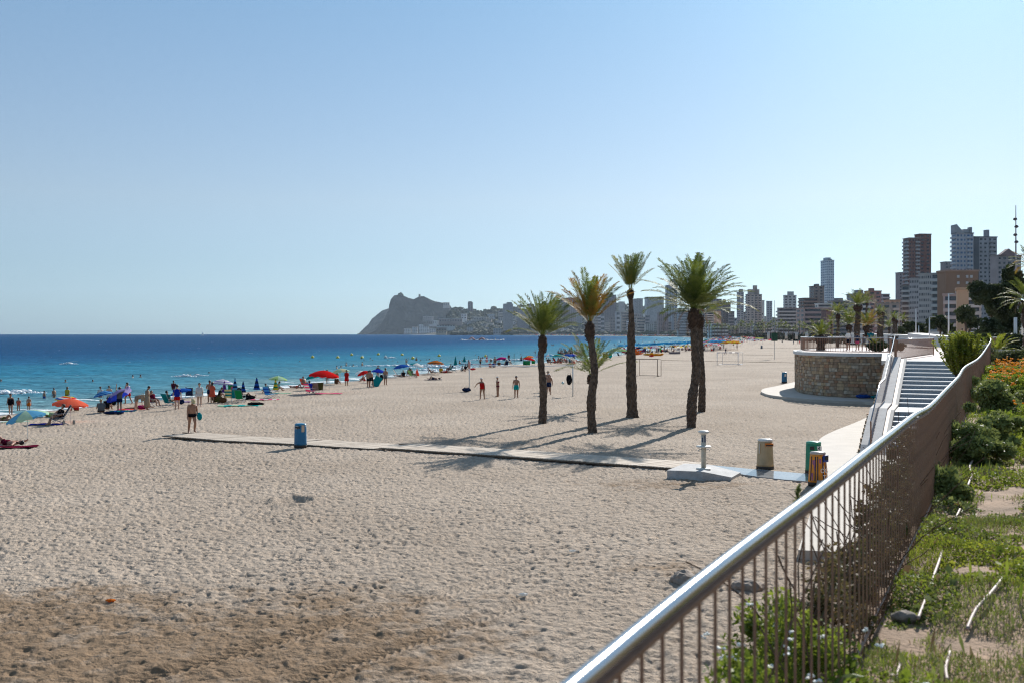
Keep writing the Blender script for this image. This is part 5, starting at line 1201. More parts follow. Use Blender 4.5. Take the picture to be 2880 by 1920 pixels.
P_(384, 1152, 'bend', 90, 'person in a pale striped top bending down over the pink towel', [('tshirt', 'beige'), ('shorts', 'beige')], skin='fair', h=1.65)
o = P_(414, 1152, 'phone', 120, 'woman in a long beige dress with a bag on her arm', [('dress', 'beige')], fem=True, h=1.72, hair='dark')
bag(o.location + Vector((-.35, .1, .62)), 'pale bag hanging from the arm of the woman in beige', 'beige', (.3, .2, .5))
P_(285, 1160, 'floor', 210, 'hunched person in a patterned shirt sitting on the sand', [('tshirt', 'grey'), ('shorts', 'black')], fat=1.2, hair='fair')
seated(432, 1142, 60, 'person in burgundy reclining in a beach chair with legs to the right', 'burgundy beach chair near the woman in beige', ('burg',), [('tshirt', 'burg'), ('shorts', 'beige')], fem=True)
seated(476, 1143, 150, 'person in a green shirt slumped in a dark green chair', 'dark green beach chair left of the man in the blue shirt', ('teal',), [('tshirt', 'teal')])
P_(300, 1152, 'floor', 180, 'dark dressed person sitting behind the patterned shirt', [('tshirt', 'black')])
P_(392, 1150, 'prone', 100, 'sunbather in magenta lying behind the bending person', [('swimsuit', 'magenta')], fem=True)
P_(215, 1156, 'floor', 230, 'person in red sitting in the shade of the red umbrella', [('tshirt', 'red')])
P_(150, 1172, 'lie', 90, 'person lying on a lounger behind the striped umbrella with a lime cloth', [('tshirt', 'lime')])
o = G(165, 1194); chair(o, 300, 'dark wheeled beach chair under the red umbrella', ('black',), s=1.2)
q = person(o + Vector((0, 0, .05)), 'sit', 300, 'person in dark clothes reclining with knees up in the wheeled chair', [('tshirt', 'black'), ('shorts', 'grey')], fat=1.1); q.location.z = o.z + .02
k = MB()
for s in (-1, 1): k.tube([(.3 * s - .02, 0, 0), (.3 * s + .02, 0, 0)], .14, 16)
tag(k.build('trolley_wheels', M_BLACK, loc=o + Vector((.55, .1, .14))), 'pair of black balloon wheels behind the dark chair', 'wheels')
P_(20, 1254, 'lie', 262, 'sunbather lying at the left edge with bare legs stretched to the right', [('shorts', 'burg')], skin='red', h=1.78, hk='hair')
P_(12, 1184, 'lie', 80, 'partly hidden sunbather at the left edge beyond the striped umbrella', [('briefs', 'olive')])
towel(G(30, 1187), 5, 'mint green towel at the left edge', ('mint', 'white'), (2, .9), seed=2)
towel(G(30, 1258), 5, 'burgundy towel under the sunbather at the left edge', ('burg',), (2.2, .9), seed=3)
towel(G(345, 1157), 10, 'turquoise towel by the feet of the man in denim shorts', ('turq', 'blue'), (1.8, 1.0), seed=4)
towel(G(372, 1151), 8, 'bright pink towel under the bending person', ('pink', 'coral'), (2.0, 1.2), seed=5)
towel(G(130, 1194), 3, 'royal blue towel in the shade of the wheeled chair', ('royal',), (1.8, .9), seed=6)
bag(G(310, 1164), 'dark blue crumpled bag in front of the turquoise towel', 'navy', (1.0, .5, .22), seed=2)
bag(G(320, 1140), 'black trolley bag behind the man in denim shorts', 'black', (.5, .4, .95), seed=3)
bag(G(334, 1164), 'second dark bag lying right of the crumpled one', 'navy', (.7, .5, .2), seed=4)
ug = 'open beach umbrellas'
def U_(px, py, label, kind, cols, **k): f_ = .76 if px < 830 else .88; k['r'] = k.get('r', 1.0) * f_; k['h'] = k.get('h', 1.9) * f_ * .97; return umbrella(G(px, py), label, kind, cols, **k)
U_(77, 1239, 'tilted pale green and blue striped umbrella by the left edge', 'panel', ('mint', 'sky', 'teal', 'white'), r=1.28, h=2.02, tilt=14, az=200)
U_(192, 1166, 'rainbow striped umbrella behind the red one', 'rainbow', ('blue', 'yellow', 'red', 'white'), r=1.12, h=1.85, tilt=8, az=20)
U_(198, 1186, 'orange red umbrella beside the wheeled chair', 'plain', ('coral',), r=1.35, h=1.95, tilt=4, az=0)
U_(334, 1156, 'deep blue umbrella being tilted by the man in denim shorts', 'half', ('royal', 'lav'), r=1.2, h=2.05, tilt=32, az=170)
U_(290, 1140, 'light blue umbrella behind the deep blue one', 'ring', ('sky', 'blue'), r=1.0, h=1.75, tilt=14, az=190)
# swimmers left
for i, (x, y, f, lab) in enumerate(((3, 1073, 0, 'dark head of a swimmer at the left edge'), (184, 1074, 30, 'head and shoulders of a swimmer above the rainbow umbrella'), (261, 1074, 200, 'head of a swimmer facing away between the two pairs'),
        (373, 1060, 90, 'left swimmer of the close pair, arms folded'), (395, 1059, 180, 'right swimmer of the close pair'), (394, 975, 0, 'lone swimmer far out near the dark blue water'))):
    wade(x, y, 1.38 if y > 1000 else 1.55, 'stand', f, lab, group=GW, h=1.7)
for i, (x, y) in enumerate(((535, 1056), (549, 1055), (554, 1054), (588, 1049))):
    wade(x, y, 1.5, 'stand', i * 70, ('leftmost of the three swimmers behind the short white wave', 'middle of the three swimmers behind the short white wave', 'rightmost of the three swimmers behind the short white wave', 'single swimmer beyond the short white wave')[i], group=GW)
# ---- second group ----------------------------------------------------------
P_(498, 1151, 'stand', 190, 'man in a blue t-shirt and red shorts standing with his back turned', [('tshirt', 'royal'), ('shorts', 'red')], skin='fair', h=1.78)
wade(488, 1094, .75, 'stand', 180, 'bather in a dark top walking in the shallows above the man in blue', [('tshirt', 'burg')], h=1.7)
P_(561, 1142, 'stand', 10, 'woman in a loose white blouse and sunglasses facing the camera', [('blouse', 'white')], fem=True, fat=1.1, h=1.74, skin='fair')
P_(590, 1131, 'fold', 200, 'man standing close behind the woman in the striped dress', [('shorts', 'navy')], h=1.76, fat=1.1)
P_(597, 1132, 'fold', 170, 'woman in a coral and white striped dress with her back turned', [('skirt_dress', 'coral')], fem=True, fat=1.1, h=1.64, hk='long_hair')
U_(508, 1134, 'blue umbrella planted low behind the man in the blue shirt', 'plain', ('blue',), r=1.1, h=1.7, tilt=16, az=185)
for lab, x, y, c, f in (('navy folding chair right of the low blue umbrella', 532, 1121, ('navy',), 200), ('second navy chair facing the water beside the white blouse', 541, 1118, ('navy',), 100), ('yellow and white striped folding chair in the middle of the chairs', 646, 1128, ('cream', 'teal'), 180),
        ('tall dark green chair right of the striped chair', 661, 1129, ('teal',), 200), ('green chair with a dark bag hanging on it', 676, 1131, ('green',), 175), ('bright blue chair with a towel at the end of the group', 757, 1119, ('sky', 'blue'), 160), ('greenish chair leaning behind the bright blue one', 768, 1117, ('teal',), 130), ('green lounger under the white striped umbrella', 650, 1102, ('green',), 190)):
    chair(G(x, y), f, lab, c)
P_(655, 1104, 'floor', 40, 'person in a pink top seated in the shade of the striped umbrella', [('tshirt', 'pink')], fem=True, hk='hair')
P_(617, 1118, 'floor', 100, 'dark haired person sitting low among the bags', [('tshirt', 'black')])
P_(750, 1106, 'floor', 220, 'dark clad person sitting in front of the green umbrella', [('tshirt', 'black')])
P_(780, 1098, 'floor', 90, 'second person seated under the green umbrella', [('tshirt', 'teal')])
P_(835, 1091, 'lie', 80, 'sunbather lying at the waterline left of the teal umbrella', [('briefs', 'coral')], skin='red')
P_(690, 1118, 'lie', 100, 'sunbather lying on dark towels behind the closed umbrellas', [('swimsuit', 'black')], fem=True)
U_(626, 1108, 'white umbrella with thin blue and brown stripes', 'ring', ('white', 'lav'), r=1.36, h=2.0, tilt=5, az=0)
U_(782, 1100, 'pale green umbrella standing alone above the closed ones', 'panel', ('mint', 'lime'), r=1.18, h=2.1, tilt=4, az=0)
for lab, x, y, c, h, L in (('closed purple umbrella under the striped one', 631, 1108, ('purple',), 1.65, 1.5), ('closed blue umbrella with white rings, leftmost and partly hidden', 661, 1105, ('navy', 'sky'), 1.9, 1.5), ('closed blue umbrella with white rings between the green chairs and the third', 684, 1106, ('blue', 'navy'), 1.5, 1.4), ('closed blue umbrella with white rings, rightmost and nearest', 722, 1124, ('navy', 'blue'), 2.3, 1.3), ('closed green and yellow umbrella beside the bright blue chair', 775, 1105, ('green', 'yellow'), 1.65, 1.3)):
    closed(G(x, y), lab, c, h * .8, L=L * .75)
towel(G(675, 1141), 8, 'long mint towel spread in front of the chairs', ('mint', 'turq'), (3.2, 1.1), seed=7); bag(G(718, 1139), 'black bag and clothes at the end of the mint towel', 'black', (1.3, .6, .25), seed=8)
towel(G(745, 1124), 5, 'rumpled white and red towel below the closed umbrella', ('pink', 'white'), (2.2, .9), seed=8); towel(G(790, 1106), 5, 'green towel under the pale green umbrella', ('mint',), (1.8, .9), seed=9); towel(G(520, 1130), 8, 'purple towel left of the white blouse', ('purple', 'lav'), (1.6, .9), seed=10)
for lab, x, y, c, d, s in (('black rucksack beside the woman in stripes', 606, 1130, 'black', (.6, .5, .6), 5), ('olive bag among the heap of bags', 616, 1131, 'olive', (.7, .5, .5), 6), ('brown bag at the right end of the heap', 627, 1132, 'brown', (.6, .5, .45), 7), ('black bag hanging behind the green chair', 672, 1124, 'black', (.6, .4, 1.0), 9), ('dark heap of clothes right of the chairs', 694, 1123, 'black', (1.4, .6, .4), 10), ('navy bag by the man in the blue shirt', 510, 1136, 'navy', (.5, .4, .4), 11)):
    bag(G(x, y), lab, c, d, seed=s)
# ---- third group ----------------------------------------------------------
U_(911, 1103, 'big red umbrella of the middle group', 'plain', ('red', 'coral'), r=1.55, h=2.25, tilt=4, az=10)
U_(889, 1094, 'teal umbrella tucked behind the big red one', 'plain', ('teal',), r=1.2, h=1.9, tilt=12, az=170); U_(926, 1092, 'white umbrella edge showing right of the big red one', 'panel', ('white', 'coral'), r=1.15, h=1.85, tilt=8, az=0)
U_(958, 1079, 'cream umbrella right of the big red one', 'panel', ('cream', 'mint'), r=1.15, h=2.05, tilt=8, az=180)
seated(857, 1090, 50, 'person sunbathing in the red chair left of the teal umbrella', 'red orange beach chair left of the teal umbrella', ('coral',), [('shorts', 'coral')])
seated(872, 1107, 180, 'person in a deep blue cover slumped in the leftmost chair of the red umbrella', 'blue covered chair under the big red umbrella', ('royal',), [('tshirt', 'royal')])
chair(G(872, 1109), 150, 'pink and white towel covered chair under the big red umbrella', ('pink', 'white')); chair(G(888, 1106), 180, 'beige chair under the big red umbrella', ('beige',)); chair(G(898, 1105), 200, 'olive green chair nearest the pole of the big red umbrella', ('olive',))
towel(G(925, 1107), 6, 'flat pink towel right of the big red umbrella pole', ('pink',), (2.3, .8), seed=11)
P_(920, 1079, 'stand', 170, 'person standing at the water edge behind the big red umbrella', [('shorts', 'grey')], h=1.7)
P_(945, 1080, 'floor', 150, 'dark haired person crouching behind the white umbrella edge', [('tshirt', 'brown')], fat=1.2); P_(947, 1078, 'stand', 160, 'person standing under the cream umbrella', [('shorts', 'brown')], h=1.5)
o = P_(975, 1084, 'phone', 200, 'person wrapped in a red towel taking a photo', [('skirt_dress', 'red')], h=1.72, fat=1.05)
P_(1036, 1088, 'bend' if False else 'fold', 160, 'broad person in a yellowish top standing by the dark board', [('tshirt', 'beige'), ('shorts', 'black')], fat=1.25, h=1.68); P_(1044, 1089, 'reach', 210, 'man in dark shorts carrying the dark board', [('shorts', 'black')], h=1.76, fat=1.1)
k = MB(); k.box((0, 0, .5), (.75, .06, 1.1), rot=Matrix.Rotation(R(28), 3, 'Y')); tag(k.build('bodyboard', fab(C['teal']), loc=G(1060, 1086)), 'dark teal bodyboard held low by the man in dark shorts', 'bodyboard')
U_(1023, 1078, 'small red umbrella left of the broad person', 'plain', ('red',), r=.85, h=1.75, tilt=18, az=200); U_(1015, 1068, 'white umbrella behind the small red one', 'plain', ('white',), r=.9, h=1.5, tilt=6, az=180)
U_(1065, 1073, 'bright blue umbrella between the two men', 'plain', ('royal',), r=.95, h=1.8, tilt=6, az=0); P_(1063, 1066, 'stand', 20, 'man standing behind the bright blue umbrella', [('tshirt', 'navy')], h=1.74)
o = P_(1084, 1082, 'stand', 160, 'bare chested man in grey shorts with a black bag', [('shorts', 'grey')], h=1.8); bag(o.location + Vector((-.42, 0, .45)), 'black bag carried by the man in grey shorts', 'black', (.4, .3, .7))
P_(1025, 1072, 'floor', 250, 'person sitting on the dark sand ridge by the small red umbrella', [('shorts', 'red')], skin='red')
# ---- fourth group
U_(1128, 1061, 'royal blue umbrella of the fourth group', 'plain', ('blue',), r=1.15, h=2.0, tilt=10, az=190); U_(1172, 1053, 'teal and white umbrella of the fourth group', 'half', ('teal', 'white'), r=1.15, h=1.95, tilt=14, az=10)
U_(1225, 1049, 'brown and orange ringed umbrella', 'ring', ('brown', 'orange'), r=1.35, h=2.1, tilt=2, az=0)
chair(G(1119, 1060), 110, 'white chair left of the royal blue umbrella', ('white',)); seated(1150, 1058, 200, 'person sitting between the blue and teal umbrellas', 'brown chair between the blue and teal umbrellas', ('brown',), [('tshirt', 'brown')])
seated(1160, 1062, 130, 'person in a green shirt in the lime green chair', 'lime green beach chair near the orange towel', ('lime',), [('tshirt', 'green')])
P_(1135, 1060, 'floor', 200, 'dark person seated under the royal blue umbrella', [('tshirt', 'black')]); P_(1125, 1059, 'lie', 90, 'person lying on black towels under the royal blue umbrella', [('shorts', 'black')])
k = MB(); k.lathe([(.30, 0), (.24, .35), (.10, .75), (.02, 1.0)], 10); tag(k.build('orange_tent', fab(C['coral']), loc=G(1173, 1056)), 'orange towel hung like a little tent under the teal umbrella', 'towel')
P_(1213, 1052, 'lean_back', 90, 'sunbather leaning back left of the brown umbrella', [('bikini', 'black')], fem=True, skin='tan'); towel(G(1210, 1054), 3, 'dark towel under the leaning sunbather', ('black',), (2.4, .8), seed=12)
P_(1220, 1067, 'lie', 262, 'sunbather lying alone on the sand with raised knees', [('shorts', 'navy')], h=1.7); towel(G(1218, 1068), 3, 'dark towel under the lone sunbather', ('navy',), (2.0, .7), seed=13)
P_(1240, 1048, 'floor', 180, 'person in a yellow cover hunched beside the brown umbrella', [('tshirt', 'yellow')], fat=1.2); P_(1256, 1048, 'lie', 100, 'pair of red towels and legs beside the yellow cover', [('tshirt', 'red')], skin='red')
seated(1264, 1045, 250, 'person in a dark blue chair facing the water', 'dark blue chair left of the closed green umbrella', ('navy',), [('shorts', 'brown')]); k = G(1275, 1046); chair(k, 90, 'turquoise chair folded under the closed green umbrella', ('turq',))
closed(G(1281, 1046), 'closed dark green umbrella standing tall at the waterline', ('teal',), 2.35, ring=False, L=1.3); closed(G(1306, 1040), 'closed teal umbrella on a tall pole', ('teal',), 2.2, ring=False, L=.9); closed(G(1318, 1041), 'closed brown umbrella beside the left volleyball post', ('brown',), 1.7, ring=False, L=1.2)
P_(1298, 1044, 'floor', 120, 'person in a white shirt sitting with dark bags', [('tshirt', 'white'), ('shorts', 'black')]); P_(1308, 1041, 'floor', 150, 'dark clad person beside the closed teal umbrella', [('tshirt', 'black')])
bag(G(1330, 1040), 'small red bag on the sand right of the closed brown umbrella', 'red', (.9, .5, .3), seed=20)
# ---- fifth group along the water
P_(1351, 1032, 'stride', 130, 'person in dark trunks walking along the waterline', [('shorts', 'black')], h=1.74); wade(1346, 1009, .9, 'stand', 90, 'bather waist deep beyond the paddle board', group=GW); wade(1357, 1008, 1.2, 'stand', 0, 'bather chest deep beside the waist deep one', group=GW)
pbp = W(1362, 1027) ; k = MB(); n = 14
k.tube([(-4.6 + i * 9.2 / n, 0, .15 + .012 * abs(i - n / 2)) for i in range(n + 1)], [(.03 + .36 * math.sin(math.pi * (i + .3) / (n + .6)) ** .5, .08) for i in range(n + 1)], 10, axis=(0, 1, 0)); tag(k.build('paddle_board', mat('board_blue', (.02, .09, .22), .35), smooth=True, loc=pbp + Vector((0, 0, .05)), rz=R(-8)), 'long dark blue outrigger canoe floating at the waterline', 'canoe')
closed(G(1369, 1030), 'closed red umbrella by the canoe', ('red', 'white'), 2.1, L=1.3)
for a in ((1381, 1027, 'stand', 'dark haired person standing right of the closed red umbrella', 'navy', 1.6), (1392, 1030, 'stand', 'sunburnt person standing over the seated group', 'brown', 1.75)): P_(a[0], a[1], a[2], 160, a[3], [('shorts', a[4])], h=a[5])
for x, y, c, lab in ((1378, 1033, 'coral', 'seated person in coral at the left of the magenta umbrella group'), (1388, 1033, 'blue', 'seated person in blue in the magenta umbrella group'), (1403, 1029, 'brown', 'sunbather sitting upright under the magenta umbrella')): P_(x, y, 'floor', 170, lab, [('tshirt', c)], fat=1.1)
U_(1408, 1026, 'magenta umbrella at the waterline', 'plain', ('magenta', 'pink'), r=1.35, h=1.9, tilt=12, az=180, spin=0); U_(1425, 1025, 'blue and white umbrella right of the magenta one', 'panel', ('navy', 'white'), r=1.2, h=1.6, tilt=6, az=0)
seated(1423, 1031, 200, 'person in yellow in the chair right of the magenta umbrella', 'dark chair right of the magenta umbrella', ('navy',), [('tshirt', 'yellow')]); chair(G(1439, 1030), 140, 'white and dark chair beside the thin pole', ('white', 'navy'))
wade(1431, 1010, .5, 'stand', 0, 'person standing knee deep beyond the magenta umbrella', [('tshirt', 'brown')], group=GW)
k = MB(); k.lathe([(.05, -.2), (.05, 2.2)], 8); tag(k.build('umbrella_pole', fab(C['olive']), loc=G(1446, 1024)), 'bare thin pole stuck in the sand at the waterline', 'pole')
P_(1466, 1022, 'stand', 10, 'bare chested man in dark shorts standing near the green umbrella', [('shorts', 'navy')], h=1.76)
U_(1486, 1022, 'green umbrella with an orange edge', 'half', ('green', 'orange'), r=1.25, h=1.9, tilt=8, az=180); U_(1487, 1030, 'red umbrella above the green chairs', 'plain', ('red', 'green'), r=1.15, h=1.8, tilt=8, az=0)
for x, y, lab in ((1476, 1031, 'green plastic chair left of the red umbrella pole'), (1486, 1031, 'green plastic chair under the red umbrella'), (1500, 1027, 'green plastic chair right of the red umbrella')): chair(G(x, y), 180, lab, ('green',))
for x, y, lab, c, kd, r_ in ((1519, 1020, 'lilac umbrella behind the leftmost palm', ('lav',), 'plain', 1.1), (1544, 1020, 'white and pale blue umbrella right of the leftmost palm', ('white', 'sky'), 'panel', 1.2), (1569, 1021, 'turquoise umbrella in the row right of the leftmost palm', ('turq', 'teal'), 'half', 1.25), (1595, 1022, 'deep blue umbrella in the row right of the leftmost palm', ('blue',), 'plain', 1.2), (1609, 1021, 'lilac and blue striped umbrella at the right end of the row', ('lav', 'royal'), 'panel', 1.2)): U_(x, y, lab, kd, c, r=r_, h=2.0, tilt=6, az=180)
wade(1505, 1000, .15, 'stand', 90, 'dark figure standing on a board in the water', [('swimsuit', 'black')]); P_(1541, 1024, 'sit', 90, 'person in a dark chair at the left of the blue umbrella row', [('tshirt', 'black')])
seated(1612, 1028, 220, 'sunburnt person sitting at the right end of the blue umbrella row', 'red chair at the right end of the blue umbrella row', ('red',), [('shorts', 'red')], skin='red')
r = random.Random(21)
GC = 'people resting in the crowded strip by the water'
for i in range(26):
    x = 1545 + i * 3.1 + r.uniform(-2, 2); y = 1018 + r.uniform(-4, 4)
    P_(x, y, r.choice(('floor', 'lie', 'lean_back', 'floor')), r.uniform(0, 360), 'small figure resting on the sand under the turquoise and lilac umbrellas', [(r.choice(('tshirt', 'swimsuit', 'shorts')), r.choice(('black', 'red', 'white', 'navy', 'coral', 'teal')))], group=GC, skin=r.choice(('tan', 'red', 'brown')))
for i in range(40):
    x = 1568 + i * 1.75 + r.uniform(-2, 2); y = r.uniform(997, 1006)
    wade(x, y, r.uniform(.0, .5), r.choice(('stand', 'akimbo', 'fold', 'stride')), r.uniform(0, 360), 'figure in the crowd of bathers standing in the surf behind the short palm', [(r.choice(('shorts', 'swimsuit', 'bikini')), r.choice(('black', 'red', 'navy', 'teal')))], group='bathers crowding in the surf', skin=r.choice(('tan', 'red', 'brown')))
# swimmers and buoys in the middle
sw_ = [(843, 1017, 1.5), (947, 1036, 1.2), (959, 1033, 1.4), (974, 1029, 1.0), (993, 1030, 1.3), (1019, 1029, .9), (1017, 1011, 1.3), (1024, 1013, 1.5), (1041, 1011, 1.3), (1047, 1013, 1.5), (1091, 1014, 1.5), (1105, 1015, 1.5), (1119, 1018, 1.5), (1171, 1014, .9), (1182, 1014, 1.45), (1200, 1012, 1.5), (1208, 1012, 1.4), (1337, 999, 1.45), (1465, 997, 1.5), (1372, 1003, 1.4), (1552, 972, .9), (1556, 972, .9), (1207, 1011, 1.5), (1230, 1017, 1.4), (1240, 1012, 1.45), (1293, 1023, 1.0), (1300, 1015, 1.45), (1410, 996, 1.5), (1500, 990, 1.45), (960, 1031, 1.5)]
for x, y, s in sw_: wade(x, y, s, 'stand', r.uniform(0, 360), 'small dark swimmer scattered in the turquoise water beyond the middle umbrellas', group='swimmers scattered in the turquoise water')
wade(1143, 1030, .3, 'lift', 30, 'splashing bather with raised arms left in the foam', [('shorts', 'white')], skin='fair'); 
for i in range(70):
    x = r.uniform(1560, 1990); y = np.interp(x, [1560, 1700, 1850, 1990], [992, 975, 963, 956]) + r.uniform(-9, 2)
    wade(x, y, r.uniform(.4, 1.3), 'stand', r.uniform(0, 360), 'tiny bather in the far turquoise shallows along the packed beach', [('shorts', r.choice(('black', 'red', 'navy')))], group='tiny bathers in the far shallows', skin=r.choice(('tan', 'brown')))
M_BUOY = mat('yellow_buoy', (.62, .52, .04), .4); by = MB(); by.blob((0, 0, .15), .42, 2); by.tube([(0, 0, .4), (0, 0, .7)], .05, 6); BUOY = by.mesh('buoy_ball', M_BUOY, True)
for i, (x, y) in enumerate(((879, 1006), (950, 1007), (989, 999), (1018, 1007), (1064, 998), (1131, 999), (1161, 1009), (1235, 1002), (1366, 1003), (1084, 1006))):
    o = obj('buoy', BUOY, None, loc=W(x, y)); tag(o, 'pale grey marker buoy among the yellow ones' if i == 9 else 'yellow round marker buoy in the line off the beach', 'buoy', None if i == 9 else 'yellow marker buoys in a line')
    if i == 9: setmats(o, [mat('grey_buoy', (.45, .5, .5), .5)])
# floating inflatable park far out
fp = W(1355, 957); a = MB(); rr = random.Random(4)
for i in range(26): a.blob((-18 + i * 1.5 + rr.uniform(-.3, .3), rr.uniform(-2, 2), .25), (1.4, 1.6, .55 if i % 5 else .9), 1)
o = tag(empty('water_park', fp), 'white inflatable water park floating far out with people on it', 'water park'); a.build('platform', mat('inflatable_white', (.7, .7, .72), .5), o, smooth=True)
a = MB(); a.tube([(-12, 0, .4), (-9, 0, 2.6), (-6.5, 0, .5)], .7, 8); a.tube([(-2.5, 0, .6), (0, 0, 2.2), (2.5, 0, .6)], .8, 8); a.build('inflatable_slide', mat('inflatable_red', (.45, .2, .18), .5), o, smooth=True)
for i, dx in enumerate((-8, -4, -2.4, -1, .6, 2, 3.4, 9, 11.4, 15)): person(fp + Vector((dx * 1.1, rr.uniform(-1, 1), .7)), 'stand', rr.uniform(0, 360), 'tiny figure standing on the floating inflatable park', [('shorts', 'black')], group='figures on the floating park', skin='brown')
# ---- crowded beach further on
person(G(1699, 1014), 'stand', 200, 'dark clad beach stroller left of the green umbrella', [('tshirt', 'black'), ('shorts', 'black')]); person(G(1706, 1013), 'stride', 150, 'second dark clad stroller beside the first one', [('tshirt', 'navy'), ('shorts', 'black')])
umbrella(G(1725, 1007), 'pale green umbrella beside the two strollers', 'plain', ('mint', 'green'), r=1.7, h=2.1, tilt=12, az=180); umbrella(G(1748, 1004), 'lime umbrella behind the pale green one', 'plain', ('lime',), r=1.3, h=1.9)
bag(G(1716, 1007), 'turquoise cool box under the pale green umbrella', 'turq', (1.0, .8, 1.3), seed=31); chair(G(1742, 1003), 120, 'black chair by the lime umbrella', ('black',))
person(G(2041, 997), 'stride', 90, 'man in a navy shirt and white shorts walking past the far goal', [('tshirt', 'navy'), ('shorts', 'white')], skin='fair'); person(G(2073, 984), 'stand', 90, 'brown figure standing by the yellow umbrellas', [('shorts', 'brown')], h=2.0)
def kayak(p, rz, label, c, L=3.6, group='stacked orange pedal boats'):
    a = MB(); n = 12; a.tube([(-L / 2 + L * i / n, 0, .3 + .25 * abs(i / n - .5) ** 2 * 4) for i in range(n + 1)], [(.42 * math.sin(math.pi * (i + .4) / (n + .8)) ** .5, .28 * math.sin(math.pi * (i + .4) / (n + .8)) ** .5) for i in range(n + 1)], 10, axis=(0, 1, 0)); a.box((0, 0, .55), (.9, .5, .35)); tag(a.build('kayak', fab(c), smooth=True, loc=p, rz=R(rz)), label, 'kayak', group)
for i, (x, y, z, lab) in enumerate(((1790, 998, 0, 'lowest orange kayak leaning right of the tallest palm'), (1786, 996, .45, 'second orange kayak of the leaning pile'), (1782, 994, .9, 'third orange kayak of the leaning pile'), (1778, 992, 1.35, 'topmost orange kayak of the leaning pile'), (1765, 995, .1, 'red kayak at the left of the tallest palm'))): kayak(G(x, y) + Vector((0, 0, z)), -25, lab, C['orange'] if i < 4 else (.5, .06, .03), 3.8)
def inflat(label, x, y, c, parts, name='inflatable', cat='inflatable'):
    a = MB()
    for q in parts: a.blob(q[0], q[1], 2)
    o = a.build(name, fab(c), smooth=True, loc=G(x, y)); o.scale = (.5, .5, .5); tag(o, label, cat)
inflat('yellow orange inflatable boat on the sand behind the boundary line', 1847, 1000, (.7, .33, .02), [((0, 0, .5), (3.2, 1.2, .6)), ((-2.6, 0, .9), (.8, 1, .5)), ((2.6, 0, .8), (.8, 1, .5))], 'inflatable_boat', 'boat')
inflat('second yellow inflatable boat left of the first', 1822, 999, (.65, .36, .03), [((0, 0, .5), (2.6, 1.2, .5)), ((2, 0, .9), (.8, 1, .5))], 'inflatable_boat', 'boat')
inflat('red plastic play car in front of the yellow boats', 1832, 1003, (.6, .05, .03), [((0, 0, .4), (1.2, .6, .35)), ((.2, 0, .8), (.5, .5, .3))], 'toy_car', 'toy')
inflat('green inflatable palm figure rising behind the yellow boats', 1858, 990, (.12, .5, .08), [((0, 0, 1.4), (.5, .4, 1.5)), ((.2, 0, 3.0), (.9, .5, .7)), ((-.6, 0, 2.3), (.5, .3, .5))]); inflat('yellow inflatable tree arching behind the boats', 1829, 990, (.6, .5, .08), [((0, 0, 1.4), (.3, .3, 1.5)), ((.8, 0, 3.0), (1.1, .4, .35)), ((-.8, 0, 2.6), (.8, .4, .35))])
inflat('pale pink inflatable figure between the yellow boats', 1847, 990, (.6, .5, .5), [((0, 0, 1.4), (.8, .6, 1.3)), ((0, 0, 3.0), (.6, .5, .6)), ((.2, 0, 3.8), (.25, .25, .5))]); inflat('purple jet ski heap left of the yellow boats', 1808, 991, (.25, .04, .14), [((0, 0, .9), (2.6, 1, .8)), ((.9, 0, 1.9), (1.2, .8, .6))], 'jet_ski', 'jet ski')
sl_ = G(1896, 995); a = MB(); a.beam((-2.8, 0, 3.4), (3.2, 0, 1.2), 1.6, .25); o = tag(empty('pedal_boat_slide', sl_), 'white slide of a pedal boat parked by the blue umbrellas', 'pedal boat'); a.build('slide', M_WHITE, o); a = MB(); a.box((.2, 0, .55), (5.6, 2, .9)); a.tube([(-2.6, 0, .3), (-2.6, 0, 3.2)], .08, 6); a.build('hull', mat('hull_grey', (.2, .14, .15), .6), o); o.scale = (.5, .6, .6)
closed(G(1870, 1003), 'small light green windsock pole before the pedal boats', ('lime', 'lav'), 3.0, L=.8)
# packed umbrellas: individually placed, drawn from the palette seen in the crowd
FM = {}
def farcanopy():
    if 'm' not in FM:
        a = MB(); n = 8; a.v.append((0, 0, .42))
        for k in range(n): t = 2 * math.pi * k / n; a.v.append((.6 * math.cos(t), .6 * math.sin(t), .30))
        for k in range(n): t = 2 * math.pi * k / n; a.v.append((math.cos(t), math.sin(t), 0))
        for k in range(n):
            k2 = (k + 1) % n; a.f.append((0, 1 + k, 1 + k2)); a.m.append(k % 2); a.f.append((1 + k, 1 + n + k, 1 + n + k2, 1 + k2)); a.m.append(k % 2)
        FM['m'] = a.mesh('canopy', [fab(C['white'])] * 2)
    return FM['m']
def farumb(p, c1, c2, r_, h, lab, grp, tilt=0):
    o = tag(empty('beach_umbrella', p), lab, 'umbrella', grp); q = obj('pole', POLE, o); q.scale = (1.6, 1.6, h); c = obj('canopy', farcanopy(), o, loc=(0, 0, h - .3), rz=r.uniform(0, 1)); c.scale = (r_, r_, 1.1); c.rotation_euler = (R(r.uniform(-9, 9) + tilt), R(r.uniform(-9, 9)), r.uniform(0, 1)); setmats(c, [fab(C[c1]), fab(C[c2])])
cnt = 0
for i in range(64):      # rental row of plain blue umbrellas
    t = i / 63; x = 1745 + t * 205 + r.uniform(-2, 2); y = np.interp(t, [0, 1], [990, 981]) + r.uniform(-3.0, 3.0)
    farumb(G(x, y), 'sky' if r.random() < .3 else 'azure', 'azure', 1.45, 2.5, 'plain blue rental umbrella in the long row at the waterline', 'row of blue rental umbrellas')
for i in range(20):
    x = 2003 + r.uniform(0, 32); y = r.uniform(975, 984); farumb(G(x, y), 'azure', 'sky', 1.5, 2.6, 'blue rental umbrella in the second blue cluster right of the big palms', 'second cluster of blue rental umbrellas')
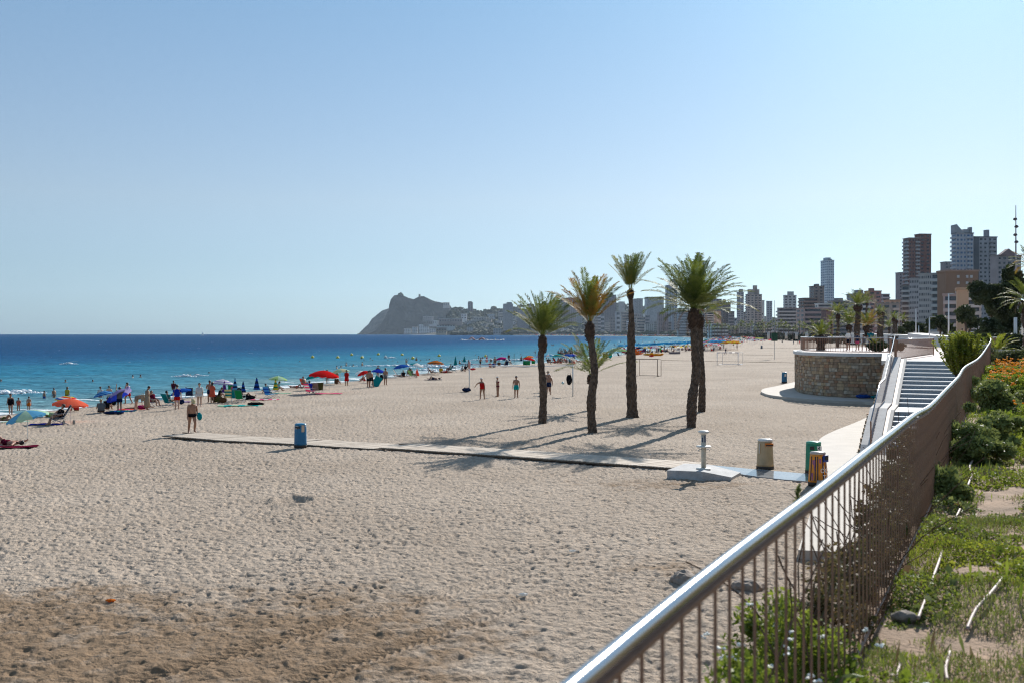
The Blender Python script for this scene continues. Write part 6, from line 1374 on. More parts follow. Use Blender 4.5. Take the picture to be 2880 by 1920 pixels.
for i in range(9): x = 2038 + i * 4 + r.uniform(-1, 1); farumb(G(x, r.uniform(981, 985)), 'yellow', 'orange', 1.7, 2.5, 'yellow umbrella in the small yellow cluster on the open sand', 'cluster of yellow umbrellas')
pal = ['white', 'coral', 'red', 'blue', 'sky', 'teal', 'mint', 'yellow', 'lav', 'navy', 'pink', 'orange', 'green', 'magenta', 'white', 'white', 'cream']
def crowdpt():
    while True:
        y = r.uniform(0, 1) ** 1.6; y = 955 + y * 33; lo = np.interp(y, [955, 962, 975, 990], [1995, 1960, 1930, 1900]); hi = np.interp(y, [955, 962, 972, 980, 988], [2125, 2112, 2100, 2040, 2012])
        if y > 976: lo = 1978
        return r.uniform(lo, hi), y
for i in range(170):
    x, y = crowdpt(); c1 = r.choice(pal); c2 = c1 if r.random() < .5 else 'white'
    farumb(G(x, y), c1, c2, r.uniform(1.0, 1.4), r.uniform(1.9, 2.3), 'small multicoloured umbrella in the packed crowd right of the big palms', 'packed umbrellas right of the big palms')
for i in range(18):
    farumb(G(2108 + r.uniform(0, 38), r.uniform(964, 969)), r.choice(('white', 'red', 'lav', 'navy')), 'white', 1.3, 2.0, 'umbrella in the separate white and red cluster on the open sand', 'separate cluster on the open sand')
for i in range(6): farumb(G(2128 + i * 3, r.uniform(959, 961)), 'yellow', 'lime', 1.5, 2.2, 'lime yellow umbrella behind the separate cluster', 'lime umbrellas behind the cluster')
for i in range(5): farumb(G(2166 + i * 2.5, 966 + r.uniform(-1, 1)), 'magenta', 'red', 1.4, 2.2, 'dark red umbrella left of the green box pole', 'red umbrellas by the green box pole')
for i in range(22):
    x = r.uniform(1745, 1960); farumb(G(x, np.interp(x, [1745, 1960], [997, 987]) + r.uniform(-2, 2)), r.choice(pal), r.choice(('white', 'navy')), 1.2, 1.9, 'small mixed umbrella in front of the blue rental row', 'mixed umbrellas before the blue row')
FB = [body_mesh(p, False, 1.0)[0] for p in ('stand', 'floor', 'stride')]
def farperson(p, pose, lab, grp):
    o = tag(obj('person', FB[pose], None, loc=p, rz=r.uniform(0, 6.3)), lab, 'person', grp); setmats(o, [r.choice((SK['tan'], SK['brown'], SK['red'], fab(C['navy']), fab(C['black']), fab(C['red'])))])
for i in range(110):
    if i % 2: x, y = crowdpt(); y += 1
    else: x = r.uniform(1750, 1960); y = np.interp(x, [1750, 1960], [995, 985]) + r.uniform(-4, 3)
    farperson(G(x, y), r.choice((0, 1, 1)), 'tiny beachgoer among the packed umbrellas', 'beachgoers among the packed umbrellas')
for i, (x, y) in enumerate(((2232, 968), (2244, 968), (2249, 967.5), (2253, 968), (2256, 968))): farperson(G(x, y), (0, 2)[i % 2], 'distant walker on the open sand left of the terrace railing', 'distant walkers on the open sand')
# walkers on the terrace
def T_(px, py, pose, f, lab, wear, **k): Y = (CZ - TZ) * F / (py - HY); return person(Vector((PX(px, Y), Y, TZ)), pose, f, lab, wear, **k)
T_(2386, 984, 'stand', 190, 'man with a white backpack and dark shorts walking on the terrace', [('tshirt', 'navy'), ('shorts', 'black')]); q = bpy.context.scene.objects[-1]
bag(Vector((PX(2385, 88.6), 88.6, TZ + 1.0)), 'white and blue backpack on the terrace walker', 'white', (.5, .3, .5), name='backpack')
T_(2411, 985, 'stand', 180, 'person in a navy top and bright pink shorts on the terrace', [('tshirt', 'navy'), ('shorts', 'pink')], h=1.56); T_(2430, 986, 'stride', 200, 'child in a grey shirt on the terrace beside the pink shorts', [('tshirt', 'grey'), ('shorts', 'grey')], h=1.4); T_(2449, 985, 'stand', 180, 'man in a teal shirt on the terrace beyond the clipped bush', [('tshirt', 'teal'), ('shorts', 'navy')], h=1.85)
tb = G(2512, 1000); Y = 85.0; a = MB(); a.lathe([(.42, 0), (.42, 1.05), (.46, 1.1)], 4); o = tag(empty('litter_bin', Vector((PX(2512, Y), Y, TZ)), R(45), 1.1), 'black square litter bin on the terrace', 'bin'); a.build('body', M_BLACK, o); a = MB(); a.box((0, 0, 1.13), (.62, .62, .05)); a.build('lid', M_BLACK, o)
for lab, x, y, c, d in (('blue bundle lying at the foot of the stone wall, left one', 2428, 1117, 'blue', (1.2, .5, .3)), ('teal bundle lying at the foot of the stone wall, right one', 2472, 1119, 'teal', (1.3, .5, .3))): bag(Vector((*GP(x, y + 2, .2), .2)), lab, c, d)
def litter(lab, px, py, c):
    a = MB(); a.blob((0, 0, .02), (.09, .05, .03), 2, .3); tag(a.build('litter', fab(c), loc=G(px, py, .02)), lab, 'litter')
litter('crumpled white paper on the sand in the foreground', 1472, 1673, C['white']); litter('orange and clear plastic scrap on the dark sand', 312, 1690, C['orange']); litter('tiny white scrap near the slab', 1610, 1550, C['white'])
# small sailing boat on the horizon
a = MB(); a.tube([(-6, 0, .5), (0, 0, .2), (6, 0, .6)], [.3, 1.3, .3], 8); o = tag(empty('sailing_boat', (PX(568, 3200), 3200, -1)), 'tiny white sailing boat on the horizon', 'boat'); a.build('hull', M_WHITE, o); a = MB(); a.add([(0, 0, 1.5), (5, .1, 1.5), (.2, .05, 14), (0, .15, 1.5), (5, .25, 1.5), (.2, .15, 14)], [(0, 1, 2), (3, 5, 4), (0, 2, 5, 3), (1, 4, 5, 2), (0, 3, 4, 1)]); a.build('sail', M_WHITE, o)
# ================================================================ coast beyond the bay
def hillmat(name, c1, c2, c3, sc_=.02):
    m = mat(name, c1, .95, col2=c2, vs=sc_, bump=1.0, bs=sc_ * 3, dist=12, spec=0)
    return m
M_HILL = hillmat('scrub_hillside', (.014, .02, .012), (.042, .043, .032), None, .025)
M_CLIFF = hillmat('grey_cliff_rock', (.018, .02, .02), (.06, .057, .052), None, .012)
def ridge(name, label, pts, Yb, Yr, foot, m, rough=8, seed=1, base=-1.5, prof=.8, ycells=26, back=250):
    """hill whose crest runs through the listed photo points at distance Yr and whose foot lies at distance Yb"""
    xs = [p[0] for p in pts]; ys = [p[1] for p in pts]; n = int((xs[-1] - xs[0]) * 1.1) + 2
    PXs = np.linspace(xs[0], xs[-1], n); H = CZ - (np.interp(PXs, xs, ys) - HY) / F * Yr
    T = np.concatenate([np.linspace(0, 1, ycells), [1.12, 1.3]]); V = []
    for t in T:
        Y = Yb + (Yr - Yb) * t
        k = t ** prof if t <= 1 else max(0, 1 - (t - 1) * 1.6)
        X = (PXs - CX) / F * Y
        z = base + (H - base) * k
        nn = fbm(X / 110. + seed, Y / 60. + PXs * 0, 5, seed); jag = fbm(X / 22., Y / 14. + PXs * 0, 4, seed + 3)
        w_ = np.sin(np.pi * min(t, 1)) ** .6 if t < 1 else (.0 if t == 1 else .6)
        z = z + (nn * rough * 2.2 + jag * rough * .8) * w_ + (jag * rough * .35) * (t >= 1)
        edge = np.minimum(1, np.minimum(PXs - PXs[0] + .5, PXs[-1] - PXs + 400) / 6)
        V.append(np.stack([X, np.full_like(X, Y), np.maximum(z, base)], -1))
    V = np.array(V).reshape(-1, 3)
    me = npmesh(name, V, gridfaces(len(T), n), m, True); tag(obj(name, me), label, kind='structure')
head = [(1024, 941), (1046, 935), (1058, 928), (1066, 920), (1084, 892), (1088, 880), (1093, 874), (1094, 860), (1099, 842), (1109, 831), (1123, 829), (1133, 831), (1148, 838), (1164, 842), (1180, 834), (1193, 834), (1217, 846), (1233, 850), (1262, 854), (1270, 866), (1290, 876), (1310, 886), (1340, 900), (1380, 915), (1420, 930), (1450, 938)]
ridge('headland', 'steep grey rocky headland at the end of the bay', head, 6520, 6760, 0, M_CLIFF, 9, 3, prof=.62, ycells=34)
ridge('headland_slope', 'lower sloping flank of the headland dipping to the sea on the left', [(1008, 940), (1017, 930), (1036, 912), (1046, 897), (1074, 874), (1092, 868), (1110, 870), (1150, 890)], 7600, 8000, 0, hillmat('hazed_slope', (.06, .06, .055), (.11, .105, .095), None, .02), 7, 5, prof=.7)  # paler than the nearer cliff: haze of distance put into the colour
ridge('coast_hills', 'low wooded hills behind the bay', [(1255, 885), (1270, 868), (1300, 871), (1332, 872), (1348, 875), (1372, 876), (1380, 869), (1416, 868), (1447, 866), (1482, 870), (1520, 868), (1545, 856), (1568, 846), (1584, 838), (1616, 838), (1640, 853), (1692, 855), (1735, 856), (1765, 861), (1808, 862), (1870, 872), (1910, 868), (1960, 880), (2055, 894), (2110, 892), (2150, 889), (2190, 894), (2300, 900), (2500, 905), (2900, 905)], 4450, 5300, 0, M_HILL, 10, 9, prof=1.1)
def slope_z(px, Y):   # height of the hillside that carries the far houses
    t = min(1, max(0, (Y - 3500) / 1700)); return t
ridge('town_hillside', 'built up hillside between the far beach and the hills', [(1268, 938), (1290, 926), (1320, 906), (1350, 898), (1400, 896), (1500, 893), (1600, 890), (1700, 886), (1800, 890), (1900, 896), (2000, 906), (2060, 915)], 3850, 4500, 0, M_HILL, 6, 13, base=1.5, prof=.9)
# quay and far beach strip follow the sand sheet; trees in far masses
M_FAR = mat('far_tree_green', (.025, .035, .02), .95, col2=(.06, .065, .035), vs=.05)
ft = MB(); r = random.Random(77); hillpx = [1268, 1290, 1320, 1350, 1400, 1500, 1600, 1700, 1800, 1900, 2000, 2060]; hilly = [938, 926, 906, 898, 896, 893, 890, 886, 890, 896, 906, 915]
def hill_pt(px, f):
    """point on the built up hillside: f=0 foot, 1 crest"""
    Y = 3850 + 650 * f; H = CZ - (np.interp(px, hillpx, hilly) - HY) / F * 4500; z = 1.5 + (H - 1.5) * f ** .9
    return Vector((PX(px, Y), Y, float(z)))
for i in range(2300):
    px = r.uniform(1275, 2050); f = r.random() ** 1.2; p = hill_pt(px, f); s = r.uniform(5, 13); ft.blob((p.x, p.y, p.z + s * .35), (s * 1.3, s, s * .75), 1, .3, rnd=r)
chx = [1270, 1300, 1348, 1380, 1447, 1545, 1584, 1640, 1735, 1808, 1870, 1960, 2055]; chy = [868, 871, 875, 869, 866, 856, 838, 853, 856, 862, 872, 880, 894]
for i in range(1100):
    px = r.uniform(1270, 2055); t = r.uniform(.15, 1.02); Y = 4450 + 850 * t; Hc = CZ - (np.interp(px, chx, chy) - HY) / F * 5300; s = r.uniform(6, 14); z = -1.5 + (Hc + 1.5) * t ** 1.1
    ft.blob((PX(px, Y), Y, z + s * .3), (s * 1.4, s, s * .7), 1, .3, rnd=r)
for i in range(260):
    px = r.uniform(1440, 2140); Y = np.interp(px, [1440, 1700, 1900, 2000, 2140], [3780, 2900, 2100, 1300, 1120]) + r.uniform(5, 90); s = Y / 3000 * r.uniform(6, 12); ft.blob((PX(px, Y), Y, 1.5 + s * .4), (s * 1.2, s, s * .8), 1, .3, rnd=r)
tag(ft.build('far_woods', M_FAR), 'dark masses of pines and palms filling the far hillside and shore', kind='stuff')
a = MB(); p = Vector((PX(1126, 6700), 6700, PZ(829, 6700))); 
for d in ((0, 0, 4, 11), (9, 0, 2, 9), (-9, 0, 3, 8), (16, 0, -2, 6), (3, 0, 9, 8)): a.blob((d[0], d[1], d[2]), (d[3], d[3], d[3] * .8), 2, .2, rnd=r)
tag(a.build('summit_tree', M_FAR, loc=p), 'clump of trees crowning the left summit of the headland', 'tree')
a = MB(); a.lathe([(7, -10), (6.5, 10), (7, 12)], 10); tag(a.build('watch_tower', mat('tower_stone', (.2, .18, .15), .9), loc=(PX(1180, 6745), 6745, PZ(833, 6745))), 'small ruined watchtower on the headland ridge', 'tower')
# ================================================================ buildings
M_GL = mat('dark_window_glass', (.03, .04, .055), .25, var=.4, vs=.3, spec=.6)
M_GLB = mat('blue_window_glass', (.05, .12, .24), .2, spec=.6)
def wmat(c, k=None): return mat('facade_%02d_%02d_%02d' % tuple(int(q * 99) for q in c), c, .85, var=.10, vs=.12)
def bldg(label, pl, pc, pr, ytop, Y, cl=(.3, .28, .26), floors=None, style='row', th=6, cs=None, roof=None, cap=None, pitch=3.0, z0=0.0, name='apartment_building', glass=None, ctop=None, group=None, right='row', cat='building', nwin=None, slabc=None):
    """pl..pc is the left flank, pc..pr the front, pc the near corner at distance Y; th turns the front"""
    if Y < 1700: cl = tuple(min(.6, q * 1.22) for q in cl)
    cx, cy = PX(pc, Y), Y; u = Vector((math.cos(R(th)), math.sin(R(th)), 0)); v = Vector((-u.y, u.x, 0))
    def reach(px, d): k = (px - CX) / F; return (k * cy - cx) / (d.x - k * d.y)
    tr_ = max(3, reach(pr, u)); tl = reach(pl, v) if pl < pc else 14
    if not (3 < tl < 90): tl = 8
    C0 = Vector((cx, cy, 0)); z1 = PZ(ytop, Y); Hh = z1 - z0; o = tag(empty(name, (cx, cy, z0)), label, cat, group)
    def L(a, b, z): p = u * a + v * b; return Vector((p.x, p.y, z))
    w = MB(); w.prism([tuple(L(a, b, 0)[:2]) for a, b in ((0, 0), (tr_, 0), (tr_, tl), (0, tl))], -3, Hh); w.build('wall', wmat(cl), o)
    nf = floors or max(2, int(round(Hh / pitch))); fh = Hh / nf; gm = glass or M_GL; ws = wmat(slabc or tuple(min(.75, q * 1.5) for q in cl)); ex = .0
    big = Y < 1700
    def seg(mb, a0, a1, b0, b1, zc, h): mb.prism([tuple(L(a, b, 0)[:2]) for a, b in ((a0, b0), (a1, b0), (a1, b1), (a0, b1))], zc - h / 2, zc + h / 2)
    for i in range(nf):
        zc = (i + .52) * fh
        wr = MB()
        if style in ('row', 'mix'):
            n = nwin or max(2, int(tr_ / 4.2)); dx = tr_ / n
            for k in range(n): seg(wr, (k + .2) * dx, (k + (.62 if (k + i) % 3 else .8)) * dx, -.12, .3, zc, fh * .46)
        elif style in ('band', 'balcony'): seg(wr, .6, tr_ - .6, -.12, .3, zc + fh * .1, fh * .52)
        if right != 'blank':
            n2 = max(1, int(tl / 5)); dy = tl / n2
            for k in range(n2): seg(wr, -.12, .3, (k + .2) * dy, (k + .75) * dy, zc, fh * .46)
        if wr.v: wr.build('window_row', gm, o)
        if style == 'balcony' or (style == 'mix' and i % 1 == 0):
            b = MB(); b0, b1 = (0, tr_) if style == 'balcony' else (tr_ * .58, tr_ * .92)
            seg(b, b0, b1, -1.5, -.002, (i + .06) * fh, fh * .42)
            if right != 'blank': seg(b, -1.5, -.003, -1.5 if style == 'balcony' else 0, tl * .9, (i + .06) * fh, fh * .4)
            b.build('balcony', ws, o)
    rf = MB(); seg(rf, -.35, tr_ + .35, -.35, tl + .35, Hh + .35, .7); rf.build('roof', wmat(ctop or tuple(q * .8 for q in cl)), o)
    for (f0, f1, hh) in (cap or ()):
        q = MB(); seg(q, tr_ * f0, tr_ * f1, tl * .2, tl * .7, Hh + .7 + hh / 2, hh); q.build('roof_block', wmat(tuple(x * .85 for x in cl)), o)
    return o
B = bldg
# --- right hand town
B('tall white and blue tower with rounded balconies standing alone', 2308, 2326, 2346, 733, 1150, (.42, .46, .52), style='row', right='row', cap=((.1, .7, 3), (.3, .9, 1.5)), slabc=(.6, .63, .68), nwin=4, glass=M_GLB)
B('dark grey-brown block at the foot of the white tower', 2276, 2290, 2318, 806, 1000, (.17, .14, .13), style='row', right='balcony', cap=((.3, .6, 2),), nwin=2)
B('stepped brown building below the grey-brown block', 2246, 2262, 2300, 840, 900, (.16, .11, .09), style='balcony', slabc=(.22, .16, .14))
B('pale grey slab tower behind the round balcony block', 2203, 2206, 2240, 832, 1100, (.36, .36, .36), style='row', cap=((.3, .8, 4),)); B('low round block with long pale balconies and dark bands', 2186, 2190, 2240, 868, 850, (.28, .25, .24), style='balcony', slabc=(.46, .43, .42))
B('pinkish building with long dark window bands', 2240, 2262, 2344, 868, 720, (.34, .25, .23), floors=7, style='band', slabc=(.4, .3, .28)); B('white glazed penthouse level over the banded building', 2292, 2300, 2340, 856, 760, (.5, .5, .5), style='band')
B('plain brown end wall closing the banded building on the right', 2322, 2323, 2343, 874, 700, (.17, .09, .08), style='none', right='blank')
B('grey middle block behind the promenade palms', 2327, 2340, 2388, 848, 780, (.23, .21, .21), style='band', cap=((.3, .7, 2),)); B('grey stepped block left of the red brick tower', 2381, 2400, 2440, 828, 820, (.24, .23, .23), style='row', cap=((.4, .8, 3),))
B('reddish brick tower behind the fan palms', 2440, 2444, 2479, 820, 800, (.31, .15, .13), style='row', nwin=2, right='blank', cap=((.2, .5, 2),)); B('narrow grey block right of the reddish tower', 2479, 2482, 2502, 829, 850, (.27, .27, .28), style='balcony')
B('low block with striped white balconies under the reddish tower', 2420, 2424, 2446, 850, 600, (.24, .2, .2), style='balcony', slabc=(.5, .5, .5)); B('beige apartment block with curved corner', 2466, 2480, 2530, 855, 560, (.30, .24, .21), style='mix'); B('orange topped block beside the beige apartments', 2498, 2504, 2532, 846, 610, (.40, .24, .16), style='row')
B('slim grey-pink tower left of the brown brick tower', 2527, 2530, 2546, 768, 950, (.22, .19, .2), style='row', nwin=2, right='blank')
B('brown brick tower with grey balconies on its corner, lower left part', 2540, 2557, 2588, 671, 800, (.155, .075, .062), style='mix', nwin=4, slabc=(.34, .33, .34), th=8, ctop=(.2, .19, .18)); B('taller right part of the brown brick tower with few windows', 2586, 2587, 2619, 660, 812, (.155, .07, .058), style='row', nwin=2, right='blank', th=8, ctop=(.1, .07, .06))
B('dark apartment front crowded with balconies left of the grey block', 2536, 2536.5, 2558, 806, 620, (.14, .14, .14), style='balcony', slabc=(.34, .36, .37), right='blank', th=-35); B('grey apartment block with rows of white framed windows, lower left wing', 2557, 2558, 2584, 786, 575, (.27, .27, .28), style='row', nwin=5, right='blank', th=-42); B('grey apartment block with rows of windows, taller middle wing', 2584, 2585, 2620, 773, 525, (.28, .28, .28), style='row', nwin=6, right='blank', th=-42); B('grey apartment block wing with messy green balconies', 2618, 2619, 2660, 772, 470, (.22, .23, .24), style='balcony', slabc=(.34, .37, .38), right='blank', th=-38)
B('square brown block with a blank facade and six small windows', 2659, 2660, 2752, 764, 400, (.19, .115, .075), floors=5, style='none', right='blank', th=0, ctop=(.3, .2, .15)); o_ = bpy.context.scene.objects[-1]
o_ = [x for x in sc.collection.objects if x.get('label', '').startswith('square brown block')][0]
for px_, py_ in ((2695, 778), (2720, 778), (2732, 778), (2695, 796), (2720, 796)):
    a = MB(); Y = 400 + (PX(px_, 400) - PX(2660, 400)) * 0 - .1; a.box((0, 0, 0), (1.0, .16, 1.1)); q = a.build('window', mat('window_pale', (.4, .4, .4), .5), o_); q.location = Vector((PX(px_, Y), Y, PZ(py_, Y))) - o_.location
B('pink apartment block with lowered awnings', 2652, 2653, 2694, 832, 340, (.36, .27, .25), floors=7, style='balcony', slabc=(.46, .38, .36), right='blank', th=-25); B('white apartment block with red awnings beside the dark trees', 2692, 2693, 2760, 822, 300, (.40, .36, .34), floors=8, style='balcony', slabc=(.52, .48, .46), right='blank', th=-22); B('orange stair tower between the awning blocks', 2691, 2692, 2704, 816, 285, (.42, .27, .17), style='none', right='blank', th=-22)
B('grey twin tower, left part with blue rounded balconies', 2676, 2690, 2738, 657, 700, (.30, .30, .32), style='mix', slabc=(.40, .42, .46), glass=M_GLB, nwin=5, cap=((.0, .12, 5), (.5, .8, 2.5), (.85, .98, 4)), ctop=(.15, .16, .18)); B('dark vertical shaft joining the two grey towers', 2738, 2739, 2754, 668, 705, (.075, .085, .10), style='none', right='blank'); B('grey twin tower, right part', 2752, 2753, 2804, 668, 715, (.27, .27, .29), style='mix', nwin=4, slabc=(.36, .36, .38), right='blank', cap=((.5, .65, 5),), ctop=(.12, .13, .15))
pk = [x for x in sc.collection.objects if x.get('label', '').startswith('grey twin tower, left')][0]; a = MB(); w_ = 5.6; hz_ = PZ(657, 700); a.add([(0, -.5, hz_), (w_, -.5, hz_), (0, -.5, hz_ + 6.5), (0, 9, hz_), (w_, 9, hz_), (0, 9, hz_ + 6.5)], [(0, 1, 2), (3, 5, 4), (0, 2, 5, 3), (1, 4, 5, 2), (0, 3, 4, 1)]); a.build('roof_fin', wmat((.28, .29, .31)), pk)
B('small grey tower behind the twin tower on its left', 2656, 2658, 2680, 738, 900, (.19, .18, .19), style='row', nwin=2, right='blank'); B('grey-pink tower at the right edge with a little gable on top', 2803, 2806, 2872, 720, 620, (.25, .22, .22), style='row', nwin=5, right='blank'); gb = [x for x in sc.collection.objects if x.get('label', '').startswith('grey-pink tower at')][0]
a = MB(); hz_ = PZ(720, 620); gx = 14 * 620 / F * 1.5; a.add([(gx - 4, -.5, hz_), (gx + 8, -.5, hz_), (gx + 2, -.5, hz_ + 4.5), (gx - 4, 4, hz_), (gx + 8, 4, hz_), (gx + 2, 4, hz_ + 4.5)], [(0, 1, 2), (3, 5, 4), (0, 2, 5, 3), (1, 4, 5, 2), (0, 3, 4, 1)]); a.build('gable', wmat((.22, .15, .15)), gb)
# --- middle town
B('broad beige residential tower with deep balconies in the middle', 2097, 2101, 2143, 829, 1250, (.33, .28, .26), style='mix', cap=((.1, .85, 6), (.45, .7, 11)), slabc=(.42, .34, .32)); B('slim grey tower left of the broad beige tower', 2072, 2075, 2092, 823, 1350, (.28, .28, .3), style='row', nwin=2, cap=((.3, .9, 4),)); B('pale thin tower right of the broad beige tower', 2141, 2142, 2150, 846, 1500, (.4, .38, .36), style='none', right='blank'); B('isolated pale grey tower standing apart', 2155, 2157, 2172, 848, 1600, (.34, .33, .35), style='row', nwin=2, right='blank')
B('brown grey tower right of the big palms', 1986, 1992, 2030, 842, 1700, (.22, .18, .17), style='row', cap=((.2, .6, 4),)); B('dark brown stepped tower right of the big palms', 2029, 2033, 2055, 852, 1600, (.13, .095, .09), style='row', right='blank', cap=((.1, .4, 5),)); B('orange lower block in front of the brown grey tower', 2006, 2008, 2028, 876, 1350, (.50, .27, .17), style='none', right='blank'); B('low beige block left of the orange block', 1985, 1988, 2008, 880, 1400, (.36, .27, .22), style='balcony')
B('low white apartment house behind the far umbrellas', 1988, 2002, 2052, 912, 1150, (.42, .42, .40), floors=4, style='band', slabc=(.6, .6, .6)); B('brown low building among the palms', 2054, 2056, 2078, 918, 1120, (.22, .18, .15), style='row'); B('tan low building left of the broad tower foot', 2078, 2080, 2100, 905, 1200, (.33, .28, .24), style='row')
B('grey beach front block right of the broad tower', 2120, 2122, 2143, 910, 1050, (.26, .25, .25), style='balcony'); B('sandstone beach front block next to it', 2143, 2145, 2156, 908, 1040, (.36, .28, .17), style='row'); B('grey and orange beach front block', 2152, 2158, 2186, 907, 1000, (.31, .26, .23), style='balcony'); B('long low pink building at the beach edge', 2172, 2180, 2246, 900, 880, (.34, .29, .28), floors=5, style='balcony', slabc=(.44, .4, .4))
B('white grid fronted hotel left of the tall slanted tower', 1813, 1818, 1867, 836, 2900, (.46, .47, .50), style='balcony', slabc=(.62, .64, .66)); B('tall pale tower with a slanted top', 1871, 1874, 1905, 803, 2600, (.35, .38, .43), style='row', nwin=4, cap=((.3, .95, 10), (.5, .8, 16))); B('very tall slim tower peaking behind the fullest palm crown', 1945, 1950, 1982, 735, 2700, (.26, .29, .33), style='row', nwin=4, cap=((.25, .75, 16), (.38, .46, 24), (.54, .62, 24)))
B('grey block under the slanted tower', 1905, 1908, 1944, 868, 1900, (.30, .31, .32), style='balcony'); B('brown block beside the short palm fronds', 1944, 1947, 1972, 880, 1700, (.24, .2, .19), style='row'); B('reddish block at the water end of the far town', 1848, 1852, 1880, 880, 2300, (.28, .19, .18), style='row'); B('white terraced block left of the reddish block', 1742, 1746, 1782, 889, 3300, (.46, .47, .47), style='balcony'); B('low pale villa block near the short palm', 1812, 1816, 1838, 912, 2500, (.42, .41, .38), style='row')
rm = random.Random(41); cols_ = ((.34, .31, .29), (.28, .26, .27), (.40, .38, .36), (.24, .2, .19), (.33, .27, .23), (.42, .41, .42))
for i in range(44):
    px = 1640 + i * 11.5 + rm.uniform(-4, 4); Y = float(np.interp(px, [1640, 1900, 2000, 2150], [3300, 2300, 1700, 1300])) * rm.uniform(1.0, 1.18); wd = rm.uniform(12, 26)
    B('mid-rise apartment block in the dense belt behind the far beach', px, px + 3, px + wd, rm.uniform(876, 908), Y, rm.choice(cols_), floors=rm.randint(5, 8), style=rm.choice(('row', 'balcony', 'band')), right='blank', group='mid-rise blocks behind the far beach', th=rm.uniform(-12, 12), nwin=4)
for i in range(16):
    px = 1400 + i * 16 + rm.uniform(-5, 5); f = rm.uniform(.3, .95); p = hill_pt(px, f); wd = rm.uniform(12, 22)
    B('mid-rise apartment block standing on the far wooded hillside', px, px + 3, px + wd, HY - (p.z + rm.uniform(22, 48) - CZ) * F / p.y, p.y, rm.choice(cols_), floors=rm.randint(4, 7), style=rm.choice(('row', 'balcony')), right='blank', group='mid-rise blocks on the far hillside', z0=p.z, nwin=4)
# --- far side of the bay
B('small round topped tower on the far shore', 1415, 1418, 1443, 855, 3850, (.34, .31, .31), style='balcony', cap=((.35, .9, 6),), z0=20); B('wide low tower on the far shore right of the round topped one', 1455, 1458, 1486, 873, 3950, (.24, .25, .28), style='row', z0=20); B('broad brownish tower behind the leftmost palm crown', 1581, 1585, 1620, 839, 4100, (.22, .19, .2), style='row', z0=25, nwin=7); B('pale block joined to the broad brownish tower', 1620, 1622, 1637, 868, 4050, (.42, .42, .44), style='band', z0=25)
B('big dark tower between the orange palm and the tallest palm', 1693, 1697, 1733, 830, 3600, (.15, .125, .14), style='row', nwin=8, z0=15, cap=((.2, .8, 4), (.6, .75, 9))); B('small beige tower right of the big dark one', 1739, 1741, 1757, 849, 3900, (.36, .34, .33), style='none', z0=30); B('pair of grey towers right of the tallest palm, left one', 1780, 1782, 1792, 841, 3500, (.28, .28, .3), style='row', nwin=3, z0=20); B('pair of grey towers right of the tallest palm, right one', 1790, 1792, 1808, 840, 3550, (.26, .26, .28), style='row', nwin=4, z0=20)
B('grey tower slab seen through the leftmost palm', 1492, 1495, 1512, 866, 4000, (.27, .25, .27), style='row', z0=25); B('pale low hotel left of the big dark tower', 1655, 1658, 1690, 872, 4100, (.37, .38, .41), style='band', z0=25)
B('tall two-tone tower beside the headland', 1301, 1316, 1330, 851, 5200, (.28, .22, .22), style='row', nwin=2, right='row', z0=25, cap=((.1, .8, 5),)); B('pale pitched block right of the two-tone tower', 1370, 1374, 1391, 884, 5000, (.37, .38, .40), style='none', z0=20, right='blank')
for i, (x0, x1, yt, yb, c, lab) in enumerate(((1136, 1156, 925, 937, (.5, .5, .5), 'low white terraced houses at the cliff foot, leftmost'), (1159, 1174, 920, 937, (.40, .43, .46), 'grey-blue cubic house at the cliff foot'), (1178, 1206, 913, 937, (.55, .56, .57), 'larger white seaside block at the cliff foot'), (1207, 1226, 925, 938, (.48, .48, .5), 'pale house right of the larger white block'), (1226, 1256, 923, 938, (.46, .36, .24), 'ochre pitched house near the quay'), (1190, 1218, 891, 905, (.33, .29, .28), 'brown terrace high above the seaside block'), (1190, 1232, 902, 911, (.48, .46, .46), 'white terrace in the middle of the slope'), (1228, 1280, 913, 920, (.50, .50, .48), 'long white terrace row halfway up the slope'), (1235, 1300, 897, 906, (.34, .26, .23), 'long reddish terrace row higher on the slope'), (1296, 1313, 884, 897, (.52, .54, .55), 'glazed white villa under the two-tone tower'), (1246, 1264, 852, 860, (.36, .34, .32), 'pale building on the headland shoulder'), (1332, 1368, 893, 901, (.4, .36, .33), 'villa row right of the two-tone tower'), (1330, 1364, 922, 932, (.5, .5, .48), 'white arcaded houses by the far beach'))):
    Y = 6350 if yb > 900 and x0 < 1226 else (6600 if yb < 870 else (4350 if yb > 900 else 4440)); zt = PZ(yt, Y); zb = PZ(yb, Y)
    a = MB(); wd = PX(x1, Y) - PX(x0, Y); o = tag(empty('seaside_house', (PX((x0 + x1) / 2, Y), Y, zb)), lab, 'house', 'seaside houses at the headland'); h = zt - zb; a.box((0, 6, h / 2 - 8), (wd, 12, h + 16)); a.build('wall', wmat(c), o)
    a = MB(); a.box((0, 6, h + 1), (wd * 1.02, 13, 2)); a.build('roof', wmat((.3, .2, .15) if i % 3 == 1 else (.4, .39, .38)), o)
    nfl = max(1, int(h / 9)); nw = max(2, int(wd / 11))
    for k in range(nfl):
        a = MB()
        for j in range(nw): a.box(((j + .5 - nw / 2) * wd / nw, -.2, (k + .5) * h / nfl), (wd / nw * .5, .5, h / nfl * .45))
        a.build('window_row', M_GL, o)
a = MB()
for i in range(14):
    x0 = 1010 + i * 25; Y = 6480 - i * 60; a.beam((PX(x0, Y), Y, 1), (PX(x0 + 25, Y - 60), Y - 60, 1), 30, 7)
tag(a.build('quay_wall', mat('quay_stone', (.07, .065, .06), .9)), 'dark stone quay running along the foot of the headland', 'quay')
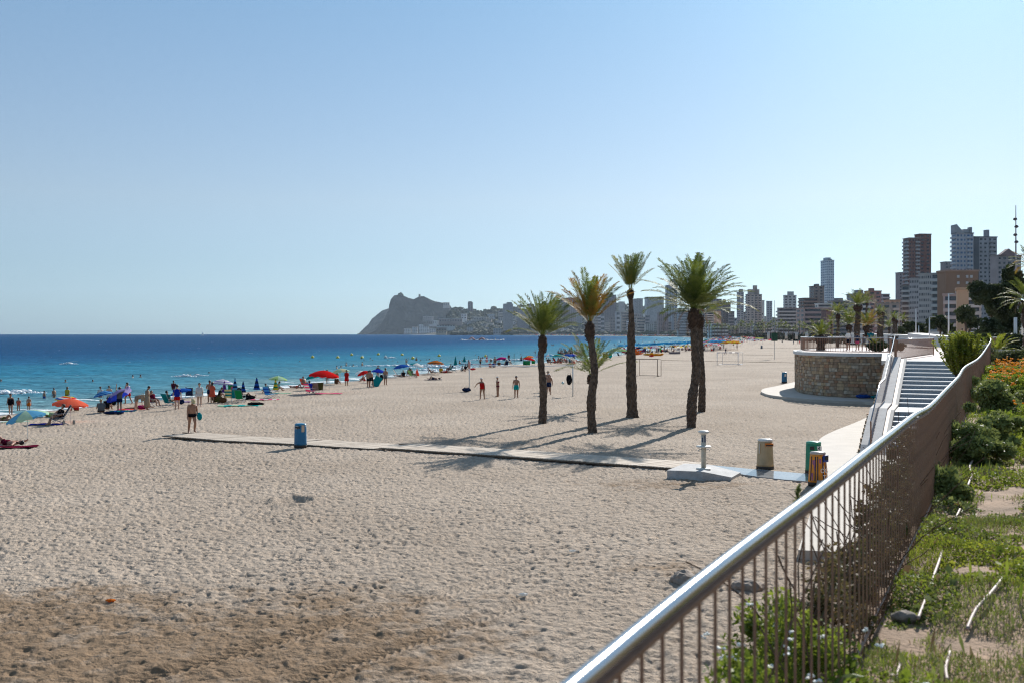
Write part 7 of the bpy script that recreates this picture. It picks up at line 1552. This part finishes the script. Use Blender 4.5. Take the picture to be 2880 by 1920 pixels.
# scattered houses on the hillside
HS = {}
for kf in range(5):
    a = MB(); w_ = (16, 22, 12, 26, 18)[kf]; h = (8, 7, 10, 9, 13)[kf]; a.box((0, 0, h / 2 - 4), (w_, 12, h + 8))
    nw = max(2, w_ // 5); nfl = max(1, h // 4)
    for k in range(nfl):
        for j in range(nw): a.box(((j + .5 - nw / 2) * w_ / nw, -6.05, (k + .5) * h / nfl), (w_ / nw * .55, .3, h / nfl * .5), m=1)
    a.box((0, 0, h + .5), (w_ + 1, 13, 1), m=2); HS[kf] = a.mesh('hillside_house', [wmat((.5, .49, .47)), M_GL, wmat((.42, .4, .38))])
r = random.Random(5)
for i in range(150):
    px = r.uniform(1300, 2040); f = r.random() ** .9; p = hill_pt(px, f)
    o = obj('hillside_house', HS[r.randrange(5)], None, loc=p + Vector((0, -4, 2)), rz=r.uniform(-.4, .4), s=r.uniform(.9, 1.6)); c = r.choice(((.52, .51, .49), (.45, .42, .38), (.40, .32, .27), (.5, .5, .52), (.36, .35, .36))); setmats(o, [wmat(c)])
    tag(o, 'small pale villa among the trees of the far hillside', 'house', 'villas scattered on the far hillside')
# the crowd on the far beach reads as one mass
FCm = [fab(C[k]) for k in ('white', 'coral', 'sky', 'navy', 'cream', 'teal')] + [SK['tan']]
a = MB()
for i in range(4200):
    Y = r.choice((r.uniform(900, 2000), r.uniform(1900, 3700))); s = r.uniform(6, 46); X = float(shore_x(Y)) + s * (1.0 if Y < 2300 else 1.6); z = float(base_z(X, Y)) + .1; q = 1.0 + Y / 2200
    if Y > 2100: Yx = Y + s * .6; X = float(shore_x(Yx)) + s
    m = r.randrange(7)
    if m == 6: a.box((X, Y, z + .7), (.5, .4, 1.5), m=6)
    else: b = len(a.v); a.add([(X - 1.1 * q, Y, z + 1.7), (X, Y - .9, z + 1.7), (X + 1.1 * q, Y, z + 1.7), (X, Y + .9, z + 1.7), (X, Y, z + 1.7 + .7 * q)], [(0, 1, 4), (1, 2, 4), (2, 3, 4), (3, 0, 4), (3, 2, 1, 0)], m); a.box((X, Y, z + .45), (1.3 * q, .6, .8), m=6 if i % 2 else 3)
tag(a.build('far_crowd', FCm), 'speckled mass of umbrellas and people along the far beach', kind='stuff')
# palms lining the far beach front
fpm = {}
def farpalm():
    if fpm: return fpm['t'], fpm['c']
    a = MB(); a.tube([(0, 0, 0), (.15, 0, 4), (0, 0, 8)], [.3, .22, .2], 7); fpm['t'] = a.mesh('trunk', M_TRUNK, True)
    V, Fc = [], []; rr = random.Random(9)
    for i in range(26): frond(V, Fc, (0, 0, 8.1), i * 2.4, R(rr.uniform(-30, 75)), rr.uniform(2.0, 2.6), .9, rr, n=9, lw=.1, wid=.55)
    fpm['c'] = npmesh('crown', [tuple(v) for v in V], Fc, M_FR, False); return fpm['t'], fpm['c']
pt, pc_ = farpalm(); r = random.Random(15)
for i in range(46):
    px = 1985 + i * 7.6 + r.uniform(-3, 3); Y = np.interp(px, [1985, 2100, 2200, 2340], [1100, 980, 760, 520]) * r.uniform(.92, 1.05); h = r.uniform(.9, 1.5) * (1.25 if px < 2200 else .95)
    o = tag(empty('palm_tree', (PX(px, Y), Y, .5), r.uniform(0, 6), 1), 'distant slim palm in the line before the beach front buildings', 'palm tree', 'distant palms before the beach front buildings'); o.scale = (1.1, 1.1, h); obj('trunk', pt, o); c = obj('crown', pc_, o)
tb_ = leafmat('far_bush_leaf', (.02, .03, .015), (.05, .06, .025), .3, .1)
Vs, Fs, k = [], [], 0
for i in range(44):
    px = 2060 + i * 14; Y = np.interp(px, [2060, 2200, 2400, 2700], [1000, 740, 420, 330]) + r.uniform(0, 40); sz = np.interp(px, [2060, 2400, 2700], [6, 5.0, 4.5]); V, Fc = leafcloud((PX(px, Y), Y, r.uniform(.3, .55) * sz), (sz * 1.3, sz, sz * .6), 260, sz * .16, i, 10); Vs.append(V); Fs.append(Fc + k); k += len(V)
tag(obj('street_greenery', npmesh('street_greenery', np.concatenate(Vs), np.concatenate(Fs), tb_, False)), 'belt of shrubs and small trees along the beach road', kind='stuff')
# ---- mast, lamp posts, white promenade walls
def vpole(name, label, px, pyb, pyt, Y, rb, rt, m=M_POLE, cat='lamp post', group='white promenade poles', arms=True):
    o = tag(empty(name, pp(px, pyb, Y)), label, cat, group); h = PZ(pyt, Y) - PZ(pyb, Y); a = MB(); a.lathe([(rb, -.5), (rt, h)], 10); a.build('pole', m, o, smooth=True)
    if arms: a = MB(); a.box((.25, 0, h), (.6, .18, .08)); a.build('lamp_head', M_GREYM, o)
    return o
vpole('lamp_post', 'tallest white lamp post in front of the awning block', 2668, 948, 826, 110, .09, .06); vpole('lamp_post', 'white lamp post left of the tallest one', 2614, 952, 891, 95, .07, .05); vpole('lamp_post', 'lamp post before the grey apartment block', 2576, 948, 868, 130, .09, .05); vpole('lamp_post', 'faint lamp post beside the slim palms', 2524, 950, 880, 180, .1, .06)
vpole('lamp_post', 'short white post in the middle of the promenade', 2584, 950, 916, 150, .07, .05, arms=False); vpole('lamp_post', 'short pale post left of the large pine', 2745, 945, 907, 140, .08, .06, arms=False)
vpole('white_column', 'thick white column below the large pine at the right', 2856, 958, 893, 66, .11, .10, cat='column', group=None, arms=False)
for i, (x, yb, yt, lab) in enumerate(((2161, 951, 935, 'leftmost stubby white column at the end of the open sand'), (2211, 950, 934, 'stubby white column second from the left'), (2240, 951, 934, 'stubby white column third from the left'), (2269, 952, 933, 'thickest white column near the small palm'))): vpole('white_column', lab, x, yb, yt, 480, .7 if i < 3 else 1.1, .6, m=M_CONC, cat='column', group='stubby white columns at the end of the sand', arms=False)
ms = tag(empty('mast', pp(2857, 960, 150)), 'tall thin mast carrying a string of dark discs at the right edge', 'mast'); h = PZ(578, 150) - PZ(960, 150); a = MB(); a.lathe([(.16, 0), (.13, h * .6), (.05, h)], 8); a.build('pole', mat('mast_grey', (.30, .27, .27), .5), ms, smooth=True)
for i, (dx, y) in enumerate(((-.1, 617), (.09, 638), (-.08, 661), (.09, 681))): a = MB(); a.lathe([(.05, -.22), (.28, -.1), (.30, 0), (.22, .16), (.05, .26)], 14); a.tube([(0, 0, .1), (-dx, 0, .5)], .04, 5); q = a.build('disc', mat('mast_disc', (.06, .05, .055), .5), ms, smooth=True); q.location = (dx, 0, PZ(y, 150) - PZ(960, 150))
M_WW = mat('white_render_wall', (.60, .59, .57), .7, var=.05, vs=.5)
def wave_wall(label, pts, w_=.8, name='white_wall', top=None):
    P = [Vector(pp(px, yb, Y)) for px, yb, yt, Y in pts]; T = [PZ(yt, Y) for px, yb, yt, Y in pts]; O = P[0]; a = MB(); Q = catmull([tuple(q) for q in P], 6); Tz = [v.z for v in catmull([(0, 0, t) for t in T], 6)]; k = len(Q)
    for i in range(k):
        d = (Q[min(i + 1, k - 1)] - Q[max(i - 1, 0)]); d.z = 0; d.normalize(); n_ = Vector((-d.y, d.x, 0)) * w_
        for (q, z) in ((Q[i], Q[i].z - .6), (Q[i] , Tz[i]), (Q[i] + n_, Tz[i]), (Q[i] + n_, Q[i].z - .6)): a.v.append((q.x - O.x, q.y - O.y, z - O.z))
    for i in range(k - 1):
        for j in range(4): b = i * 4; j2 = (j + 1) % 4; a.f.append((b + j, b + 4 + j, b + 4 + j2, b + j2)); a.m.append(0)
    a.f.append((0, 1, 2, 3)); a.f.append(tuple((k - 1) * 4 + j for j in (3, 2, 1, 0))); a.m += [0, 0]
    tag(a.build(name, M_WW, loc=O), label, 'wall')
wave_wall('boat shaped white wall curving along the upper promenade', ((2553, 945, 937, 112), (2568, 953, 938.5, 106), (2600, 957, 942, 102), (2660, 960, 945, 98), (2730, 961, 943, 96), (2784, 960, 941, 96)), 1.5)
wave_wall('long low white wall behind the terrace palms', ((2380, 956, 937, 200), (2430, 958, 938, 185), (2490, 958, 940, 170), (2545, 958, 942, 150), (2600, 957, 946, 140)), 1.2); wave_wall('upper pale wall band under the awning blocks', ((2580, 942, 934, 200), (2660, 942, 933, 190), (2740, 941, 932, 180), (2800, 941, 931, 175)), 1.0)
wave_wall('low pink kerb wall beside the back garden bushes', ((2746, 985, 980, 52), (2790, 986, 981, 52), (2870, 988, 984, 52)), .5)
railing('pale railing on top of the boat shaped wall at its right end', [Vector(pp(2733, 962, 92)), Vector(pp(2770, 962, 92))], h=.9, step=.25)
a = MB(); a.box((0, 0, .4), (.9, .7, .9)); a.box((0, 0, .88), (1.0, .8, .06)); tag(a.build('litter_bin', M_BLACK, loc=pp(2778, 962, 90)), 'black square bin at the end of the pale railing', 'bin')
person(Vector(pp(2707, 950, 130)), 'sit', 150, 'tiny figure in pink sitting on the upper promenade wall', [('tshirt', 'coral')], skin='fair')
hz = MB(); hz.box((0, 2400, 210), (19000, 14200, 428.0))
hm = bpy.data.materials.new('air_haze'); hm.use_nodes = True; hn = hm.node_tree.nodes; hn.remove(hn["Principled BSDF"])
pv = hn.new('ShaderNodeVolumePrincipled'); pv.inputs['Color'].default_value = (.66, .82, 1, 1); pv.inputs['Density'].default_value = .000022
pv.inputs['Anisotropy'].default_value = .35
hm.node_tree.links.new(pv.outputs[0], hn["Material Output"].inputs['Volume'])
ho = hz.build('haze', hm); tag(ho, 'pale sea haze lying over the bay and the far town', kind='stuff'); ho.display_type = 'WIRE'
